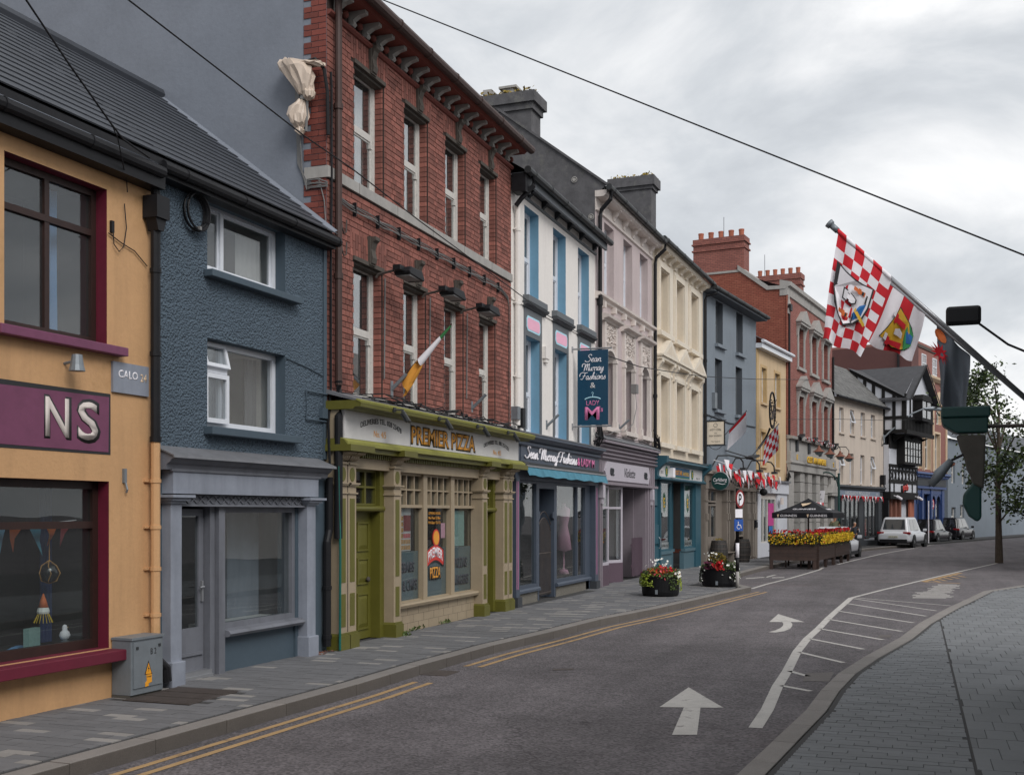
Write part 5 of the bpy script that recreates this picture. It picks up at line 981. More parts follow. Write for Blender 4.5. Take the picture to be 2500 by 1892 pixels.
def chimney(b, name, x0, x1, y0, y1, z0, z1, mat, caps, pots=0, pr=.1, growth=False):
    c = b.p(name, MB().box(x0,x1,y0,y1,z0,z1), mat); m = MB()
    for za, zb, p in caps: m.box(x0-p,x1+p,y0-p,y1+p,za,zb)
    m.build('cap', mat, c)
    for k in range(pots):
        y = y0+(y1-y0)*(k+.5)/pots; b.p('chimney_pot', MB().lathe([(pr*.9,z1-.02),(pr,z1+.3),(pr*1.08,z1+.32),(pr*1.08,z1+.38),(pr*.7,z1+.38),(pr*.7,z1+.1)], ((x0+x1)/2,y,0), 12), 'terracotta', c)
    if growth:
        g = MB(); zt = caps[-1][1]
        for k in range(420): leaf(g, Vector((random.uniform(x0-.05,x1+.1), random.uniform(y0-.05,y1+.05), zt+random.random()**2*.16)), .12)
        g.build('grass_tuft', 'leaf_bronze', c, kind='stuff')
    return c
chimney(lav, 'chimney', .02, .75, 1.75, 3.2, 11.2, 12.75, 'dark_render', [(12.55,12.72,.06),(12.72,13.0,.14)], growth=True)
lav.p('cap_stones', MB().box(.1,.5,2.9,3.15,13.0,13.25).box(.15,.55,2.3,2.6,13.02,13.22).box(.1,.6,2.2,2.7,13.22,13.28), 'limestone')
# shop
vs = lav.p('shopfront', MB().box(.05,6.05,-.1,.1,2.68,3.80).box(5.05,6.05,-.06,.3,.05,2.68).box(.05,.33,-.06,.2,.05,2.68), 'violet_shop')
for z in (3.36, 3.46, 3.57, 3.68): lav.p('band', MB().ext([(0,z),(-.15,z),(-.19,z+.03),(-.19,z+.06),(0,z+.07)], .05, 6.05), 'violet_shop', vs)
lav.p('cornice', MB().ext([(0,3.9),(-.28,3.84),(-.28,3.78),(0,3.76)], .0, 6.1), 'violet_shop', vs); lav.p('flashing', MB().ext([(-.004,4.02),(-.29,3.87),(-.29,3.855),(-.004,3.93)], .0, 6.1), 'lead', vs); lav.p('bottom_moulding', MB().box(.0,6.08,-.2,0,2.70,2.77), 'violet_shop', vs)
sg = lav.p('sign_board', MB().prism([(.62,2.82),(5.12,2.82),(5.3,3.06),(5.12,3.31),(.62,3.31),(.45,3.06)], -.14, -.1), 'violet_sign', vs)
text('lettering', 'Violette', 'ink', sg, (2.95,-.142,2.95), .25, 1.15, shear=.4, ext=.004)
for x in (1.1, 4.75): lav.p('scroll_emblem', MB().tube([(x+.3*(k/20-.5)+.09*math.cos(k*.9),-.146,3.05+.09*math.sin(k*.9)) for k in range(21)], .018, 5), 'charcoal', sg)
for x in (5.12, 5.36, 5.6, 5.84, .08, .22): lav.p('flute', MB().box(x,x+.12 if x > 1 else x+.07,-.12,-.06,.05,3.3), 'violet_shop', vs)
for x in (5.5, .16): lav.p('bracket', MB().box(x-.1,x+.1,-.2,-.06,2.35,2.68).box(x-.07,x-.03,-.17,-.06,2.2,2.35).box(x+.03,x+.07,-.17,-.06,2.2,2.35), 'violet_sign', vs)
def glaz(x0, x1, y0, y1, par):
    """a glazed shop bay between two points in plan"""
    d = Vector((x1-x0, y1-y0)); L_ = d.length; n = MB(); o = None
    n.box(0,.06,-.03,.04,.58,2.68).box(L_-.06,L_,-.03,.04,.58,2.68).box(.06,L_-.06,-.025,.035,2.62,2.68).box(.06,L_-.06,-.025,.035,2.07,2.13).box(.06,L_-.06,-.025,.035,.58,.66)
    o = n.build('bay_window', 'violet_sign', par); MB().box(.06,L_-.06,.0,.008,.66,2.07).build('pane', 'shop_glass', o); MB().box(.06,L_-.06,.0,.008,2.13,2.62).build('pane', 'shop_glass', o); MB().box(.0,L_,-.04,.05,.04,.58).build('stall_riser', 'plum', o)
    o.location = (x0, y0, 0); o.rotation_euler = (0, 0, math.atan2(d.y, d.x))
glaz(.33, 1.18, .0, .0, vs); glaz(1.18, 1.5, .0, .55, vs); glaz(1.5, 2.75, .55, .05, vs); glaz(2.75, 3.75, .05, .45, vs)
m = MB(); m.quad((.3,1.6,.05),(5.1,1.6,.05),(5.1,1.6,2.7),(.3,1.6,2.7)); m.quad((.3,-.02,2.69),(.3,1.6,2.69),(5.1,1.6,2.69),(5.1,-.02,2.69)); m.quad((.3,0,.05),(.3,1.6,.05),(.3,1.6,2.7),(.3,0,2.7)); lav.p('interior', m, 'shop_room', vs)
lav.p('doorway', MB().box(3.75,3.85,.4,1.5,.05,2.68).box(3.85,5.05,1.45,1.5,.05,2.68).box(4.98,5.05,.3,1.5,.05,2.68), 'violet_shop', vs); lav.p('shop_door', MB().box(3.87,4.97,1.38,1.44,.1,2.6), 'ink', vs)
gt = MB()
for k in range(9): x = 3.85+k*.135; gt.box(x,x+.07,.02,.05,.14,1.24)
gt.box(3.8,5.0,.05,.07,.4,.46).box(3.8,5.0,.05,.07,1.0,1.06); lav.p('slatted_gate', gt, 'plum', vs)
lav.p('display_shelf', MB().box(1.0,3.6,.6,1.2,.5,.62), 'violet_sign', vs)
for k, (x, mt, lab) in enumerate(((1.75,'petal_pink','drape of pink flowers in the violet shop window'),(2.35,'leaf_dark','dark trailing garland in the violet shop window'),(1.1,'petal_orange','posy of orange flowers in the violet shop left pane'))):
    t = thing('hanging_garland', lab, 'garland', put(lav, x, .72 if k < 2 else .25, 1.0)); g1, g2 = MB(), MB()
    for j in range(160): z = random.uniform(0,1.3 if k < 2 else .45); leaf(g1 if j % 2 else g2, Vector((random.gauss(0,.07),random.gauss(0,.05),z)), .08)
    g1.build('blossoms', mt, t, kind='stuff'); g2.build('foliage', 'leaf', t, kind='stuff')
t = thing('flower_basket', 'small wicker basket with cream blooms in the violet shop window', 'basket', put(lav, 1.95, .8, .63)); MB().lathe([(.1,0),(.14,.16),(.12,.16),(.09,.03)], (0,0,0), 12).build('basket', 'poster_a', t); g1 = MB()
for j in range(60): leaf(g1, Vector((random.gauss(0,.08),random.gauss(0,.08),.25+random.gauss(0,.07))), .08)
g1.build('blossoms', 'cream', t, kind='stuff')
def wires(b, x, z, n, sp, seed, name='cables'):
    rnd = random.Random(seed); m = MB()
    for k in range(n): m.tube([(x+rnd.uniform(-sp,sp)*.6, -.08-rnd.random()*.12, z+.55*rnd.random()), (x+rnd.uniform(-sp,sp), -.16-rnd.random()*.1, z+.1*rnd.random()), (x+rnd.uniform(-sp,sp), -.12, z-.2*rnd.random()), (x+rnd.uniform(-sp,sp)*1.4, -.1, z-.35*rnd.random())], .016, 5)
    return b.p(name, m, 'black_paint')
wires(white, 6.15, 3.85, 9, .25, 3); wires(lav, 6.0, 3.95, 10, .3, 4)
lav.p('cables', MB().tube([(.3,-.2,3.96),(1.5,-.1,4.03),(3,-.15,4.0),(4.5,-.1,4.04),(5.8,-.15,3.95)], .012, 5), 'black_paint')
lav.p('hanging_cable', MB().tube([(2.9,-.3,5.4),(2.7,-.4,4.9),(2.3,-.4,4.4),(1.6,-.35,4.15),(.9,-.25,4.1),(.6,-.2,4.0)], .01, 5).box(2.82,3.05,-.36,-.2,5.3,5.55), 'cable_grey'); flagpole_holder(lav, 2.3, 4.3)

# ================================================================ cream stucco house, teal shop
cream = Bld('cream_house', 'cream stucco house with triangular window pediments above the teal shop', (34.04, 7.60), -2.04)
CU = [(.90,2.02),(3.02,4.16),(5.2,6.36)]
cream.wall(0, 7.35, 3.5, 10.3, [(a,b,7.68,9.66) for a,b in CU] + [(a,b,4.18,6.26) for a,b in CU], 'cream', depth=.3, back=7.5)
for a, b in CU:
    for z0, z1 in ((7.68,9.66),(4.18,6.26)):
        w = cream.window(a, b, z0, z1, .24, 'cream_light', .06, rails=(.5,), curtain=[(.03,.97,0,1)], horns=True)
        for k, q in enumerate((.0, .1)): MB().box(a-.24+q,a-.12+q,-.04-.025*k,.0,z0,z1+.26-q).box(b+.12-q,b+.24-q,-.04-.025*k,.0,z0,z1+.26-q).box(a-.12+q,b+.12-q,-.0405-.025*k,.0,z1+.14-q,z1+.26-q).build('architrave', 'cream_light', w)
        MB().box(a-.32,b+.32,-.16,0,z0-.15,z0-.005).build('sill', 'cream_light', w)
    z = 6.86; c = (a+b)/2
    MB().box(a-.42,b+.42,-.2,0,z-.10,z).prism([(a-.46,z),(b+.46,z),(b+.46,z+.06),(c,z+.60),(a-.46,z+.06)], -.26, 0).build('pediment', 'cream_light', w); MB().prism([(a-.10,z+.1),(b+.10,z+.1),(c,z+.42)], -.262, -.2).build('tympanum', 'cream', w)
    for x in (a-.36, b+.12): MB().ext([(0,6.28),(-.05,6.28),(-.09,6.36),(-.06,6.46),(-.12,6.58),(-.2,6.68),(-.2,6.76),(0,6.76)], x, x+.24).build('console', 'cream_light', w)
for k in range(9): cream.p('cornice_bracket', MB().ext([(0,9.96),(-.06,9.97),(-.08,10.03),(-.16,10.08),(-.25,10.14),(-.25,10.2),(0,10.2)], .35+k*.8, .62+k*.8), 'cream_light')
cream.p('cornice', MB().ext([(0,10.18),(-.26,10.18),(-.3,10.24),(-.31,10.32),(0,10.32)], 0, 7.3), 'cream_light'); cream.gutter(-.05, 7.5, 10.36, .40, 'dark_grey_metal', .08)
for x in (.4, 2.5, 4.68, 6.8): cream.p('pilaster_strip', MB().box(x-.16,x+.16,-.025,0,7.5,9.95), 'cream_light')
cream.p('roof', MB().add([(0,-.3,10.4),(7.35,-.3,10.4),(7.35,3.9,13.6),(0,3.9,13.6),(7.35,7.5,10.8),(0,7.5,10.8)],[(0,1,2,3),(3,2,4,5)]), 'slate')
cream.p('downpipe', MB().tube([(.12,-.4,10.3),(.12,-.38,10.05),(.06,-.12,9.8),(.05,-.09,9.6),(.05,-.09,3.7)], .055, 10).tube([(.05,-.09,5.6),(.05,-.09,5.5)], .07, 10), 'black_paint')
cream.p('gable', MB().add([(7.34,0,9),(7.34,0,10.3),(7.34,3.9,13.5),(7.34,7.5,10.5),(7.34,7.5,9)],[(0,1,2,3,4)]), 'dark_render')
chimney(cream, 'chimney', 6.6, 7.3, 1.75, 3.25, 12, 14.05, 'dark_render', [(13.88,14.0,.06),(14.0,14.35,.14)], growth=True)
cs_ = cream.p('shopfront', MB().box(.1,6.9,-.12,.1,3.02,3.55).box(5.9,6.75,-.06,.25,.05,3.02).box(.9,1.0,-.04,.2,.05,3.02), 'teal')
cream.p('cornice', MB().ext([(0,3.72),(-.36,3.66),(-.38,3.58),(-.3,3.54),(-.2,3.52),(-.2,3.48),(0,3.48)], .15, 6.9), 'teal', cs_); cream.p('flashing', MB().ext([(-.004,3.76),(-.39,3.68),(-.39,3.665),(-.004,3.74)], .15, 6.9), 'lead', cs_); cream.p('bottom_moulding', MB().tube([(.2,-.2,3.04),(6.8,-.2,3.04)], .05, 8), 'teal', cs_)
for x in (.06, 6.62): cream.p('console', MB().ext([(0,3.0),(-.15,3.0),(-.22,3.06),(-.14,3.14),(-.16,3.28),(-.3,3.42),(-.44,3.52),(-.46,3.72),(0,3.74)], x, x+.26), 'teal', cs_)
sg = cream.box('sign_board', 'sign_white', .33, 6.6, -.135, -.12, 3.08, 3.48, parent=cs_); cream.box('sign_panel', 'sign_blue', 1.75, 4.55, -.142, -.135, 3.12, 3.46, parent=sg); cream.box('sign_stripe', 'sign_green', 1.75, 4.55, -.1435, -.1421, 3.12, 3.16, parent=sg)
text('lettering', 'EUROSTAR', 'sign_orange', sg, (2.75,-.1435,3.21), .16, 1.4, bold=.03, ext=.003); text('lettering', 'SHAREFIELD', 'gold', sg, (4.0,-.1435,3.21), .13, .95, ext=.003)
for x in (1.3, 4.98): cream.p('oval_emblem', MB().prism([(x+.17*math.cos(k*.314),3.28+.17*math.sin(k*.314)) for k in range(20)], -.142, -.135), 'sign_green', sg); text('lettering', 'E', 'gold', sg, (x,-.1435,3.2), .16, .12, bold=.03, ext=.003)
text('lettering', '2012', 'charcoal', sg, (.72,-.1365,3.2), .09, .34, ext=.002); text('lettering', 'No. 8', 'charcoal', sg, (5.9,-.1365,3.14), .08, .5, ext=.002)
cream.p('alarm_box', MB().box(1.5,1.8,-.3,-.14,3.1,3.4), 'flag_white', cs_)
for i, (a, b, y) in enumerate(((1.0,2.5,.0),(2.6,4.2,.35),(4.3,5.9,.0))):
    w = shop_win(cream, a, b, .72, 3.0, 'teal', cs_, fw=.08, y=y); cream.p('stall_riser', MB().box(a,b,y,y+.15,.04,.66).box(a-.02,b+.02,y-.05,y+.1,.64,.74), 'teal_pale', w); cream.box('window_strip', 'sign_white', a+.1, b-.1, y+.062, y+.066, .8, 1.02, parent=w)
    text('lettering', ('CASH FOR GOLD','OPEN','CASH FOR GOLD')[i], 'ink' if i != 1 else 'sign_green', w, ((a+b)/2,y+.048,.86), .09, 1.1 if i != 1 else .6, ext=.001)
for x, c_ in ((4.55,'petal_orange'),(4.95,'flag_white'),(5.35,'sign_green')): cream.box('window_flag', c_, x, x+.4, .20, .21, 1.9, 2.92, parent=cs_)
for x in (1.75, 5.1): cream.p('oval_emblem', MB().prism([(x+.2*math.cos(k*.314),2.3+.32*math.sin(k*.314)) for k in range(20)], .05, .055), 'sign_green', cs_); text('lettering', 'E', 'gold', cs_, (x,.049,2.15), .3, .2, bold=.02, ext=.001)
d_ = cream.p('door', MB().box(.26,.9,.05,.1,.1,2.15).box(.3,.86,.0,.05,.2,.9).box(.3,.86,.0,.05,1.0,1.6), 'teal', cs_); cream.p('handle', MB().tube([(.8,-.02,.85),(.8,-.06,.9),(.8,-.06,1.15),(.8,-.02,1.2)], .015, 6), 'aluminium', d_); cream.p('fanlight', MB().box(.26,.9,.06,.1,2.2,3.0), 'teal_pale', cs_)
wires(cream, .2, 3.85, 6, .25, 6)

# ================================================================ grey pub
grey = Bld('grey_pub', 'slate grey rendered pub with dark sash windows and taupe pub front', (41.39, 7.34), -7.8)
GU = [(1.57,2.49),(4.32,5.25)]
grey.wall(0, 7.28, 3.3, 10.2, [(a,b,8.40,10.05) for a,b in GU] + [(a-.08,b-.08,5.90,7.85) for a,b in GU], 'grey_wall', rev='grey_reveal', depth=.28, back=7.5)
for a, b in GU:
    for z0, z1, o_ in ((8.40,10.05,0),(5.90,7.85,-.08)):
        w = grey.window(a+o_, b+o_, z0, z1, .22, 'grey_paint', .05, rails=(.5,), bars=(1,1)); MB().box(a+o_-.12,b+o_+.2,-.14,0,z0-.12,z0-.004).build('sill', 'grey_wall', w)
grey.p('soffit', MB().box(-.02,7.4,-.45,0,10.1,10.2), 'grey_reveal'); grey.gutter(-.05, 7.5, 10.24, .48, 'dark_grey_metal', .08); grey.p('roof', MB().add([(0,-.45,10.25),(7.4,-.45,10.25),(7.4,3.9,12.6),(0,3.9,12.6)],[(0,1,2,3)]), 'slate')
grey.p('downpipe', MB().tube([(.3,-.46,10.2),(.28,-.44,10.05),(.06,-.12,9.95),(.03,-.09,9.8),(.03,-.09,3.4)], .055, 10).tube([(.03,-.09,7.6),(.03,-.09,7.5)], .07, 10).tube([(.03,-.09,5.6),(.03,-.09,5.5)], .07, 10), 'black_paint')
grey.p('cables', MB().tube([(.2,-.03,5.62),(1.6,-.03,5.58),(3.2,-.03,5.5),(5,-.03,5.56),(7.1,-.03,5.6)], .025, 5), 'grey_reveal'); grey.box('alarm_box', 'zinc', 1.1, 1.4, -.12, 0, 5.9, 6.5)
gs = grey.p('shopfront', MB().box(0,7.3,-.12,.1,2.86,3.38).box(0,.35,-.06,.2,.05,2.86).box(1.9,2.9,.1,.3,.05,2.86).box(6.9,7.3,-.06,.2,.05,2.86).box(4.0,5.5,.3,.5,.05,2.86), 'taupe')
grey.p('cornice', MB().ext([(0,3.6),(-.22,3.5),(-.24,3.42),(-.14,3.38),(0,3.36)], 0, 7.3), 'taupe', gs)
for x in (.02,.2,2.7,3.0,3.75,4.05,5.65,5.9,6.45,6.7): grey.p('pilaster', MB().box(x,x+.14,-.1,.1,.05,2.88).box(x-.02,x+.16,-.13,.1,2.4,2.44).box(x-.02,x+.16,-.13,.1,.12,.2).box(x+.02,x+.12,-.14,.0,1.7,1.95), 'taupe', gs)
w = shop_win(grey, .4, 1.85, 1.0, 2.3, 'taupe', gs, (.5,), y=.05); shop_win(grey, .4, 1.85, 2.36, 2.84, 'taupe', gs, (.5,), y=.05); grey.p('stall_riser', MB().box(.4,1.85,.05,.2,.05,1.0), 'taupe', gs); w = shop_win(grey, 4.2, 5.6, 1.0, 2.6, 'taupe', gs, (.5,), y=.05)
d_ = grey.p('door', MB().box(3.2,3.75,.3,.35,.08,2.1), 'grey_reveal', gs); grey.p('recess', MB().box(5.9,6.45,.25,.3,.05,2.86), 'black_paint', gs); text('lettering', 'THE TANYARD', 'rust', gs, (4.85,-.125,3.02), .2, 1.5, bold=.02, ext=.02)
t = thing('whiskey_sign', 'cream rectangular whiskey sign in a black iron frame on the grey pub', 'hanging sign', put(grey, .12, 0, 0), R(-7.8))
MB().box(-.02,.02,-.77,-.13,4.48,5.31).build('panel', 'cream_light', t); MB().box(-.028,.028,-.80,-.77,4.45,5.34).box(-.028,.028,-.13,-.10,4.45,5.34).box(-.028,.028,-.77,-.13,5.31,5.34).box(-.028,.028,-.77,-.13,4.45,4.48).tube([(0,.0,5.36),(0,-.86,5.36)], .014, 6).tube([(0,.0,4.43),(0,-.86,4.43)], .014, 6).tube([(0,-.45+.3*(k/16-.5)*2*.8,5.38+.14*math.sin(math.pi*k/16)) for k in range(17)], .01, 5).tube([(0,-.45+.3*(k/16-.5)*2*.8,4.41-.12*math.sin(math.pi*k/16)) for k in range(17)], .01, 5).build('iron_frame', 'black_paint', t)
MB().tube([(-.022,-.45+.07*math.cos(k*.4),5.18+.07*math.sin(k*.4)) for k in range(17)], .007, 5).build('ring_emblem', 'charcoal', t)
for tx, z, h, wd in (('WEST CORK',4.96,.075,.44),('the',4.87,.04,.1),('IRISH WHISKEY',4.76,.065,.48),('The Tanyard',4.56,.05,.32)): text('lettering', tx, 'ink', t, (-.022,-.45,z), h, wd, rot=(90,0,-90), ext=.001, arch=.03 if z > 4.9 else 0)
t = thing('beer_sign', 'round dark green illuminated beer sign on the grey pub', 'hanging sign', put(grey, .4, -.55, 3.14), R(-7.8)); MB().lathe([(.33,-.06),(.345,-.05),(.345,.05),(.33,.06)], (0,0,0), 32, axis='x').build('rim', 'aluminium', t, smooth=True); MB().lathe([(.01,-.07),(.325,-.065),(.325,-.02)], (0,0,0), 32, axis='x').build('face', 'green_dark', t)
text('lettering', 'Carlsberg', 'flag_white', t, (-.073,0,-.02), .13, .52, rot=(90,0,-90), bold=.015, shear=.2, ext=.001); MB().tube([(-.07,.2-.4*k/10,-.10+.02*math.sin(k*.63)) for k in range(11)], .012, 5).build('swash', 'flag_white', t); MB().tube([(0,.34,.0),(0,.55,.0)], .025, 6).build('arm', 'black_paint', t)
def barrel(loc, lab, top):
    t = thing('barrel', lab, 'barrel', loc, 0, 'barrels outside the grey pub'); n = 18; pr_ = [(.27,0),(.31,.2),(.335,.45),(.31,.7),(.27,.9)]
    for k in range(n):
        a0, a1 = 2*math.pi*(k+.03)/n, 2*math.pi*(k+.97)/n; m = MB(); vs_l = []
        for r, h in pr_: vs_l += [(r*math.cos(a0),r*math.sin(a0),h),(r*math.cos(a1),r*math.sin(a1),h)]
        m.add(vs_l, [(2*i,2*i+1,2*i+3,2*i+2) for i in range(4)]).build('stave', 'barrel', t)
    MB().lathe([(.01,.86),(.27,.86),(.27,.88),(.01,.88)], (0,0,0), 18).lathe([(.25,0),(.3,.2),(.325,.45),(.3,.7),(.25,.86)], (0,0,0), 18).build('head', 'barrel', t)
    for z in (.12,.3,.6,.78): r = .27+.065*math.sin(math.pi*z/.9)+.004; MB().lathe([(r,z-.02),(r+.006,z-.02),(r+.006,z+.02),(r,z+.02)], (0,0,0), 18).build('hoop', 'iron', t)
    if top:
        g = MB()
        for k in range(50): leaf(g, Vector((random.gauss(.05,.08),random.gauss(0,.08),.92+random.random()*.06)), .06)
        g.build('plant', 'leaf_bronze', t, kind='stuff')
barrel(put(grey, .62, -.42, .04), 'dark oak barrel under the pub window nearest the teal shop', True); barrel(put(grey, 3.25, -.55, .04), 'dark oak barrel behind the parking sign post', False)
t = thing('pub_bench', 'low dark bench between the two barrels', 'bench', put(grey, 1.9, -.3, .04), R(-7.8)); MB().box(-.7,.7,-.16,.16,.40,.44).build('seat', 'taupe', t); MB().box(-.65,-.58,-.14,.14,0,.4).build('leg', 'taupe', t); MB().box(.58,.65,-.14,.14,0,.4).build('leg', 'taupe', t)
t = thing('loudspeaker', 'black round loudspeaker at the right end of the pub front', 'loudspeaker', put(grey, 7.0, -.4, 2.85), R(-7.8)); MB().lathe([(.05,.15),(.14,.12),(.16,-.05),(.13,-.14),(.02,-.15)], (0,0,0), 14, axis='x').build('body', 'black_paint', t, smooth=True); MB().tube([(0,0,.1),(0,.4,.15)], .02, 6).build('arm', 'black_paint', t)
t = thing('menu_box', 'black wall box beside the pub doorway', 'menu box', put(grey, 6.75, -.1, 1.35), R(-7.8)); MB().box(-.1,.1,-.1,0,0,.32).build('case', 'black_paint', t); MB().box(-.08,.08,-.105,-.1,.24,.3).build('lip', 'aluminium', t)
# gooseneck floodlights over the pub and the lamp boards
for k, x in enumerate((.6, 2.9, 5.2)):
    t = thing('gooseneck_light', ('curved grey lamp arm over the pub front nearest the teal shop','curved grey lamp arm over the middle of the pub front','curved grey lamp arm over the pub front nearest the yellow house')[k], 'lamp', put(grey, x, 0, 3.55), R(-7.8), 'lamp arms over the pub front'); MB().tube([(.1,-.1,.1),(.3,-.3,.55),(.7,-.6,.58),(1.1,-.9,.5),(1.25,-.98,.35),(1.25,-1.0,.1)], .03, 8).build('arm', 'dark_grey_metal', t); MB().box(1.1,1.4,-1.1,-.9,.03,.12).build('lamp_head', 'dark_grey_metal', t)
t = thing('twin_floodlight', 'wide black floodlight board above the pub lamp arms', 'floodlight', put(grey, 3.4, -.9, 4.15), R(-7.8)); MB().prism([(-.5,-.02),(.55,.12),(.6,.04),(-.3,-.1)], -.15, .15).build('housing', 'dark_grey_metal', t); MB().tube([(0,0,-.05),(-.6,.88,.25)], .025, 6).build('arm', 'dark_grey_metal', t)

# ================================================================ narrow yellow house
yel = Bld('yellow_house', 'narrow pale yellow house over a white shopfront', (48.60, 6.35), -7.97)
YU = [(.84,1.62),(3.08,3.96)]
yel.wall(0, 5.16, 3.2, 9.15, [(a,b,6.74,8.26) for a,b in YU] + [(a-.08,b-.1,4.02,5.48) for a,b in YU], 'yellow_wall', rev='yellow_trim', depth=.2, back=6)
for a, b in YU:
    for z0, z1, o_, q in ((6.74,8.26,0,0),(4.02,5.48,-.08,-.1)):
        w = yel.window(a+o_, b+q, z0, z1, .15, 'white_paint', .05, rails=(.5,), curtain=[(.05,.9,0,1)]); MB().box(a+o_-.12,b+q+.12,-.1,0,z0-.1,z0-.004).build('sill', 'yellow_wall', w); MB().box(a+o_-.12,a+o_,-.02,0,z0,z1+.12).box(b+q,b+q+.12,-.02,0,z0,z1+.12).box(a+o_,b+q,-.02,0,z1,z1+.12).build('surround', 'yellow_trim', w)
yel.gutter(-.1, 5.3, 9.26, .32, 'upvc', .075); yel.p('eaves_board', MB().box(-.05,5.2,-.27,0,8.98,9.18), 'upvc'); yel.p('roof', MB().add([(0,-.3,9.3),(5.3,-.3,9.3),(5.3,3.5,11.6),(0,3.5,11.6)],[(0,1,2,3)]), 'slate'); yel.p('quoin', MB().box(0,.35,-.03,0,3.4,9), 'yellow_trim')
ys = yel.p('shopfront', MB().box(0,5.1,-.14,.1,2.84,3.34).box(0,.5,-.08,.2,.05,2.84).box(3.32,5.1,-.06,.2,.05,2.84).box(.5,3.3,.0,.2,.05,.66), 'tudor_white'); yel.p('cornice', MB().box(-.05,5.12,-.24,0,3.34,3.42), 'lead', ys); shop_win(yel, .5, 3.3, .66, 2.64, 'white_paint', ys, (.27,.52), y=.02); yel.p('lintel', MB().box(.5,3.3,.02,.2,2.64,2.84), 'lav_trim', ys)
yel.box('window_banner', 'magenta', 2.15, 3.1, .05, .055, 1.4, 2.4, parent=ys); yel.box('window_card', 'crest_blue', 2.3, 2.9, .05, .055, .95, 1.38, parent=ys); yel.p('scroll_emblem', MB().tube([(2.9+.09*math.sin(k*.6),-.146,2.95+.3*k/16) for k in range(17)], .02, 5), 'ink', ys)
yel.p('hanging_plate', MB().box(3.3,3.7,-.25,-.2,2.35,2.65), 'lav_trim', ys); wires(yel, 5.0, 3.6, 10, .3, 9)
t = thing('pub_bunting', 'tangled red and white pennants strung along the pub front', 'bunting', put(grey, 0, -.4, 3.5)); n_ = 64
for i in range(n_):
    u = i/n_; p = put(grey, .3+u*8.8, -.5-.2*math.sin(i*2.1), 3.80-.28*min(1,u*4)+.16*math.sin(i*1.7)) - put(grey, 0, -.4, 3.5); w_, h_ = random.uniform(.16,.32), random.uniform(.25,.5); a = random.uniform(-.8,.8)
    MB().add([p, p+Vector((w_*math.cos(a),w_*math.sin(a),-.03)), p+Vector((w_*.5*math.cos(a)+random.uniform(-.1,.1),w_*.5*math.sin(a)-.06,-h_)), p+Vector((w_*.2,-.03,-h_*.5))], [(0,1,2,3)]).build('pennant', ('flag_red','flag_white')[i % 2] if u > .12 else ('flag_white' if i < 2 else 'flag_red'), t)
MB().tube([put(grey, .0+u*.45*20, -.42, 3.9-.35*min(1,u*5*.45)+.05*math.sin(u*9)) - put(grey, 0, -.4, 3.5) for u in [k/20 for k in range(21)]], .012, 5).build('cord', 'flag_white', t)
lb = MB()
for i in range(26): p = put(grey, 1.4+i*.27, -.5, 3.1+.07*math.sin(i*.9)) - put(grey, 0, -.4, 3.5); lb.lathe([(.02,.05),(.035,0),(.02,-.05)], tuple(p), 6)
lb.build('festoon_bulbs', 'ink', t, kind='stuff')
def small_flag(name, lab, base, tip, f0, f1, drop, mats, chk=False):
    t = thing(name, lab, 'flag', base); d = tip-base; MB().tube([Vector((0,0,0)), d], .022, 6).build('pole', 'aluminium', t)
    nu, nv = 6, 5
    for j in range(nv):
        ms = {k: MB() for k in mats}
        for i in range(nu):
            def q(u, v): return tuple(d*(f0+(f1-f0)*u) + Vector((.10*v*math.sin(u*4), .10*v*math.sin(u*5+1), -drop*v*(1-.15*u)-.03*math.sin(u*8)*v)))
            k = mats[(i+j) % len(mats)] if chk else mats[0 if j == 0 else -1]
            ms[k].add([q(i/nu,j/nv), q((i+1)/nu,j/nv), q((i+1)/nu,(j+1)/nv), q(i/nu,(j+1)/nv)], [(0,1,2,3)])
        for k, m in ms.items():
            if m.v: m.build('cloth', k, t)
    return t
small_flag('pub_flag', 'white and red flag hanging from a pole on the grey pub', put(grey, 2.65, -.02, 4.98), put(grey, 2.17, -1.05, 5.88), .22, .95, .78, ['flag_red', 'flag_white'])
small_flag('checked_flag', 'small red and white checked flag by the yellow house', put(grey, 6.3, -.05, 4.28), put(yel, -1.64, -1.4, 5.6), .5, .97, 1.05, ['flag_red', 'flag_white'], True)
t = thing('ring_bracket', 'ornate black iron ring bracket on the yellow house corner', 'bracket', put(yel, .0, -.6, 6.3), R(-7.97)); MB().tube([(.75*math.sin(k*.262)*.6,-.1,.75*math.cos(k*.262)) for k in range(25)], .04, 7).tube([(0,.5,-1.6),(0,.2,-1.2),(0,0,-.75)], .05, 7).build('ring', 'black_paint', t)
lf = MB()
for k in range(60): leaf(lf, Vector((random.gauss(.1,.18),-.1+random.gauss(0,.05),random.gauss(-.1,.3))), .16)
lf.tube([(-.3,-.1,.3),(.0,-.1,-.2),(.3,-.1,.3)], .025, 6).tube([(-.2,-.1,-.4),(.25,-.1,.1)], .025, 6).tube([(.2,-.1,-.5),(.35,-.1,-.9),(.3,-.1,-1.3)], .015, 5).build('iron_leaves', 'iron', t, kind='stuff')

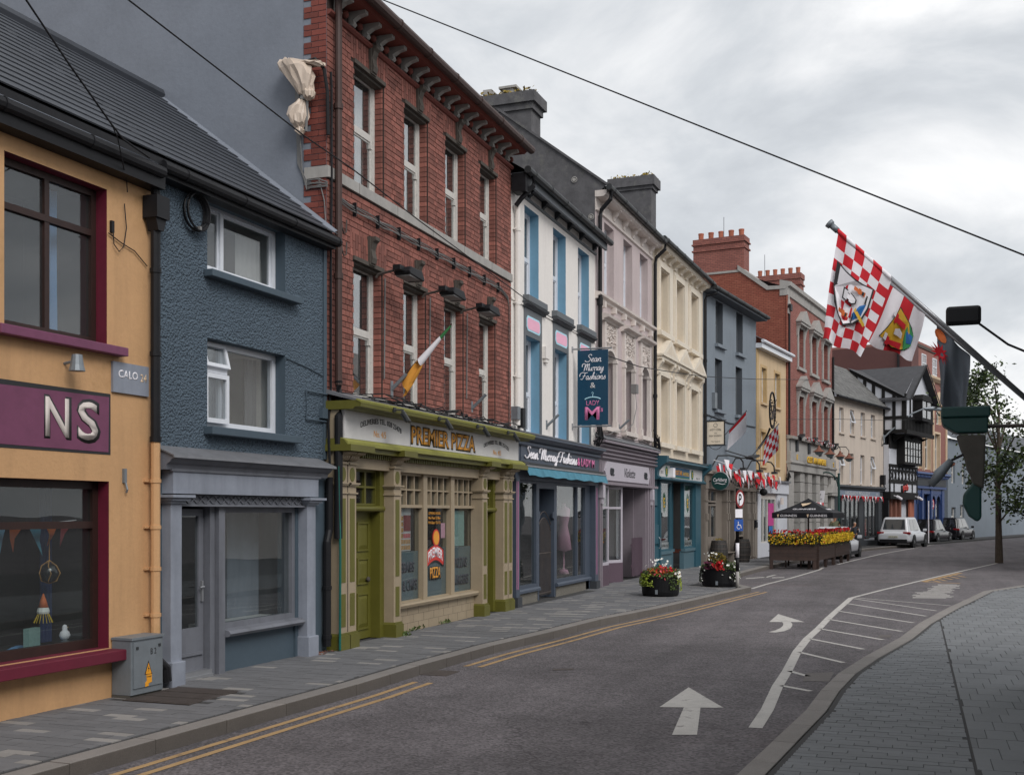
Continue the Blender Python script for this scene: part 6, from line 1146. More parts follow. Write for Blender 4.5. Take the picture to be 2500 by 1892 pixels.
# ================================================================ red brick bank building, now a pub
red = Bld('red_brick_building', 'tall red brick building with grey stone pediments and stone ground floor', (53.71, 5.63), -7.48)
RU = [(2.35,3.5),(5.15,6.45),(8.0,9.3)]
red.wall(0, 10.5, 5.4, 12.15, [(a,b,9.05,10.95) for a,b in RU] + [(a,b,5.7,7.65) for a,b in RU], 'far_brick', depth=.25, back=None)
for a, b in RU:
    for z0, z1, ped in ((9.05,10.95,11.05),(5.7,7.65,7.9)):
        w = red.window(a, b, z0, z1, .2, 'white_paint', .06, rails=(.5,), curtain=[(.05,.95,0,1)], cm='grey_blind'); MB().box(a-.2,a,-.06,0,z0-.02,z1+.2).box(b,b+.2,-.06,0,z0-.02,z1+.2).box(a,b,-.06,0,z1,z1+.2).box(a-.25,b+.25,-.12,0,z0-.16,z0-.02).build('surround', 'limestone', w)
        c = (a+b)/2; MB().box(a-.35,b+.35,-.25,0,ped,ped+.12).prism([(a-.42,ped+.12),(b+.42,ped+.12),(b+.42,ped+.18),(c,ped+.75),(a-.42,ped+.18)], -.3, 0).build('pediment', 'limestone', w)
        for x in (a-.3, b+.08): MB().ext([(0,z1-.45),(-.06,z1-.4),(-.1,z1-.1),(-.2,ped),(0,ped)], x, x+.22).build('console', 'limestone', w)
red.p('cornice', MB().ext([(0,12.1),(-.06,12.12),(-.08,12.5),(-.2,12.54),(-.22,12.72),(.3,12.85),(.3,12.1)], -.05, 10.55), 'limestone')
red.p('gable', MB().add([(-.01,-.02,0),(-.01,-.02,12.5),(-.01,.85,12.6),(-.01,2.24,13.5),(-.01,4.6,13.5),(-.01,7,12.2),(-.01,7,0)],[tuple(range(7))]), 'far_brick_side'); red.p('gable', MB().add([(10.5,0,0),(10.5,0,12.6),(10.5,3,13.8),(10.5,7,12.2),(10.5,7,0)],[tuple(range(5))]), 'far_brick_side')
red.p('coping', MB().add([(-.08,.0,12.55),(-.08,.85,12.6),(-.08,2.3,13.72),(-.08,2.3,13.5),(-.08,.9,12.42),(-.08,0,12.4),(.3,0,12.6),(.3,.85,12.65),(.3,2.3,13.77)],[(0,1,4,5),(1,2,3,4),(0,6,7,1),(1,7,8,2)]).box(-.05,.3,2.2,4.7,13.4,13.5), 'limestone')
red.p('roof', MB().add([(0,.3,12.6),(10.5,.3,12.6),(10.5,3.3,13.9),(0,3.3,13.7),(10.5,7,12),(0,7,12)],[(0,1,2,3),(3,2,4,5)]), 'slate'); red.p('corner', MB().box(-.05,.3,-.05,.0,5.4,12.1), 'far_brick_side')
chimney(red, 'chimney', -.0, .9, 2.0, 4.5, 13.45, 15.15, 'chimney_brick', [(14.55,14.62,.06),(14.86,14.92,.07),(14.92,15.15,.02)], 5, .13); chimney(red, 'chimney', 9.7, 10.5, 1.55, 4.1, 13.2, 15.15, 'chimney_brick', [(14.5,14.58,.06),(14.85,15.15,.05)], 6, .12)
red.p('aerial', MB().tube([(.4,3.1,15.1),(.4,3.1,16.2)], .02, 5).tube([(10,3.6,15.1),(10,3.6,16.4)], .02, 5), 'aluminium')
red.p('downpipe', MB().tube([(.22,-.08,11.4),(.22,-.08,4.2)], .06, 8).box(.05,.4,-.2,0,11.4,11.7), 'black_paint'); red.p('downpipe', MB().tube([(10.4,-.08,10.5),(10.4,-.08,5.4)], .06, 8), 'black_paint')
red.p('niche', MB().box(.02,.34,-.12,.0,11.25,11.5).lathe([(.1,11.5),(.12,11.7),(.06,11.95),(.07,12.05),(.02,12.1)], (.16,-.06,0), 8), 'limestone')
rs = red.p('stone_front', MB().box(0,10.5,-.2,.1,3.95,4.85).box(0,10.5,-.12,.1,4.85,5.45).box(.0,1.0,-.12,.3,0,3.95).box(9.6,10.5,-.12,.3,0,3.95).box(1.0,9.6,.6,.7,0,3.95), 'limestone'); red.p('parapet', MB().ext([(0,5.42),(-.3,5.44),(-.32,5.56),(0,5.62)], -.05, 10.5), 'limestone', rs); red.p('moulding', MB().ext([(0,4.28),(-.26,4.3),(-.28,4.36),(-.2,4.4),(0,4.4)], -.02, 10.52), 'limestone', rs)
for x in (2.45, 4.1, 6.0, 7.9):
    for k in range(8): red.p('rusticated_block', MB().box(x-.02*(k % 2),x+.9+.02*(k % 2),-.1,.3,.05+k*.49,.05+k*.49+.46), 'limestone', rs)
for a, b in ((1.05,2.4),(3.4,4.05),(5.05,5.95),(6.95,7.85),(8.85,9.55)): shop_win(red, a, b, .6, 3.9, 'white_paint', rs, y=.3, d=.3)
red.p('door_pediment', MB().box(9.0,10.8,-.3,.0,2.9,3.05).prism([(8.95,3.05),(10.85,3.05),(9.9,3.75)], -.32, .0), 'limestone', rs)
for x in (1.3, 3.9, 6.5, 9.3): red.p('bracket_panel', MB().box(x,x+.3,-.22,-.1,4.9,5.4), 'charcoal', rs)
text('lettering', 'CEST AN AIMSIRE', 'gold', rs, (5.6,-.205,4.45), .30, 4.4, bold=.03, ext=.04); text('lettering', 'E', 'gold', rs, (1.3,-.205,4.5), .25, .2, ext=.03); text('lettering', 'S', 'gold', rs, (9.8,-.205,4.45), .25, .2, ext=.03)
names = ('leftmost', 'second', 'third', 'rightmost')
for k, x in enumerate((2.6, 5.2, 7.8, 10.2)):
    t = thing('gooseneck_lamp', (f'{names[k]} of the copper shaded globe lamps on the stone pub front' if k in (0, 3) else f'{names[k]} from left copper shaded globe lamp on the stone pub front'), 'lamp', put(red, x, -.95, 4.95), R(-7.48), 'copper lamps on the stone pub front'); MB().tube([(0,.8,.45),(0,.5,.62),(0,.15,.6),(0,0,.4),(0,0,.3)], .025, 6).build('arm', 'dark_grey_metal', t); MB().lathe([(.03,.3),(.06,.2),(.13,.1),(.28,.0),(.3,-.02),(.2,-.01)], (0,0,-.02), 14).build('shade', 'rust', t); MB().lathe([(.2,0),(.19,-.08),(.12,-.16),(.02,-.19)], (0,0,-.02), 14).build('globe', 'frosted', t, smooth=True)
for k, x in enumerate((.9, 3.8, 6.4, 9.0)):
    t = thing('ledge_light', (f'{names[k]} of the black floodlights on the stone ledge' if k in (0, 3) else f'{names[k]} from left black floodlight on the stone ledge'), 'floodlight', put(red, x+.5, -.35, 5.6), R(-7.48), 'floodlights on the stone ledge'); o = MB().prism([(-.4,-.05),(.4,.15),(.45,.05),(-.3,-.12)], -.12, .12).build('housing', 'black_paint', t); MB().box(-.05,.05,-.05,.05,-.2,0).build('foot', 'black_paint', t)
pp = []
for i in range(10): pp.append(put(red, 2.5+i*.75, -.4, 5.62+.03*(i % 2)))
pennants('ledge_bunting', 'red and white pennants along the stone ledge of the brick pub', pp, 22, .22, ['flag_red', 'flag_white'])
pennants('seating_bunting', 'red and white pennants hung low behind the pub parasol', [put(red, 2.0, -.6, 2.5), put(red, 5.4, -.6, 2.5)], 13, .55, ['flag_red', 'flag_white', 'flag_white', 'flag_red'])

# ================================================================ beige house, Higgledy Piggledy
bei = Bld('beige_house', 'two storey beige rendered house with slate roof over the gift shop', (64.12, 4.27), -14.55)
BW = [(1.24,2.0),(3.15,3.9),(5.15,5.96),(7.15,8.0)]
bei.wall(0, 9.74, 3.4, 8.42, [(a,b,6.48,7.88) for a,b in BW] + [(a-.06,b-.08,3.66,5.37) for a,b in BW], 'beige_wall', depth=.22, back=4)
for i, (a, b) in enumerate(BW):
    for z0, z1, o_, q in ((6.48,7.88,0,0),(3.66,5.37,-.06,-.08)):
        w = bei.window(a+o_, b+q, z0, z1, .17, 'upvc', .07, rails=(.5,), sashed=False); MB().box(a+o_-.1,b+q+.1,-.1,0,z0-.1,z0-.004).build('sill', 'beige_wall', w)
for x, z in ((3.15, 7.86), (1.2, 5.35), (7.1, 5.35)): o = bei.frame('open_light', 'upvc', x, x+.72, -.75, 0, .07, 0, .05); o.location = (0, .1, z); o.rotation_euler = (R(-18), 0, 0)
RA = math.atan2(2.55, 2.55)
def far_roof(b, x0, x1, y0, z0, L_, a, w, p, mat):
    m = MB(); r = 0; n = int(L_/p)
    for r in range(n):
        x = x0 - (w/2 if r % 2 else 0); yy, zz = y0+r*p*math.cos(a), z0+r*p*math.sin(a)
        while x < x1:
            A_, B_ = max(x, x0), min(x+w, x1); dz = random.uniform(0,.02); q = p*1.15
            if B_-A_ > .03: m.add([(A_+.01,yy,zz+.02+dz),(B_-.01,yy,zz+.02+dz),(B_-.01,yy+q*math.cos(a),zz+q*math.sin(a)+.004),(A_+.01,yy+q*math.cos(a),zz+q*math.sin(a)+.004),(A_+.01,yy,zz-.01),(B_-.01,yy,zz-.01)],[(0,1,2,3),(4,5,1,0)])
            x += w
    rf = b.p('roof', MB().quad((x0,y0,z0),(x1,y0,z0),(x1,y0+L_*math.cos(a),z0+L_*math.sin(a)),(x0,y0+L_*math.cos(a),z0+L_*math.sin(a))), mat); m.build('roof_slates', mat, rf, kind='stuff')
far_roof(bei, -.3, 9.74, -.35, 8.42, 3.7, RA, .4, .26, 'old_slate'); bei.gutter(-.2, 9.9, 8.38, .38, 'black_paint', .08)
bei.p('chimney_stack', MB().box(-.2,.9,.6,2.2,8.5,10.9).box(-.3,1.0,.5,2.3,10.7,10.9), 'dark_render')
bs = bei.p('shopfront', MB().box(.2,9.2,-.12,.1,2.92,3.28).box(.2,.9,-.06,.2,.05,2.92).box(8.5,9.2,-.06,.2,.05,2.92), 'charcoal'); sg = bei.box('sign_board', 'higgle_blue', .4, 8.45, -.14, -.12, 2.95, 3.27, parent=bs); bei.p('cornice', MB().ext([(0,3.58),(-.3,3.52),(-.32,3.44),(-.2,3.36),(-.18,3.28),(0,3.28)], .2, 9.3), 'charcoal', bs)
text('lettering', 'HIGGLEDY PIGGLEDY', 'sign_white', sg, (4.2,-.142,3.01), .2, 4.6, ext=.003); text('lettering', '15', 'sign_white', sg, (7.9,-.142,3.03), .14, .3, ext=.003)
w = shop_win(bei, .9, 5.0, .3, 2.9, 'charcoal', bs, (.2,.4,.6,.8), fw=.1); w = shop_win(bei, 5.9, 8.5, .5, 2.9, 'charcoal', bs, (.33,.66), fw=.1); bei.p('door', MB().box(5.0,5.9,.05,.12,.05,2.9), 'charcoal', bs); bei.p('stall_riser', MB().box(.9,8.5,.0,.15,.05,.34), 'charcoal', bs)
M('warm_bulb', (1, .6, .25, 1), .5, 0); bb = MATS['warm_bulb'].node_tree.nodes['Principled BSDF']; bb.inputs['Emission Color'].default_value = (1, .62, .25, 1); bb.inputs['Emission Strength'].default_value = 4
for k, (x, z, l) in enumerate(((1.2,2.0,'highest left'),(2.05,1.75,'lower second'),(2.7,2.05,'upper third'),(3.4,1.8,'lower fourth'),(5.4,2.1,'door'),(6.8,2.0,'right window'))):
    t = thing('pendant_bulb', f'{l} glowing pendant bulb in the gift shop', 'lamp', put(bei, x, .5, z), R(-14.55), 'pendant bulbs in the gift shop'); MB().lathe([(.01,-.09),(.05,-.04),(.05,.02),(.02,.08)], (0,0,0), 10).build('bulb', 'warm_bulb', t, smooth=True); MB().tube([(0,0,.08),(0,0,.8)], .006, 5).build('flex', 'ink', t)
for k, (x, mt, l) in enumerate(((6.3,'petal_red','red stack of toys'),(7.0,'petal_pink','pink doll box'),(7.6,'cream','cream parcel'),(1.6,'leaf_dark','green gift basket'),(2.6,'poster_a','brown gift box'),(3.9,'zinc','grey tin'))):
    t = tag(MB().box(-.2,.2,-.1,.1,0,.6).box(-.14,.14,-.08,.08,.6,1.0).lathe([(.02,1.0),(.1,1.06),(.1,1.16),(.02,1.25)], (0,0,0), 8).build('window_goods', mt), f'{l} displayed in the gift shop window', 'shop goods', 'goods in the gift shop window'); t.location = put(bei, x, .4, .42); t.rotation_euler = (0, 0, R(-14.55))
pennants('gift_bunting', 'red and white pennants across the gift shop fascia', [put(bei, .7, -.35, 2.98)] + [put(bei, 1.5+k*1.15, -.35, 2.96-.02*(k % 2)) for k in range(7)], 26, .36, ['flag_red', 'flag_white', 'flag_red', 'flag_red', 'flag_white'], lean=.6)
bei.p('speaker', MB().box(-.05,.3,-.3,-.05,3.35,3.95), 'black_paint'); bei.p('speaker', MB().box(8.9,9.2,-.3,-.05,3.7,4.3), 'black_paint'); wires(bei, 9.4, 3.5, 8, .35, 12)

# ================================================================ timber framed house with jettied storey
tud = Bld('timber_framed_house', 'black and white timber framed house with projecting upper storey', (73.55, 1.82), -14.69)
tud.p('wall', MB().box(0,6.5,.05,4,0,6.9).box(0,6.5,-1.3,4,6.95,9.2), 'tudor_white'); D0 = -1.3
# front gable roof, ridge running back from the street
tud.p('roof', MB().add([(-.25,-1.75,8.95),(3.25,-1.75,11.35),(3.25,4.5,11.35),(-.25,4.5,8.95),(6.75,-1.75,8.95),(6.75,4.5,8.95)],[(0,1,2,3),(1,4,5,2)]).add([(-.25,2.02,8.9),(-.25,-1.75,8.95),(-.25,-1.75,8.85),(-.25,2.02,8.8)],[(0,1,2,3)]), 'dark_slate')
tud.p('gable_panel', MB().add([(0,D0,9.2),(6.5,D0,9.2),(3.25,D0,11.3)],[(0,1,2)]), 'tudor_white'); tud.p('barge_board', MB().add([(-.3,-1.8,8.85),(3.25,-1.8,11.28),(3.25,-1.8,11.45),(-.3,-1.8,9.1)],[(0,1,2,3)]).add([(6.8,-1.8,8.85),(3.25,-1.8,11.28),(3.25,-1.8,11.45),(6.8,-1.8,9.1)],[(0,1,2,3)]), 'tudor_black')
# side wall rises to the back under a catslide, seen over the beige roof
tud.p('side_gable', MB().add([(-.02,D0,6.95),(-.02,D0,9.0),(-.02,2.1,10.95),(-.02,4,10.95),(-.02,4,6.95)],[(0,1,2,3,4)]), 'tudor_white'); tud.p('side_roof', MB().add([(-.2,-1.6,8.95),(-.2,2.2,11.1),(3.4,2.2,11.2),(3.25,-1.75,11.3)],[(0,1,2,3)]), 'dark_slate')
def beam(name, *b): return tud.box(name, 'tudor_black', *b)
for y in (D0-.02, -.75, -.1, .5, 1.05, 1.6, 2.0): tud.p('stud', MB().box(-.06,.02,y,y+.2,6.95,9.05+(y-D0)*.57), 'tudor_black')
tud.p('rail', MB().box(-.062,.02,D0,.0,7.75,7.95).box(-.062,.02,D0,2,6.9,7.12).add([(-.064,D0,8.85),(-.064,2.1,10.8),(-.064,2.1,11.05),(-.064,D0,9.1)],[(0,1,2,3)]), 'tudor_black')
for x in (0,1.0,1.7,4.3,5.3,6.3): tud.p('stud', MB().box(x,x+.2,D0-.06,D0+.02,7.85,9.2), 'tudor_black')
tud.p('rail', MB().box(-.05,6.55,D0-.065,D0+.02,9.1,9.3).box(-.05,6.55,D0-.1,D0+.02,7.8,7.95).box(-.05,6.55,D0-.14,D0+.02,6.85,7.1), 'tudor_black')
for k in range(19): tud.p('baluster', MB().box(.1+k*.34,.26+k*.34,D0-.07,D0+.02,7.1,7.8), 'tudor_black')
oz = tud.p('oriel_window', MB().box(1.9,4.2,D0-.55,D0,7.75,7.95).box(1.9,2.0,D0-.55,D0,7.95,9.0).box(4.1,4.2,D0-.55,D0,7.95,9.0).box(1.85,4.25,D0-.6,D0,9.0,9.1).box(3.0,3.08,D0-.56,D0-.5,7.95,9.0).box(1.9,4.2,D0-.56,D0-.5,8.45,8.52).prism([(1.85,9.1),(4.25,9.1),(3.9,9.4),(2.2,9.4)], D0-.55, D0), 'tudor_black'); tud.pane(2.0,4.1,D0-.53,7.95,9.0,'glass',oz); tud.p('interior', MB().box(2.02,4.08,D0-.4,D0-.02,7.96,8.99), 'room', oz)
for x in (.6, 3.2, 5.8): tud.p('jetty_brace', MB().ext([(-.06,5.9),(-.25,6.2),(-.7,6.6),(-1.2,6.85),(-.06,6.85)], x, x+.18), 'tudor_black')
# lower storey
D1 = -.35
tud.p('front', MB().box(.0,6.4,D1,.05,3.0,6.2), 'tudor_white'); tud.p('rail', MB().box(-.02,6.42,D1-.05,D1+.02,4.85,5.02).box(-.02,6.42,D1-.05,D1+.02,4.62,4.72).box(-.02,6.42,D1-.05,D1+.02,3.85,4.05).box(-.02,6.42,D1-.09,.05,2.85,3.3).box(-.02,6.42,D1-.05,D1+.02,6.0,6.9), 'tudor_black')
for x in (0.0,.62,1.3,2.0,2.8,3.6,4.4,5.2,5.9,6.3): tud.p('stud', MB().box(x,x+.17,D1-.045,D1+.02,4.05,5.0), 'tudor_black')
for x in (.0,.9,5.1,6.25): tud.p('stud', MB().box(x,x+.17,D1-.045,D1+.02,3.3,3.9), 'tudor_black')
for k in range(8): x = .2+k*.77; tud.p('brace', MB().prism([(x,4.05),(x+.1,4.05),(x+.62,4.6),(x+.52,4.6)], D1-.04, D1).prism([(x+.52,4.05),(x+.62,4.05),(x+.1,4.6),(x,4.6)], D1-.039, D1), 'tudor_black')
tw_ = tud.p('bay_window', MB().box(1.6,5.8,D1-.5,D1,5.05,5.2).box(1.6,1.75,D1-.5,D1,5.2,6.6).box(5.65,5.8,D1-.5,D1,5.2,6.6).box(1.6,5.8,D1-.5,D1,6.5,6.9), 'tudor_black'); mu = MB()
for k in range(1,6): mu.box(1.75+k*.65-.03,1.75+k*.65+.03,D1-.49,D1-.44,5.2,6.5)
mu.box(1.75,5.65,D1-.489,D1-.441,5.6,5.65).box(1.75,5.65,D1-.489,D1-.441,6.05,6.1); mu.build('glazing_bars', 'tudor_black', tw_); tud.pane(1.75,5.65,D1-.46,5.2,6.5,'glass',tw_); tud.p('blinds', MB().box(1.8,3.0,D1-.3,D1-.26,5.2,6.5), 'cream_trim', tw_)
tud.p('left_strip', MB().box(-.02,.18,-.01,.05,.0,6.9).box(.0,1.0,-.012,.05,3.6,3.75).box(.0,1.0,-.012,.05,4.8,4.95), 'tudor_black')
text('lettering', 'ptsb', 'ink', tud.o, (3.2,D1-.02,3.42), .42, 1.3, bold=.05, ext=.1); text('lettering', 'ptsb', 'sign_red', tud.o, (3.2,D1-.13,3.44), .38, 1.2, bold=.04, ext=.03)
for k, x in enumerate((.7, 5.6)):
    t = thing('security_camera', ('white camera on the left of the timber house fascia','white camera on the right of the timber house fascia')[k], 'camera', put(tud, x, D1-.3, 3.0), R(-14.69), 'cameras on the timber house'); MB().tube([(0,0,0),(.5,-.1,-.15)], .09, 8).build('body', 'flag_white', t); MB().tube([(0,0,0),(0,.3,.08)], .03, 6).build('arm', 'flag_white', t)
tud.p('entrance', MB().box(.2,6.4,.3,.4,0,3).box(.0,.2,-.3,.3,0,3.0), 'black_paint')
for x in (.9,1.9,2.9): tud.p('stone_pier', MB().box(x,x+.35,-.2,.2,0,2.9), 'rust')
tud.p('door_panel', MB().box(5.2,6.3,-.2,-.1,0,2.9), 'terracotta')
t = tag(MB().lathe([(.035,0),(.035,2.7),(.0,2.72)], (0,0,0), 8).build('white_post', 'flag_white'), 'thin white post before the timber framed house', 'post'); t.location = put(tud, 4.4, -1.6, .04)

# ================================================================ pink building with blue bank front, brown upper wing
ptb = Bld('pink_building', 'tall dusky pink building with arched windows over a royal blue shopfront', (79.90, .15), -15.15)
PW = [(1.1,2.4),(2.95,4.5),(5.6,7.0)]
ptb.wall(0, 9.04, 4.7, 11.4, [(a,b,5.0,7.6) for a,b in PW] + [(a,b,8.3,10.4) for a,b in ((2.9,4.3),(6.1,7.5))], 'pink_wall', rev='cream_trim', depth=.25, back=None)
for a, b in PW: w = ptb.window(a, b, 5.0, 7.6, .2, 'white_paint', .08, rails=(.6,)); MB().box(a-.14,a,-.05,0,4.9,7.75).box(b,b+.14,-.05,0,4.9,7.75).box(a,b,-.05,0,7.6,7.75).build('surround', 'cream_trim', w)
for a, b in ((2.9,4.3),(6.1,7.5)):
    w = ptb.window(a, b, 8.3, 9.7, .2, 'white_paint', .08, rails=(.6,), room=True); c = (a+b)/2; MB().prism([(a-.1,9.7)] + [(c-(b-a)/2*1.1*math.cos(k*.314),9.7+.95*math.sin(k*.314)) for k in range(11)] + [(b+.1,9.7)], -.06, 0).build('arch_head', 'cream_trim', w)
for x in (.2, 5.2, 8.8): ptb.p('pilaster_strip', MB().box(x-.15,x+.15,-.08,0,4.9,11.2), 'cream_trim')
ptb.p('cornice', MB().ext([(0,11.2),(-.1,11.22),(-.3,11.4),(-.32,11.55),(0,11.7)], 0, 9.2), 'cream_trim'); ptb.p('upper_storey', MB().box(1.6,8.2,.1,6,11.5,13.7), 'pink_wall')
ptb.p('side_wall', MB().add([(0,0.05,0),(0,.05,13.3),(0,7,13.3),(0,7,0)],[(0,1,2,3)]).add([(0,.05,13.3),(0,7,13.3),(2,7,13.6),(2,.1,13.6)],[(0,1,2,3)]).add([(0,.05,11.4),(1.7,.05,11.4),(1.7,.05,13.5),(0,.05,13.3)],[(0,1,2,3)]), 'brown_wall'); ptb.p('parapet', MB().box(1.55,8.3,.02,.1,13.3,13.5), 'dark_stone'); ptb.p('downpipe', MB().tube([(-.06,.9,13),(-.06,.9,10.5)], .08, 8), 'black_paint')
for x in (2.6, 5.4): w = ptb.window(x, x+1.1, 11.7, 12.95, .05, 'upvc', .07, rails=(.5,), sashed=False, room=True)
pb_ = ptb.p('shopfront', MB().box(-.2,8.2,-.2,.1,3.65,4.4).box(0,.5,-.1,.2,0,3.65).box(2.1,2.5,-.1,.2,0,3.65).box(4.4,4.8,-.1,.2,0,3.65).box(7.4,8.0,-.1,.2,0,3.65).box(.5,7.4,-.05,.2,3.3,3.65).box(.5,7.4,-.05,.2,0,.5), 'royal_blue'); ptb.p('fascia', MB().box(-.1,8.0,-.24,-.2,3.85,4.32), 'charcoal', pb_); ptb.p('cornice', MB().ext([(0,4.8),(-.45,4.75),(-.5,4.62),(-.35,4.5),(-.25,4.4),(0,4.36)], -.4, 8.4), 'royal_blue', pb_)
for k in range(24): ptb.p('cornice_bracket', MB().box(-.2+k*.35,-.04+k*.35,-.42,-.2,4.4,4.54), 'royal_blue', pb_)
text('lettering', 'ptsb', 'ink', pb_, (3.9,-.245,3.95), .36, 1.1, bold=.05, ext=.06); text('lettering', 'ptsb', 'sign_red', pb_, (3.9,-.31,3.97), .32, 1.0, bold=.04, ext=.03)
for a, b in ((.5,1.3),(1.3,2.1),(4.8,6.0),(6.0,7.4)):
    w = shop_win(ptb, a, b, .5, 3.3, 'royal_blue', pb_, y=.05, fw=.1); c = (a+b)/2; ptb.p('arch_head', MB().prism([(a,3.3),(a,2.6)] + [(c-(b-a)/2*.86*math.cos(k*.314),2.6+.6*math.sin(k*.314)) for k in range(11)] + [(b,2.6),(b,3.3)], -.02, .06), 'royal_blue', w)
shop_win(ptb, 2.5, 4.4, .3, 3.3, 'royal_blue', pb_, y=.3, fw=.1); ptb.p('window_sign', MB().lathe([(.01,0),(.35,0),(.35,.01),(.01,.01)], (5.35,.03,2.6), 16, axis='y'), 'sign_red', pb_); text('lettering', '2', 'flag_white', pb_, (5.35,.02,2.42), .4, .28, ext=.002, bold=.03)
ptb.p('hanging_basket', MB().lathe([(.02,5.3),(.25,5.45),(.3,5.6),(.02,5.62)], (8.3,-.5,0), 10), 'rust')
far = Bld('far_grey_house', 'pale grey house at the far end of the street behind the tree', (88.9, -2.3), -16); far.wall(0, 46, 0, 7.5, [(1.0,2.2,1.0,2.4),(3.5,4.7,.8,2.6),(1,2,4.2,5.8),(4,5,4.2,5.8)], 'grey_wall', depth=.2, back=6)
for a, b, c, d in ((1.0,2.2,1.0,2.4),(3.5,4.7,.8,2.6),(1,2,4.2,5.8),(4,5,4.2,5.8)): far.window(a, b, c, d, .15, 'white_paint', .08)
far.p('roof', MB().add([(0,-.3,7.5),(46,-.3,7.5),(46,3,9.8),(0,3,9.8)],[(0,1,2,3)]), 'slate')
t = thing('street_light', 'grey street light arm reaching out between the beige and timber houses', 'street light', put(bei, 9.4, -.2, 6.6), R(-14.55)); MB().tube([(0,.1,0),(.2,-.3,.45),(.9,-1.4,1.5),(1.3,-2.0,1.8)], .05, 8).tube([(0,.2,-.5),(-.2,0,-.3),(0,.1,.2)], .04, 6).build('arm', 'zinc', t); MB().tube([(1.3,-2.0,1.8),(1.7,-2.4,1.82),(2.3,-2.9,1.75)], [.06,.13,.09], 8).build('lantern', 'zinc', t)

# ================================================================ the near right-hand building (its front runs past the camera)
cor = Bld('corner_building', 'dark stone building beside the camera at the right edge', (13.6, -1.4), 180)
cor.wall(0, 22, 2.9, 5.15, [], 'stone_dark', depth=.2, back=7); cor.p('parapet', MB().box(-.05,22,-.08,.3,5.15,5.27), 'limestone')
cf = cor.p('shopfront', MB().box(0,22,-.1,.1,2.6,2.9).box(0,.5,-.15,.3,0,2.6).box(5,5.5,-.15,.3,0,2.6).box(11,11.5,-.15,.3,0,2.6).box(18,18.5,-.15,.3,0,2.6).box(0,22,.0,.3,0,.6), 'green_dark')
for a, b in ((.5,5),(5.5,11),(11.5,18)): shop_win(cor, a, b, .6, 2.6, 'green_dark', cf, (.33,.66), y=.02, d=1.0)
t = thing('fascia_end', 'green cornice end with a stone corbel jutting in at the right edge', 'cornice', (12.5, -1.45, 0), 0)
MB().tube([(.14,.0,2.85),(.14,.75,2.85)], .02, 8).build('arm', 'iron', t)
MB().box(-.02,.30,.72,1.19,2.94,3.05).ext([(.74,2.78),(1.05,2.78),(1.17,2.86),(1.19,2.94),(.74,2.94)], 0, .28).build('cornice', 'green_dark', t, bevel=.015)
MB().ext([(.76,2.76),(1.04,2.76),(1.0,2.62),(.96,2.52),(.94,2.42),(.90,2.33),(.88,2.25),(.78,2.2)], .02, .26).build('corbel', 'stone_dark', t, bevel=.02); MB().ext([(.80,2.3),(.86,2.3),(.97,2.15),(.98,2.05),(.92,1.92),(.84,1.86),(.80,1.9)], .05, .23).build('shop_sign_end', 'green_dark', t, bevel=.02)
t = thing('hanging_lantern', 'long grey lantern hanging from the green cornice end', 'lantern', (12.55, -.36, 2.50)); MB().tube([(0,0,0),(0,.12,-.14),(0,.20,-.26)], [.035,.06,.035], 10).build('lantern', 'zinc', t, smooth=True); MB().tube([(0,0,0),(0,-.12,.06)], .015, 6).build('arm', 'black_paint', t)
t = thing('black_floodlight', 'black floodlight head against the sky at the right edge', 'floodlight', tuple(at_depth(2352, 771, 11.0))); MB().box(-.06,.06,-.16,.16,-.09,.09).build('housing', 'black_paint', t, bevel=.03); MB().tube([(0,-.1,-.05),(0,-.4,-.3),(.0,-.8,-.5)], .012, 6).build('arm', 'black_paint', t)
# houses across the way, whose fronts are mirrored in the shop windows
opp = Bld('opposite_house', 'white and crimson shops across the road mirrored in the near shop glass', (62, -9.5), 172.2); H1 = [(1+k*5.5,4.5+k*5.5,.6,2.6) for k in range(4)] + [(1.5+k*3,2.7+k*3,4.5,6.3) for k in range(7)]; opp.wall(0, 22, 0, 8.8, H1, 'white_wall', depth=.2); opp.box('shopfront', 'crimson', 0, 22, -.1, 0, 2.7, 3.4)
for q in H1: opp.window(*q, .12, 'crimson', .1)
op2 = Bld('opposite_terrace', 'grey rendered terrace across the road mirrored in the shop glass', (100, -19), 166); H2 = [(1+k*4,3.4+k*4,.6,2.6) for k in range(9)] + [(1.5+k*4,2.6+k*4,4.5,6.3) for k in range(9)]; op2.wall(0, 39, 0, 9.5, H2, 'grey_wall', depth=.2)
for q in H2: op2.window(*q, .12, 'charcoal', .1)
# ================================================================ big flags over the right-hand pavement
def atX(px, py, X): r = ray(px, py); return Vector((0, 0, EYE)) + r*(X/r.x)
def atY(px, py, Y): r = ray(px, py); return Vector((0, 0, EYE)) + r*(Y/r.y)
def cloth_fn(tl, tr, br, bl, amp, ph):
    def F(u, v):
        p = (tl*(1-u)+tr*u)*(1-v) + (bl*(1-u)+br*u)*v
        k = amp*(.25+.75*v); return p + Vector((k*math.sin(u*7.5+v*2.2+ph)+.4*k*math.sin(u*15+ph*2-v*3), .25*k*math.sin(u*9+v*4+ph), .02*v*math.sin(u*11+ph)))
    return F
def flag_cells(F, nu, nv, sub, colour, mats):
    m = MB(); idx = {k: i for i, k in enumerate(mats)}
    for j in range(nv):
        for i in range(nu):
            for a in range(sub):
                for b in range(sub):
                    u0, u1, v0, v1 = (i+a/sub)/nu, (i+(a+1)/sub)/nu, (j+b/sub)/nv, (j+(b+1)/sub)/nv
                    m.add([F(u0,v0),F(u1,v0),F(u1,v1),F(u0,v1)], [(0,1,2,3)], idx[colour(i,j)])
    return m
def patch(F, poly, off): return [F(u, v) + Vector((-off, 0, 0)) for u, v in poly]
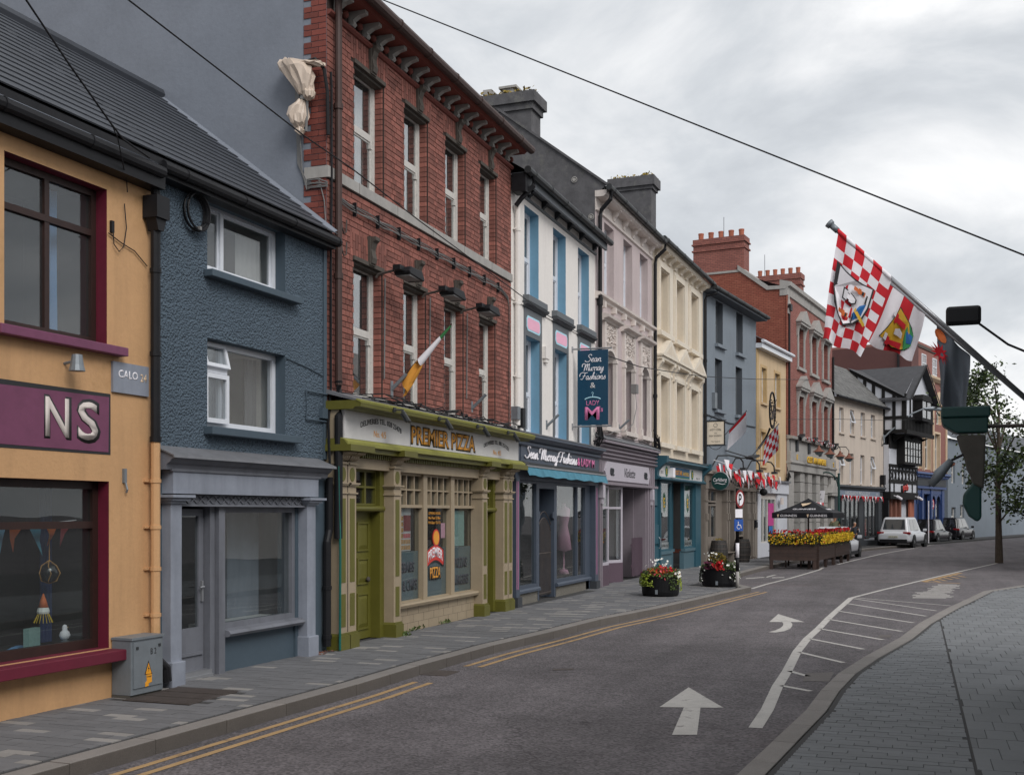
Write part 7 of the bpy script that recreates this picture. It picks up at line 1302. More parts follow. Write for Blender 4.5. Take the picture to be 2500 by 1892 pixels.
def patches(name, F, polys, off, mat, par, org):
    m = MB()
    for P_ in polys: q = [p-org for p in patch(F, P_, off)]; m.add(q, [tuple(range(len(q)))])
    return m.build(name, mat, par)
def shield(c, w, h, rot=0, n=8):
    P_ = [(-1,-1),(-.3,-.92),(.3,-.92),(1,-1),(1,.1)] + [(math.cos(k*math.pi/n), .1+.9*math.sin(k*math.pi/n)) for k in range(1,n)] + [(-1,.1)]
    cr_, sr_ = math.cos(rot), math.sin(rot); return [(c[0]+(x*cr_-y*sr_)*w, c[1]+(x*sr_+y*cr_)*h) for x, y in P_]
XA = 12.3; tip = atX(2028,549,XA); foot = atX(2521,987,XA)
t = thing('checked_county_flag', 'large red and white checked flag with a castle crest on a pole', 'flag', foot); org = foot
MB().tube([tip-org, foot-org], .024, 10).build('pole', 'aluminium', t, smooth=True); d_ = (tip-foot).normalized(); MB().tube([tip-org-d_*.01, tip-org+d_*.03], [.045,.05], 10).tube([tip-org-d_*.10, tip-org-d_*.01], .032, 10).build('finial', 'zinc', t, smooth=True)
FA = cloth_fn(atX(2046,572,XA-.035), atX(2176,686,XA-.035), atX(2104,868,XA-.1), atX(2006,828,XA-.1), .06, .3); G0 = lambda u, v: FA(u, v)-org
flag_cells(G0, 6, 9, 5, lambda i, j: 'flag_red' if (i+j) % 2 == 0 else 'flag_white', ['flag_red', 'flag_white']).build('cloth', ['flag_red', 'flag_white'], t, smooth=True)
for k in range(6):
    p0, p1 = atX(2046,565,XA).lerp(atX(2176,681,XA), k/6)-org, atX(2046,565,XA).lerp(atX(2176,681,XA), (k+1)/6)-org
    MB().grid(lambda u, v: tuple(p0.lerp(p1, u) + Vector((.036*math.cos(v*6.283), 0, .036*math.sin(v*6.283)))), 3, 10).build('sleeve', 'flag_white' if k % 2 else 'flag_red', t, smooth=True)
FS = FA
def sub(c, w, h, pts): return [(c[0]+x*w, c[1]+y*h) for x, y in pts]
def turned(c, w, h, pts): return [(c[0]-y*w, c[1]+x*h) for x, y in pts]      # the crest lies on its side on the hanging flag
c0 = (.44, .50)
sh_ = [(-1,-1),(-.5,-.86),(0,-.82),(.5,-.86),(1,-1),(1,-.1),(.85,.45),(.5,.8),(0,1),(-.5,.8),(-.85,.45),(-1,-.1)]
patches('crest', FS, [turned(c0, .37, .275, [(y, -x) for x, y in sh_])], .03, 'ink', t, org); patches('crest_field', FS, [turned(c0, .345, .255, [(y, -x) for x, y in sh_])], .034, 'flag_white', t, org)
keep = [(-1,.35),(-.2,.28),(-.2,.5),(.3,.5),(.3,.28),(1,.45),(1,-.45),(.3,-.28),(.3,-.5),(-.2,-.5),(-.2,-.28),(-1,-.35)]
patches('crest_tower', FS, [sub((.58,.36), .12, .06, keep), sub((.36,.66), .12, .06, keep)], .038, 'petal_orange', t, org)
patches('crest_gate', FS, [sub((.66,.36), .02, .02, [(-1,-1),(1,-1),(1,1),(-1,1)]), sub((.44,.66), .02, .02, [(-1,-1),(1,-1),(1,1),(-1,1)]), sub((.74,.40), .012, .05, [(-1,-1),(1,-1),(1,1),(-1,1)]), sub((.58,.66), .012, .05, [(-1,-1),(1,-1),(1,1),(-1,1)])], .042, 'ink', t, org)
hull = [(-1,-.9),(-.4,-.9),(-.4,-.5),(.0,-.5),(.0,-.8),(.5,-.7),(1,-.3),(1,.4),(.5,.8),(.0,.8),(.0,.5),(-.4,.5),(-.4,.9),(-1,.9)]
patches('crest_ship', FS, [sub((.42,.48), .16, .065, hull)], .038, 'ink', t, org); patches('crest_sail', FS, [sub((.42,.48), .135, .05, hull)], .042, 'flag_white', t, org)
patches('crest_water', FS, [[(.66,.50),(.76,.44),(.72,.60),(.60,.68),(.56,.62)]], .038, 'crest_blue', t, org); patches('crest_oar', FS, [[(.60,.54),(.82,.66),(.80,.70),(.58,.58)]], .044, 'gold', t, org)
XB = 12.9; f2 = atX(2540,1006,XB); t = thing('striped_county_flag', 'red and white striped flag with a yellow castle shield on a second pole', 'flag', f2); org = f2; tip2 = atX(2150,672,XB)
MB().tube([tip2-org, f2-org], .022, 10).build('pole', 'aluminium', t, smooth=True); MB().tube([tip2-org, tip2-org+(tip2-f2).normalized()*.04], .035, 10).build('finial', 'zinc', t)
FB = cloth_fn(atX(2168,690,XB-.03), atX(2258,768,XB-.03), atX(2230,881,XB-.06), atX(2104,832,XB-.06), .06, 1.2); FS = FB
flag_cells(lambda u, v: FB(u, v)-org, 7, 5, 5, lambda i, j: 'flag_red' if i in (0, 3, 4) else 'flag_white', ['flag_red', 'flag_white']).build('cloth', ['flag_red', 'flag_white'], t, smooth=True)
patches('shield', FS, [shield((.60,.62), .26, .33, -1.2)], .012, 'ink', t, org); patches('shield_field', FS, [shield((.60,.62), .24, .31, -1.2)], .018, 'gold', t, org)
patches('shield_hill', FS, [[(.74,.36),(.86,.52),(.86,.74),(.74,.90),(.70,.75),(.70,.5)]], .022, 'crest_green', t, org); patches('shield_water', FS, [[(.72,.52),(.85,.55),(.85,.70),(.72,.76)]], .026, 'crest_blue', t, org)
patches('shield_tower', FS, [[(.44,.32),(.50,.34),(.50,.38),(.68,.42),(.68,.54),(.50,.47),(.48,.5),(.43,.47)], [(.42,.74),(.47,.76),(.48,.80),(.68,.80),(.68,.93),(.48,.88),(.46,.91),(.41,.88)]], .024, 'flag_red', t, org); patches('shield_ship', FS, [[(.52,.58),(.60,.55),(.66,.62),(.66,.72),(.60,.70),(.52,.68)]], .026, 'flag_white', t, org)
patches('shield_pennant', FS, [[(.37,.28),(.43,.29),(.43,.40),(.37,.38)], [(.36,.70),(.42,.71),(.42,.83),(.36,.81)]], .026, 'flag_white', t, org)
t = thing('grey_flag', 'grey flag with a red sunburst hanging at the right edge', 'flag', f2); org = f2; FC = cloth_fn(atX(2288,795,XB+.02), atX(2368,868,XB+.02), atX(2362,1010,XB-.05), atX(2293,985,XB-.05), .09, 2.0)
MB().grid(lambda u, v: tuple(FC(u, v)-org), 24, 24).build('cloth', 'flag_grey', t, smooth=True); FS = FC
patches('sunburst', FS, [sub((.06,.34), .28, .14, [(math.cos(k*.262)*(1 if k % 2 else .45), math.sin(k*.262)*(1 if k % 2 else .45)) for k in range(24)])], .012, 'flag_red', t, org); patches('sun', FS, [sub((.1,.10), .16, .08, [(math.cos(k*.52),math.sin(k*.52)) for k in range(12)])], .012, 'petal_orange', t, org)

# ================================================================ overhead wires
def wire(name, lab, pts, r=.012, sag=0):
    pts = [Vector(p) for p in pts]; o = pts[0]
    if sag:
        a, b = pts[0], pts[-1]; pts = [a.lerp(b, k/24) - Vector((0, 0, sag*4*(k/24)*(1-k/24))) for k in range(25)]
    m = MB().tube([p-o for p in pts], r, 6).build(name, 'black_paint'); m.location = o; return tag(m, lab, 'cable')
wire('overhead_cable', 'single black cable slanting across the cloudy sky', [atY(820,-45,7.6), at_depth(2620,671,10)], .009)
wire('facade_cable', 'thin black cable slanting down in front of the brick front', [atY(x, y, 7.25) for x, y in ((300,-10),(518,158),(745,334),(859,412),(1026,541),(1244,701),(1330,766),(1411,812))], .009)
wire('eaves_cable', 'thin black cable from the slates down to the peach shop eaves', [atY(60,-5,7.4), atY(169,158,7.4), atY(273,305,7.45), atY(300,340,7.5), atY(365,386,7.6)], .010)
wire('drop_cable', 'thin cable dropping from the eaves to the peach wall', [atY(273,305,7.45), atY(288,340,7.5), atY(300,400,7.6), atY(309,440,7.78), atY(311,470,7.8)], .006)
wire('gutter_cable', 'short pale cable running from the gutter to the cable coil', [atY(386,406,7.65), atY(432,440,7.7), atY(456,464,7.78)], .006)
wire('street_cable', 'thin cable running along the fronts from the banner to the brick pub', [at_depth(1485,869,28.0), at_depth(1560,895,31.5), at_depth(1630,907,34.5), at_depth(1716,919,40.0), at_depth(1846,926,46.5), at_depth(2031,927,60)], .014)
wire('far_cable', 'thin cable crossing the fronts of the brick pub and beige house', [at_depth(1920,1024,50), at_depth(2036,1023,58), at_depth(2160,1026,66), at_depth(2300,1022,74)], .014)

# ================================================================ planters with flowers
def blossom(m, p, s, up=None):
    n = Vector((random.gauss(0,.6)-.5, random.gauss(0,.6)-.3, random.uniform(.1,.9))).normalized(); a = n.orthogonal().normalized(); b = n.cross(a); k = 5; vs_l = [p-n*s*.25]
    for i in range(k*2): r = s*(.5 if i % 2 else .34); an = math.pi*i/k; vs_l.append(p + (a*math.cos(an)+b*math.sin(an))*r)
    m.add(vs_l, [(0, 1+i, 1+(i+1) % (2*k)) for i in range(2*k)])
def tub(name, lab, loc, r, h, spec, dome=None):
    t = thing(name, lab, 'planter', loc, 0, 'round flower tubs on the pavement')
    MB().lathe([(r*.9,0),(r*.97,.03),(r,.10),(r*1.0,h*.9),(r*1.02,h),(r*.93,h),(r*.92,h-.06),(.02,h-.06)], (0,0,0), 40).build('tub', 'planter_black', t, smooth=False); MB().box(-r-.006,-r+.01,-.03,.03,.06,.16).build('label_plate', 'zinc', t)
    fo = {}
    def put_leaf(mt, p, s): leaf(fo.setdefault(mt, MB()), p, s)
    for k in range(1500):
        a = random.random()*6.283; q = r*1.05*math.sqrt(random.random()); z = h - .02 + random.random()*.22*(1-.4*(q/r)**2) + .05*math.sin(3*a); mt = random.choice(spec['leaf']); put_leaf(mt, Vector((q*math.cos(a), q*math.sin(a), z)), .055)
    for (a0, wd, dl, n, mt) in spec['trail']:
        for k in range(n): a = a0+random.gauss(0,wd); u = random.random(); q = r*(1.02+.10*math.sin(u*2)); put_leaf(mt, Vector((q*math.cos(a), q*math.sin(a), h+.05-u*dl)), .05)
    for mt, m in fo.items(): m.build('foliage', mt, t, kind='stuff')
    bl = {}
    for (mt, n, s, a0, wd, zlo, zhi, rr) in spec['flower']:
        for k in range(n): a = a0+random.gauss(0,wd); q = r*random.uniform(*rr); blossom(bl.setdefault(mt, MB()), Vector((q*math.cos(a), q*math.sin(a), h+random.uniform(zlo,zhi))), s)
    for mt, m in bl.items(): m.build('blossoms', mt, t, kind='stuff')
    if dome:
        g = MB(); g2 = MB()
        for k in range(1300):
            a, b = random.random()*6.283, math.acos(random.random()); q = dome[3]*random.uniform(.75,1.0); leaf(g if random.random() < .7 else g2, Vector((dome[0]+q*math.sin(b)*math.cos(a), dome[1]+q*math.sin(b)*math.sin(a), dome[2]+q*math.cos(b))), .045)
        g.build('dome_shrub', 'leaf_bronze', t, kind='stuff'); g2.build('dome_shrub', 'leaf_dark', t, kind='stuff')
PI = math.pi
tub('flower_tub', 'black round tub with orange and red flowers and lime trailing leaves', (25.75, 5.55, .045), .43, .46, {'leaf': ['leaf','leaf_dark','leaf','leaf_lime'], 'trail': [(2.35,.3,.28,260,'leaf_lime'),(PI+.9,.12,.35,90,'leaf'),(-1.5,.2,.4,120,'leaf_lime')],
    'flower': [('petal_orange',26,.07,2.6,.5,.06,.2,(.4,.95)),('petal_red',30,.08,3.6,.5,.05,.24,(.3,.95)),('petal_white',26,.06,3.0,2,.2,.4,(.1,.9)),('petal_white',10,.08,-1.7,.2,-.1,.1,(.95,1.1)),('petal_pink',18,.07,3.7,.5,-.05,.15,(.8,1.05)),('petal_purple',5,.05,1.9,.1,.02,.1,(.95,1.05))]})
tub('flower_tub', 'black round tub with white petunias, red blooms and a bronze domed shrub', (29.55, 4.80, .045), .46, .46, {'leaf': ['leaf','leaf_dark','leaf'], 'trail': [(1.75,.25,.4,220,'leaf_dark'),(-1.75,.35,.3,260,'leaf')],
    'flower': [('petal_white',70,.065,-1.75,.4,-.3,.22,(.85,1.15)),('petal_white',30,.05,1.8,.3,-.35,.05,(1.0,1.1)),('petal_white',14,.07,2.0,.5,.2,.42,(.3,.9)),('petal_red',44,.09,3.25,.13,.0,.22,(.85,1.1)),('petal_purple',40,.08,2.65,.14,.0,.2,(.85,1.05))]}, (.05,.06,.62,.27))
def box_planter(lab, a, b, w, first):
    a, b = Vector(a), Vector(b); d = b-a; L_ = d.length; t = thing('planter_box', lab, 'planter', (*a, -.08), math.atan2(d.y, d.x), 'timber planter boxes round the pub seating')
    for k in range(5):
        for y in (0, w): MB().box(.02,L_-.02,y-.012,y+.012,.32+k*.135,.32+k*.135+.13).build('plank', 'planter_wood', t)
        for x in (.02, L_-.02): MB().box(x-.012,x+.012,.012,w-.012,.32+k*.135,.32+k*.135+.13).build('plank', 'planter_wood', t)
    for x in (.08, L_-.08, L_/2):
        for y in (.05, w-.05):
            if x != L_/2 or L_ > 2.5: MB().box(x-.06,x+.06,y-.05,y+.05,0,.36).build('leg', 'planter_wood', t)
    MB().box(.03,L_-.03,.02,w-.02,.85,.92).build('soil', 'joint', t); g = [MB(), MB()]; fl = {'petal_yellow': MB(), 'petal_red': MB(), 'petal_orange': MB()}
    for k in range(int(1500*L_)): leaf(g[k % 2], Vector((random.uniform(-.03,L_+.03), random.uniform(-.13,w+.05), 1.06+random.gauss(.03,.10))), .08)
    for k in range(int(190*L_)):
        u = random.random(); y = -.13+random.gauss(0,.04) if u < .7 else random.uniform(-.1,w); z = (random.uniform(.92,1.24) if u < .7 else random.uniform(1.15,1.32)); blossom(fl['petal_yellow' if random.random() < .93 else 'petal_orange'], Vector((random.uniform(-.03,L_+.03), y, z)), .075)
    for k in range(int(40*L_)): blossom(fl['petal_red'], Vector((random.uniform(0,L_), random.uniform(-.05,w), random.uniform(1.24,1.42))), .12)
    for m, k in zip(g, ('leaf_dark', 'leaf')): m.build('foliage', k, t, kind='stuff')
    for k, m in fl.items(): m.build('blossoms', k, t, kind='stuff')
box_planter('dark timber planter of yellow flowers facing the camera before the parasol', (41.75, 4.98), (42.0, 3.32), .4, True); box_planter('timber planter of yellow flowers on the road side nearest the corner', (42.25, 3.28), (45.9, 2.96), .4, False); box_planter('far timber planter of yellow flowers on the road side by the white saloon', (46.0, 2.95), (49.9, 2.6), .4, False)
t = thing('parasol', 'black square parasol with white lettering over the pub seating', 'parasol', (44.1, 3.80, -.08), R(-7)); S_ = 1.12; ez, tz = 2.05, 2.60
MB().tube([(0,0,0),(0,0,tz)], .03, 8).build('pole', 'planter_wood', t); MB().box(-.35,.35,-.35,.35,0,.12).build('base', 'planter_black', t); cn_ = [(-S_,S_),(-S_,-S_),(S_,-S_),(S_,S_)]
for k in range(4):
    (x0, y0), (x1, y1) = cn_[k], cn_[(k+1) % 4]; MB().grid(lambda u, v: ((x0+(x1-x0)*u)*(1-v), (y0+(y1-y0)*u)*(1-v), ez+(tz-ez)*v-.05*math.sin(v*3.14)), 8, 6).build('canopy_panel', 'guinness_black', t, smooth=True)
    MB().quad((x0,y0,ez),(x1,y1,ez),(x1*1.0,y1*1.0,ez-.2),(x0*1.0,y0*1.0,ez-.2)).build('valance', 'guinness_black', t)
sl_a = math.degrees(math.atan2(tz-ez, S_))
o = text('lettering', 'GUINNESS', 'flag_white', t, (-.80,0,ez+.115), .10, .85, rot=(sl_a,0,-90), bold=.01, ext=.006); MB().add([(-.43,.18,2.40),(-.40,.0,2.41),(-.37,-.2,2.44),(-.52,-.12,2.37),(-.62,.0,2.32),(-.66,.08,2.30),(-.55,.13,2.35)],[(0,1,2,3,4,5,6)]).build('harp_emblem', 'cream_trim', t)
for y, tx in ((.55,'GUINNESS'),(-.55,'GUINNESS')): text('lettering', tx, 'flag_white', t, (-S_-.005,y-.05,ez-.145), .085, .62, rot=(90,0,-90), ext=.002); MB().prism([(0,0),(.08,.01),(.05,-.1),(.03,-.11)], 0, .002).build('harp_emblem', 'cream_trim', t).matrix_local = Matrix.Translation((-S_-.006, y+.38, ez-.06)) @ Matrix.Rotation(R(-90), 4, 'Z')
text('lettering', 'GUINNESS', 'flag_white', t, (0,-.80,ez+.115), .10, .85, rot=(sl_a,0,0), bold=.01, ext=.006)
t = thing('pub_table', 'dark pub table half hidden behind the planters', 'table', (44.0, 4.3, -.08), 0); MB().box(-.6,.6,-.35,.35,.7,.75).build('tabletop', 'planter_wood', t)
for x in (-.5,.5):
    for y in (-.28,.28): MB().box(x-.03,x+.03,y-.03,y+.03,0,.7).build('leg', 'planter_wood', t)
t = thing('lamp_standard', 'dark green post with a swan neck and a hanging pub sign', 'sign post', put(red, 7.2, -1.0, .04), R(-7.48)); MB().lathe([(.09,0),(.09,.3),(.06,.4),(.055,3.9),(.08,3.95),(.02,4.0)], (0,0,0), 10).build('post', 'green_dark', t); MB().tube([(0,.05+.8*(1-math.cos(k*.262))/2*1.5,3.3+.75*math.sin(k*.262)) for k in range(13)], .035, 7).build('swan_neck', 'green_dark', t)
MB().prism([(-.3,2.4),(.3,2.4),(.4,3.1),(-.4,3.1)], -.03, .03).build('sign_board', 'flag_white', t).matrix_local = Matrix.Translation((0,1.1,0)) @ Matrix.Rotation(R(-90), 4, 'Z'); text('lettering', 'Fine', 'ink', t, (-.035,1.1,2.85), .12, .4, rot=(90,0,-90), ext=.002); text('lettering', 'Food & Beer', 'ink', t, (-.035,1.1,2.62), .1, .5, rot=(90,0,-90), ext=.002)
# parking sign
t = thing('parking_sign', 'no parking disc with disabled bay plate on a striped post', 'road sign', (29.15, 4.28, .04), 0); zz = 0
for k, (z0, z1) in enumerate(((0,.42),(.42,.78),(.78,1.15),(1.15,2.55))): MB().lathe([(.045,z0),(.045,z1)], (0,0,0), 12).build('post_band', ('limestone','planter_black','flag_white','planter_black')[k], t, smooth=True)
sgn = bpy.data.objects.new('sign_head', None)
hd = MB().lathe([(.005,-.02),(.235,-.02),(.235,.0),(.005,.0)], (0,-.06,2.28), 32, axis='y').build('red_ring', 'poster_red', t, smooth=False); hd.rotation_euler = (0, 0, R(-18)); MB().lathe([(.005,-.004),(.175,-.004),(.175,.0),(.005,.0)], (0,-.0805,2.28), 32, axis='y').build('white_disc', 'flag_white', hd); text('lettering', 'P', 'ink', hd, (-.02,-.086,2.14), .27, .17, bold=.02, ext=.002)
MB().box(-.12,.12,-.06,-.05,1.8,2.02).build('time_plate', 'flag_white', t).rotation_euler = (0, 0, R(-40)); p2 = MB().box(-.13,.13,-.06,-.05,1.46,1.76).build('disabled_plate', 'blue_sign', t); p2.rotation_euler = (0, 0, R(-48)); MB().tube([(-.02,-.064,1.70),(-.02,-.064,1.62),(.05,-.064,1.61),(.07,-.064,1.53)], .012, 6).tube([(.03*math.cos(k*.5)*1.6-.01,-.064,1.56+.05*math.sin(k*.5)) for k in range(2,12)], .008, 5).build('wheelchair_symbol', 'flag_white', p2)

# ================================================================ cars
def car(name, lab, loc, rz, L_, W_, H_, paint, suv):
    t = thing(name, lab, 'car', loc, rz, 'cars parked along the kerb'); hw = W_/2; belt = .98 if suv else .90; low = .26 if suv else .20; hood = belt-.02 if suv else .82
    st = [(-L_/2,.42,belt*.80,.80),(-L_/2+.06,low+.06,belt*.93,.90),(-L_/2+.25,low,belt,.97),(-L_/2+1.0,low,belt,1),(0,low,belt-.02,1),(L_*.16,low,belt-.03,1),(L_*.3,low,hood-.02,.99),(L_/2-.35,low,hood-.10,.95),(L_/2-.08,low+.05,hood-.22,.86),(L_/2,.38,hood-.34,.74)]
    m = MB(); rings = []
    for x, zl, zt, k in st:
        w_ = hw*k; h = zt-zl; rings.append([(x,-w_*.90,zl),(x,-w_*.99,zl+h*.22),(x,-w_,zl+h*.50),(x,-w_*.985,zl+h*.80),(x,-w_*.93,zl+h*.95),(x,-w_*.80,zt),(x,0,zt+.03),(x,w_*.80,zt),(x,w_*.93,zl+h*.95),(x,w_*.985,zl+h*.80),(x,w_,zl+h*.50),(x,w_*.99,zl+h*.22),(x,w_*.90,zl)])
    n = 13; vs_l = [v for r in rings for v in r]; fs = [(i*n+k, i*n+(k+1) % n, (i+1)*n+(k+1) % n, (i+1)*n+k) for i in range(len(rings)-1) for k in range(n)] + [tuple(range(n-1,-1,-1)), tuple(range((len(rings)-1)*n, len(rings)*n))]
    m.add(vs_l, fs); body = m.build('body', paint, t, smooth=True); sbs = body.modifiers.new('sub', 'SUBSURF'); sbs.levels = 1; sbs.render_levels = 2
    xr0, xr1, xf1, xf0 = (-L_/2+.12, -L_/2+.48, L_*.06, L_*.24) if suv else (-L_/2+.75, -L_/2+1.35, L_*.05, L_*.24); g0, g1 = hw*.86, hw*.68; zr = H_
    def gp_(x, y, z): return (x, y, z)
    base = [(xr0,-g0),(xf0,-g0*.96),(xf0,g0*.96),(xr0,g0)]; top = [(xr1,-g1),(xf1,-g1),(xf1,g1),(xr1,g1)]; zb, zt = belt-.10, zr
    def gq(i, j, u0, u1, v0, v1, off):          # a rectangle on one face of the greenhouse
        B0, B1, T0, T1 = [Vector((*q, z)) for q, z in ((base[i],zb),(base[j],zb),(top[i],zt),(top[j],zt))]
        f_ = lambda u, v: (B0.lerp(B1,u)).lerp(T0.lerp(T1,u), v); nn = (B1-B0).cross(T0-B0).normalized(); return [tuple(f_(u,v)+nn*off) for u, v in ((u0,v0),(u1,v0),(u1,v1),(u0,v1))]
    sh = MB().add([(x,y,zb) for x,y in base] + [(x,y,zt) for x,y in top], [(0,1,5,4),(1,2,6,5),(2,3,7,6),(3,0,4,7),(4,5,6,7)]).build('roof_shell', paint, t); bv = sh.modifiers.new('bevel', 'BEVEL'); bv.width = .13; bv.segments = 4
    def glz(nm, q): MB().add(q, [(0,1,2,3)]).build(nm, 'car_glass', t)
    glz('rear_window', gq(3,0,.10,.90,.22 if suv else .12,.86,.012)); glz('windscreen', gq(1,2,.06,.94,.12,.92,.012))
    for i_, j_ in ((0,1),(2,3)):
        for u0, u1 in (((.16,.44),(.47,.86)) if suv else ((.14,.45),(.48,.84))): glz('side_window', gq(i_,j_,u0,u1,.16,.88,.012) if i_ == 0 else gq(i_,j_,1-u1,1-u0,.16,.88,.012))
    for sgn_ in (-1, 1):
        MB().box(xf0-.32,xf0-.18,sgn_*hw*.97 if sgn_ > 0 else -hw*.97-.2,sgn_*hw*.97+.2 if sgn_ > 0 else -hw*.97,belt-.02,belt+.13).build('mirror', paint, t, bevel=.03)
        for x in (-L_*.295, L_*.30):
            rw = .36 if suv else .335; yy = sgn_*(hw-.10); MB().lathe([(rw+.07,-.02),(rw+.07,.02),(.05,.02)], (x,sgn_*(hw-.012),rw), 24, axis='y').build('wheel_arch', 'black_paint', t)
            wh = MB().lathe([(rw*.6,-.11),(rw*.95,-.11),(rw,-.07),(rw,.07),(rw*.95,.11),(rw*.6,.11)], (x,yy,rw), 28, axis='y').build('wheel', 'tyre', t, smooth=True); rm = MB().lathe([(rw*.64,-.02),(rw*.62,.10),(rw*.55,.09),(rw*.5,.02)], (x,yy+(.02*sgn_),rw), 24, axis='y')
            for k in range(5): a = k*1.257; rm.add([(x+rw*.08*math.cos(a+1.2),yy+sgn_*.115,rw+rw*.08*math.sin(a+1.2)),(x+rw*.6*math.cos(a+.17),yy+sgn_*.105,rw+rw*.6*math.sin(a+.17)),(x+rw*.6*math.cos(a-.17),yy+sgn_*.105,rw+rw*.6*math.sin(a-.17)),(x+rw*.08*math.cos(a-1.2),yy+sgn_*.115,rw+rw*.08*math.sin(a-1.2))],[(0,1,2,3)])
            rm.build('rim', 'rim', wh)
        MB().box(-L_/2+.04,-L_/2+.28,sgn_*hw*.55 if sgn_ > 0 else -hw*.965,sgn_*hw*.965 if sgn_ > 0 else -hw*.55,belt-.17,belt-.03).build('tail_light', 'tail_red', t, bevel=.03); MB().box(L_/2-.3,L_/2-.1,sgn_*hw*.5 if sgn_ > 0 else -hw*.88,sgn_*hw*.88 if sgn_ > 0 else -hw*.5,hood-.34,hood-.2).build('headlight', 'aluminium', t, bevel=.02)
    MB().box(-L_/2-.03,-L_/2+.12,-hw*.80,hw*.80,low+.02,low+.26).build('rear_bumper', 'black_paint' if suv else paint, t, bevel=.03); pl = MB().box(-L_/2-.02,-L_/2+.05,-.27,.27,.60,.72).build('number_plate', 'plate', t); text('lettering', '191 C 1674', 'ink', pl, (-L_/2-.021,0,.625), .07, .44, rot=(90,0,-90), ext=.001)
    MB().box(-L_*.2,L_*.2,-hw*1.0,hw*1.0,low-.02,low+.1).build('side_skirt', 'black_paint', t)
    return t
car('white_suv', 'white sport utility car seen from behind, parked by the gift shop', (71.8, .65, -.08), R(-13.5), 4.6, 1.98, 1.80, 'car_white', True); car('black_saloon', 'black saloon car parked in front of the white utility car', (82.6, -.95, -.08), R(-15.5), 5.2, 2.0, 1.64, 'car_black', False); car('dark_estate', 'dark estate car, farthest of the parked row', (89.2, -2.75, -.08), R(-16), 5.0, 1.98, 1.72, 'car_black', True); car('white_saloon', 'white saloon car half hidden by the flower boxes', (53.6, 3.45, -.08), R(-6.5), 4.6, 1.8, 1.43, 'car_white', False)

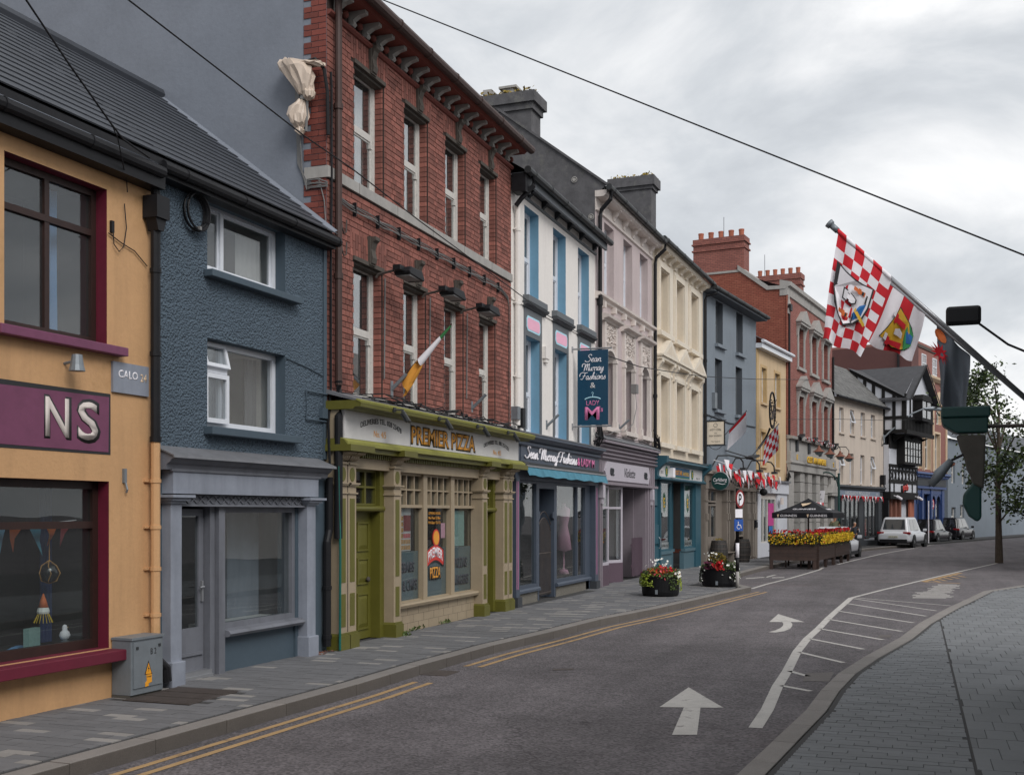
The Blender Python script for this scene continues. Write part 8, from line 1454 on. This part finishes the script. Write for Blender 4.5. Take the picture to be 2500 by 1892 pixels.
# ================================================================ people
def person(lab, loc, rz, h, top, legs, hair, stripe=None):
    k = h/1.78; t = thing('person', lab, 'person', loc, rz)
    J = {'pel':(0,0,.95),'bel':(0,0,1.1),'che':(.0,0,1.32),'nk':(.0,0,1.50),'hd0':(.015,0,1.58),'hd1':(.03,0,1.68),'hd2':(.02,0,1.76)}
    V = [(0,0,.95),(0,0,1.12),(0,0,1.34),(0,0,1.50),(.015,0,1.57),(.03,0,1.66),(.02,0,1.75)]; E_ = [(0,1),(1,2),(2,3),(3,4),(4,5),(5,6)]; Rr = [(.16,.13),(.145,.11),(.18,.12),(.06,.06),(.062,.062),(.085,.10),(.06,.07)]
    for s in (-1, 1):
        b = len(V); V += [(0,.17*s,1.44),(-.02,.24*s,1.16),(.10,.22*s,.93),(.13,.21*s,.85),(0,.09*s,.90),(.02,.10*s,.50),(-.02,.10*s,.09),(.12,.11*s,.04)]; E_ += [(2,b),(b,b+1),(b+1,b+2),(b+2,b+3),(0,b+4),(b+4,b+5),(b+5,b+6),(b+6,b+7)]; Rr += [(.065,.065),(.05,.05),(.036,.036),(.03,.04),(.10,.10),(.07,.07),(.05,.05),(.045,.035)]
    def skinned(name, idx, mat, grow):
        mp_ = {o: i for i, o in enumerate(idx)}; me = bpy.data.meshes.new(name); me.from_pydata([tuple(c*k for c in V[i]) for i in idx], [(mp_[a], mp_[b]) for a, b in E_ if a in mp_ and b in mp_], []); o = bpy.data.objects.new(name, me); COL.objects.link(o); o.parent = t; o.modifiers.new('skin', 'SKIN'); sb = o.modifiers.new('sub', 'SUBSURF'); sb.levels = sb.render_levels = 2
        for i, j in enumerate(idx): me.skin_vertices[0].data[i].radius = ((Rr[j][0]+grow)*k, (Rr[j][1]+grow)*k); me.skin_vertices[0].data[i].use_root = i == 0
        me.materials.append(MATS[mat]); return o
    skinned('body', list(range(len(V))), 'skin', 0); A_ = [0,1,2,7,8,9,15,16,17]; skinned('top', A_, top, .018); skinned('trousers', [0,11,12,13,19,20,21], legs, .014)
    MB().lathe([(.06*k,1.60*k),(.098*k,1.64*k),(.102*k,1.70*k),(.08*k,1.77*k),(.02*k,1.80*k)], (-.012*k,0,0), 14, sx=.95, sy=.9).build('hair', hair, t, smooth=True)
    MB().lathe([(.004,-.012),(.016,0),(.004,.012)], (.118*k,0,1.655*k), 6).box(.10*k,.113*k,-.045*k,-.02*k,1.675*k,1.687*k).box(.10*k,.113*k,.02*k,.045*k,1.675*k,1.687*k).build('face', 'skin', t)
    if stripe:
        for s in (-1, 1): MB().tube([(0,.245*s*k,1.45*k),(-.02,.315*s*k,1.16*k)], .02*k, 6).build('sleeve_stripe', stripe, t)
person('person in an olive jumper standing behind the white saloon', (58.3, 3.75, .04), R(190), 1.80, 'olive_jumper', 'navy_cloth', 'hair_blond'); person('person in a navy tracksuit with white sleeve stripes, head bowed', (61.5, 2.95, .04), R(200), 1.45, 'navy_cloth', 'navy_cloth', 'hair_grey', 'flag_white')

# ================================================================ tree at the right edge
def tree(lab, loc, h, r, z0):
    t = thing('street_tree', lab, 'tree', loc); tr = MB().tube([(0,0,0),(.05,.02,1.5),(-.05,.05,3.2),(.1,0,h*.8)], [.16,.12,.10,.04], 8); cl = []
    for k in range(34):
        a, b = random.random()*6.283, random.uniform(-1,1); q = r*random.uniform(.45,1.0); c = Vector((q*math.cos(a)*math.sqrt(1-b*b*.6), q*math.sin(a)*math.sqrt(1-b*b*.6), (z0+h)/2+b*(h-z0)/2)); cl.append(c)
        if k % 3 == 0: tr.tube([(0,.03,max(1.6,c.z-1.4)), tuple(c*.5+Vector((0,0,c.z*.5-.25))), tuple(c)], [.05,.03,.01], 5)
    tr.build('trunk', 'bark', t); m1, m2 = MB(), MB()
    for c in cl:
        s = random.uniform(.45,.8)
        for k in range(150): leaf(m1 if random.random() < .55 else m2, c+Vector((random.gauss(0,s*.5),random.gauss(0,s*.5),random.gauss(0,s*.42))), .17)
    m1.build('crown', 'leaf', t, kind='stuff'); m2.build('crown', 'leaf_dark', t, kind='stuff')
tree('leafy green street tree at the right edge before the blue front', (50, -3.25, -.08), 7.8, 2.1, 2.2)
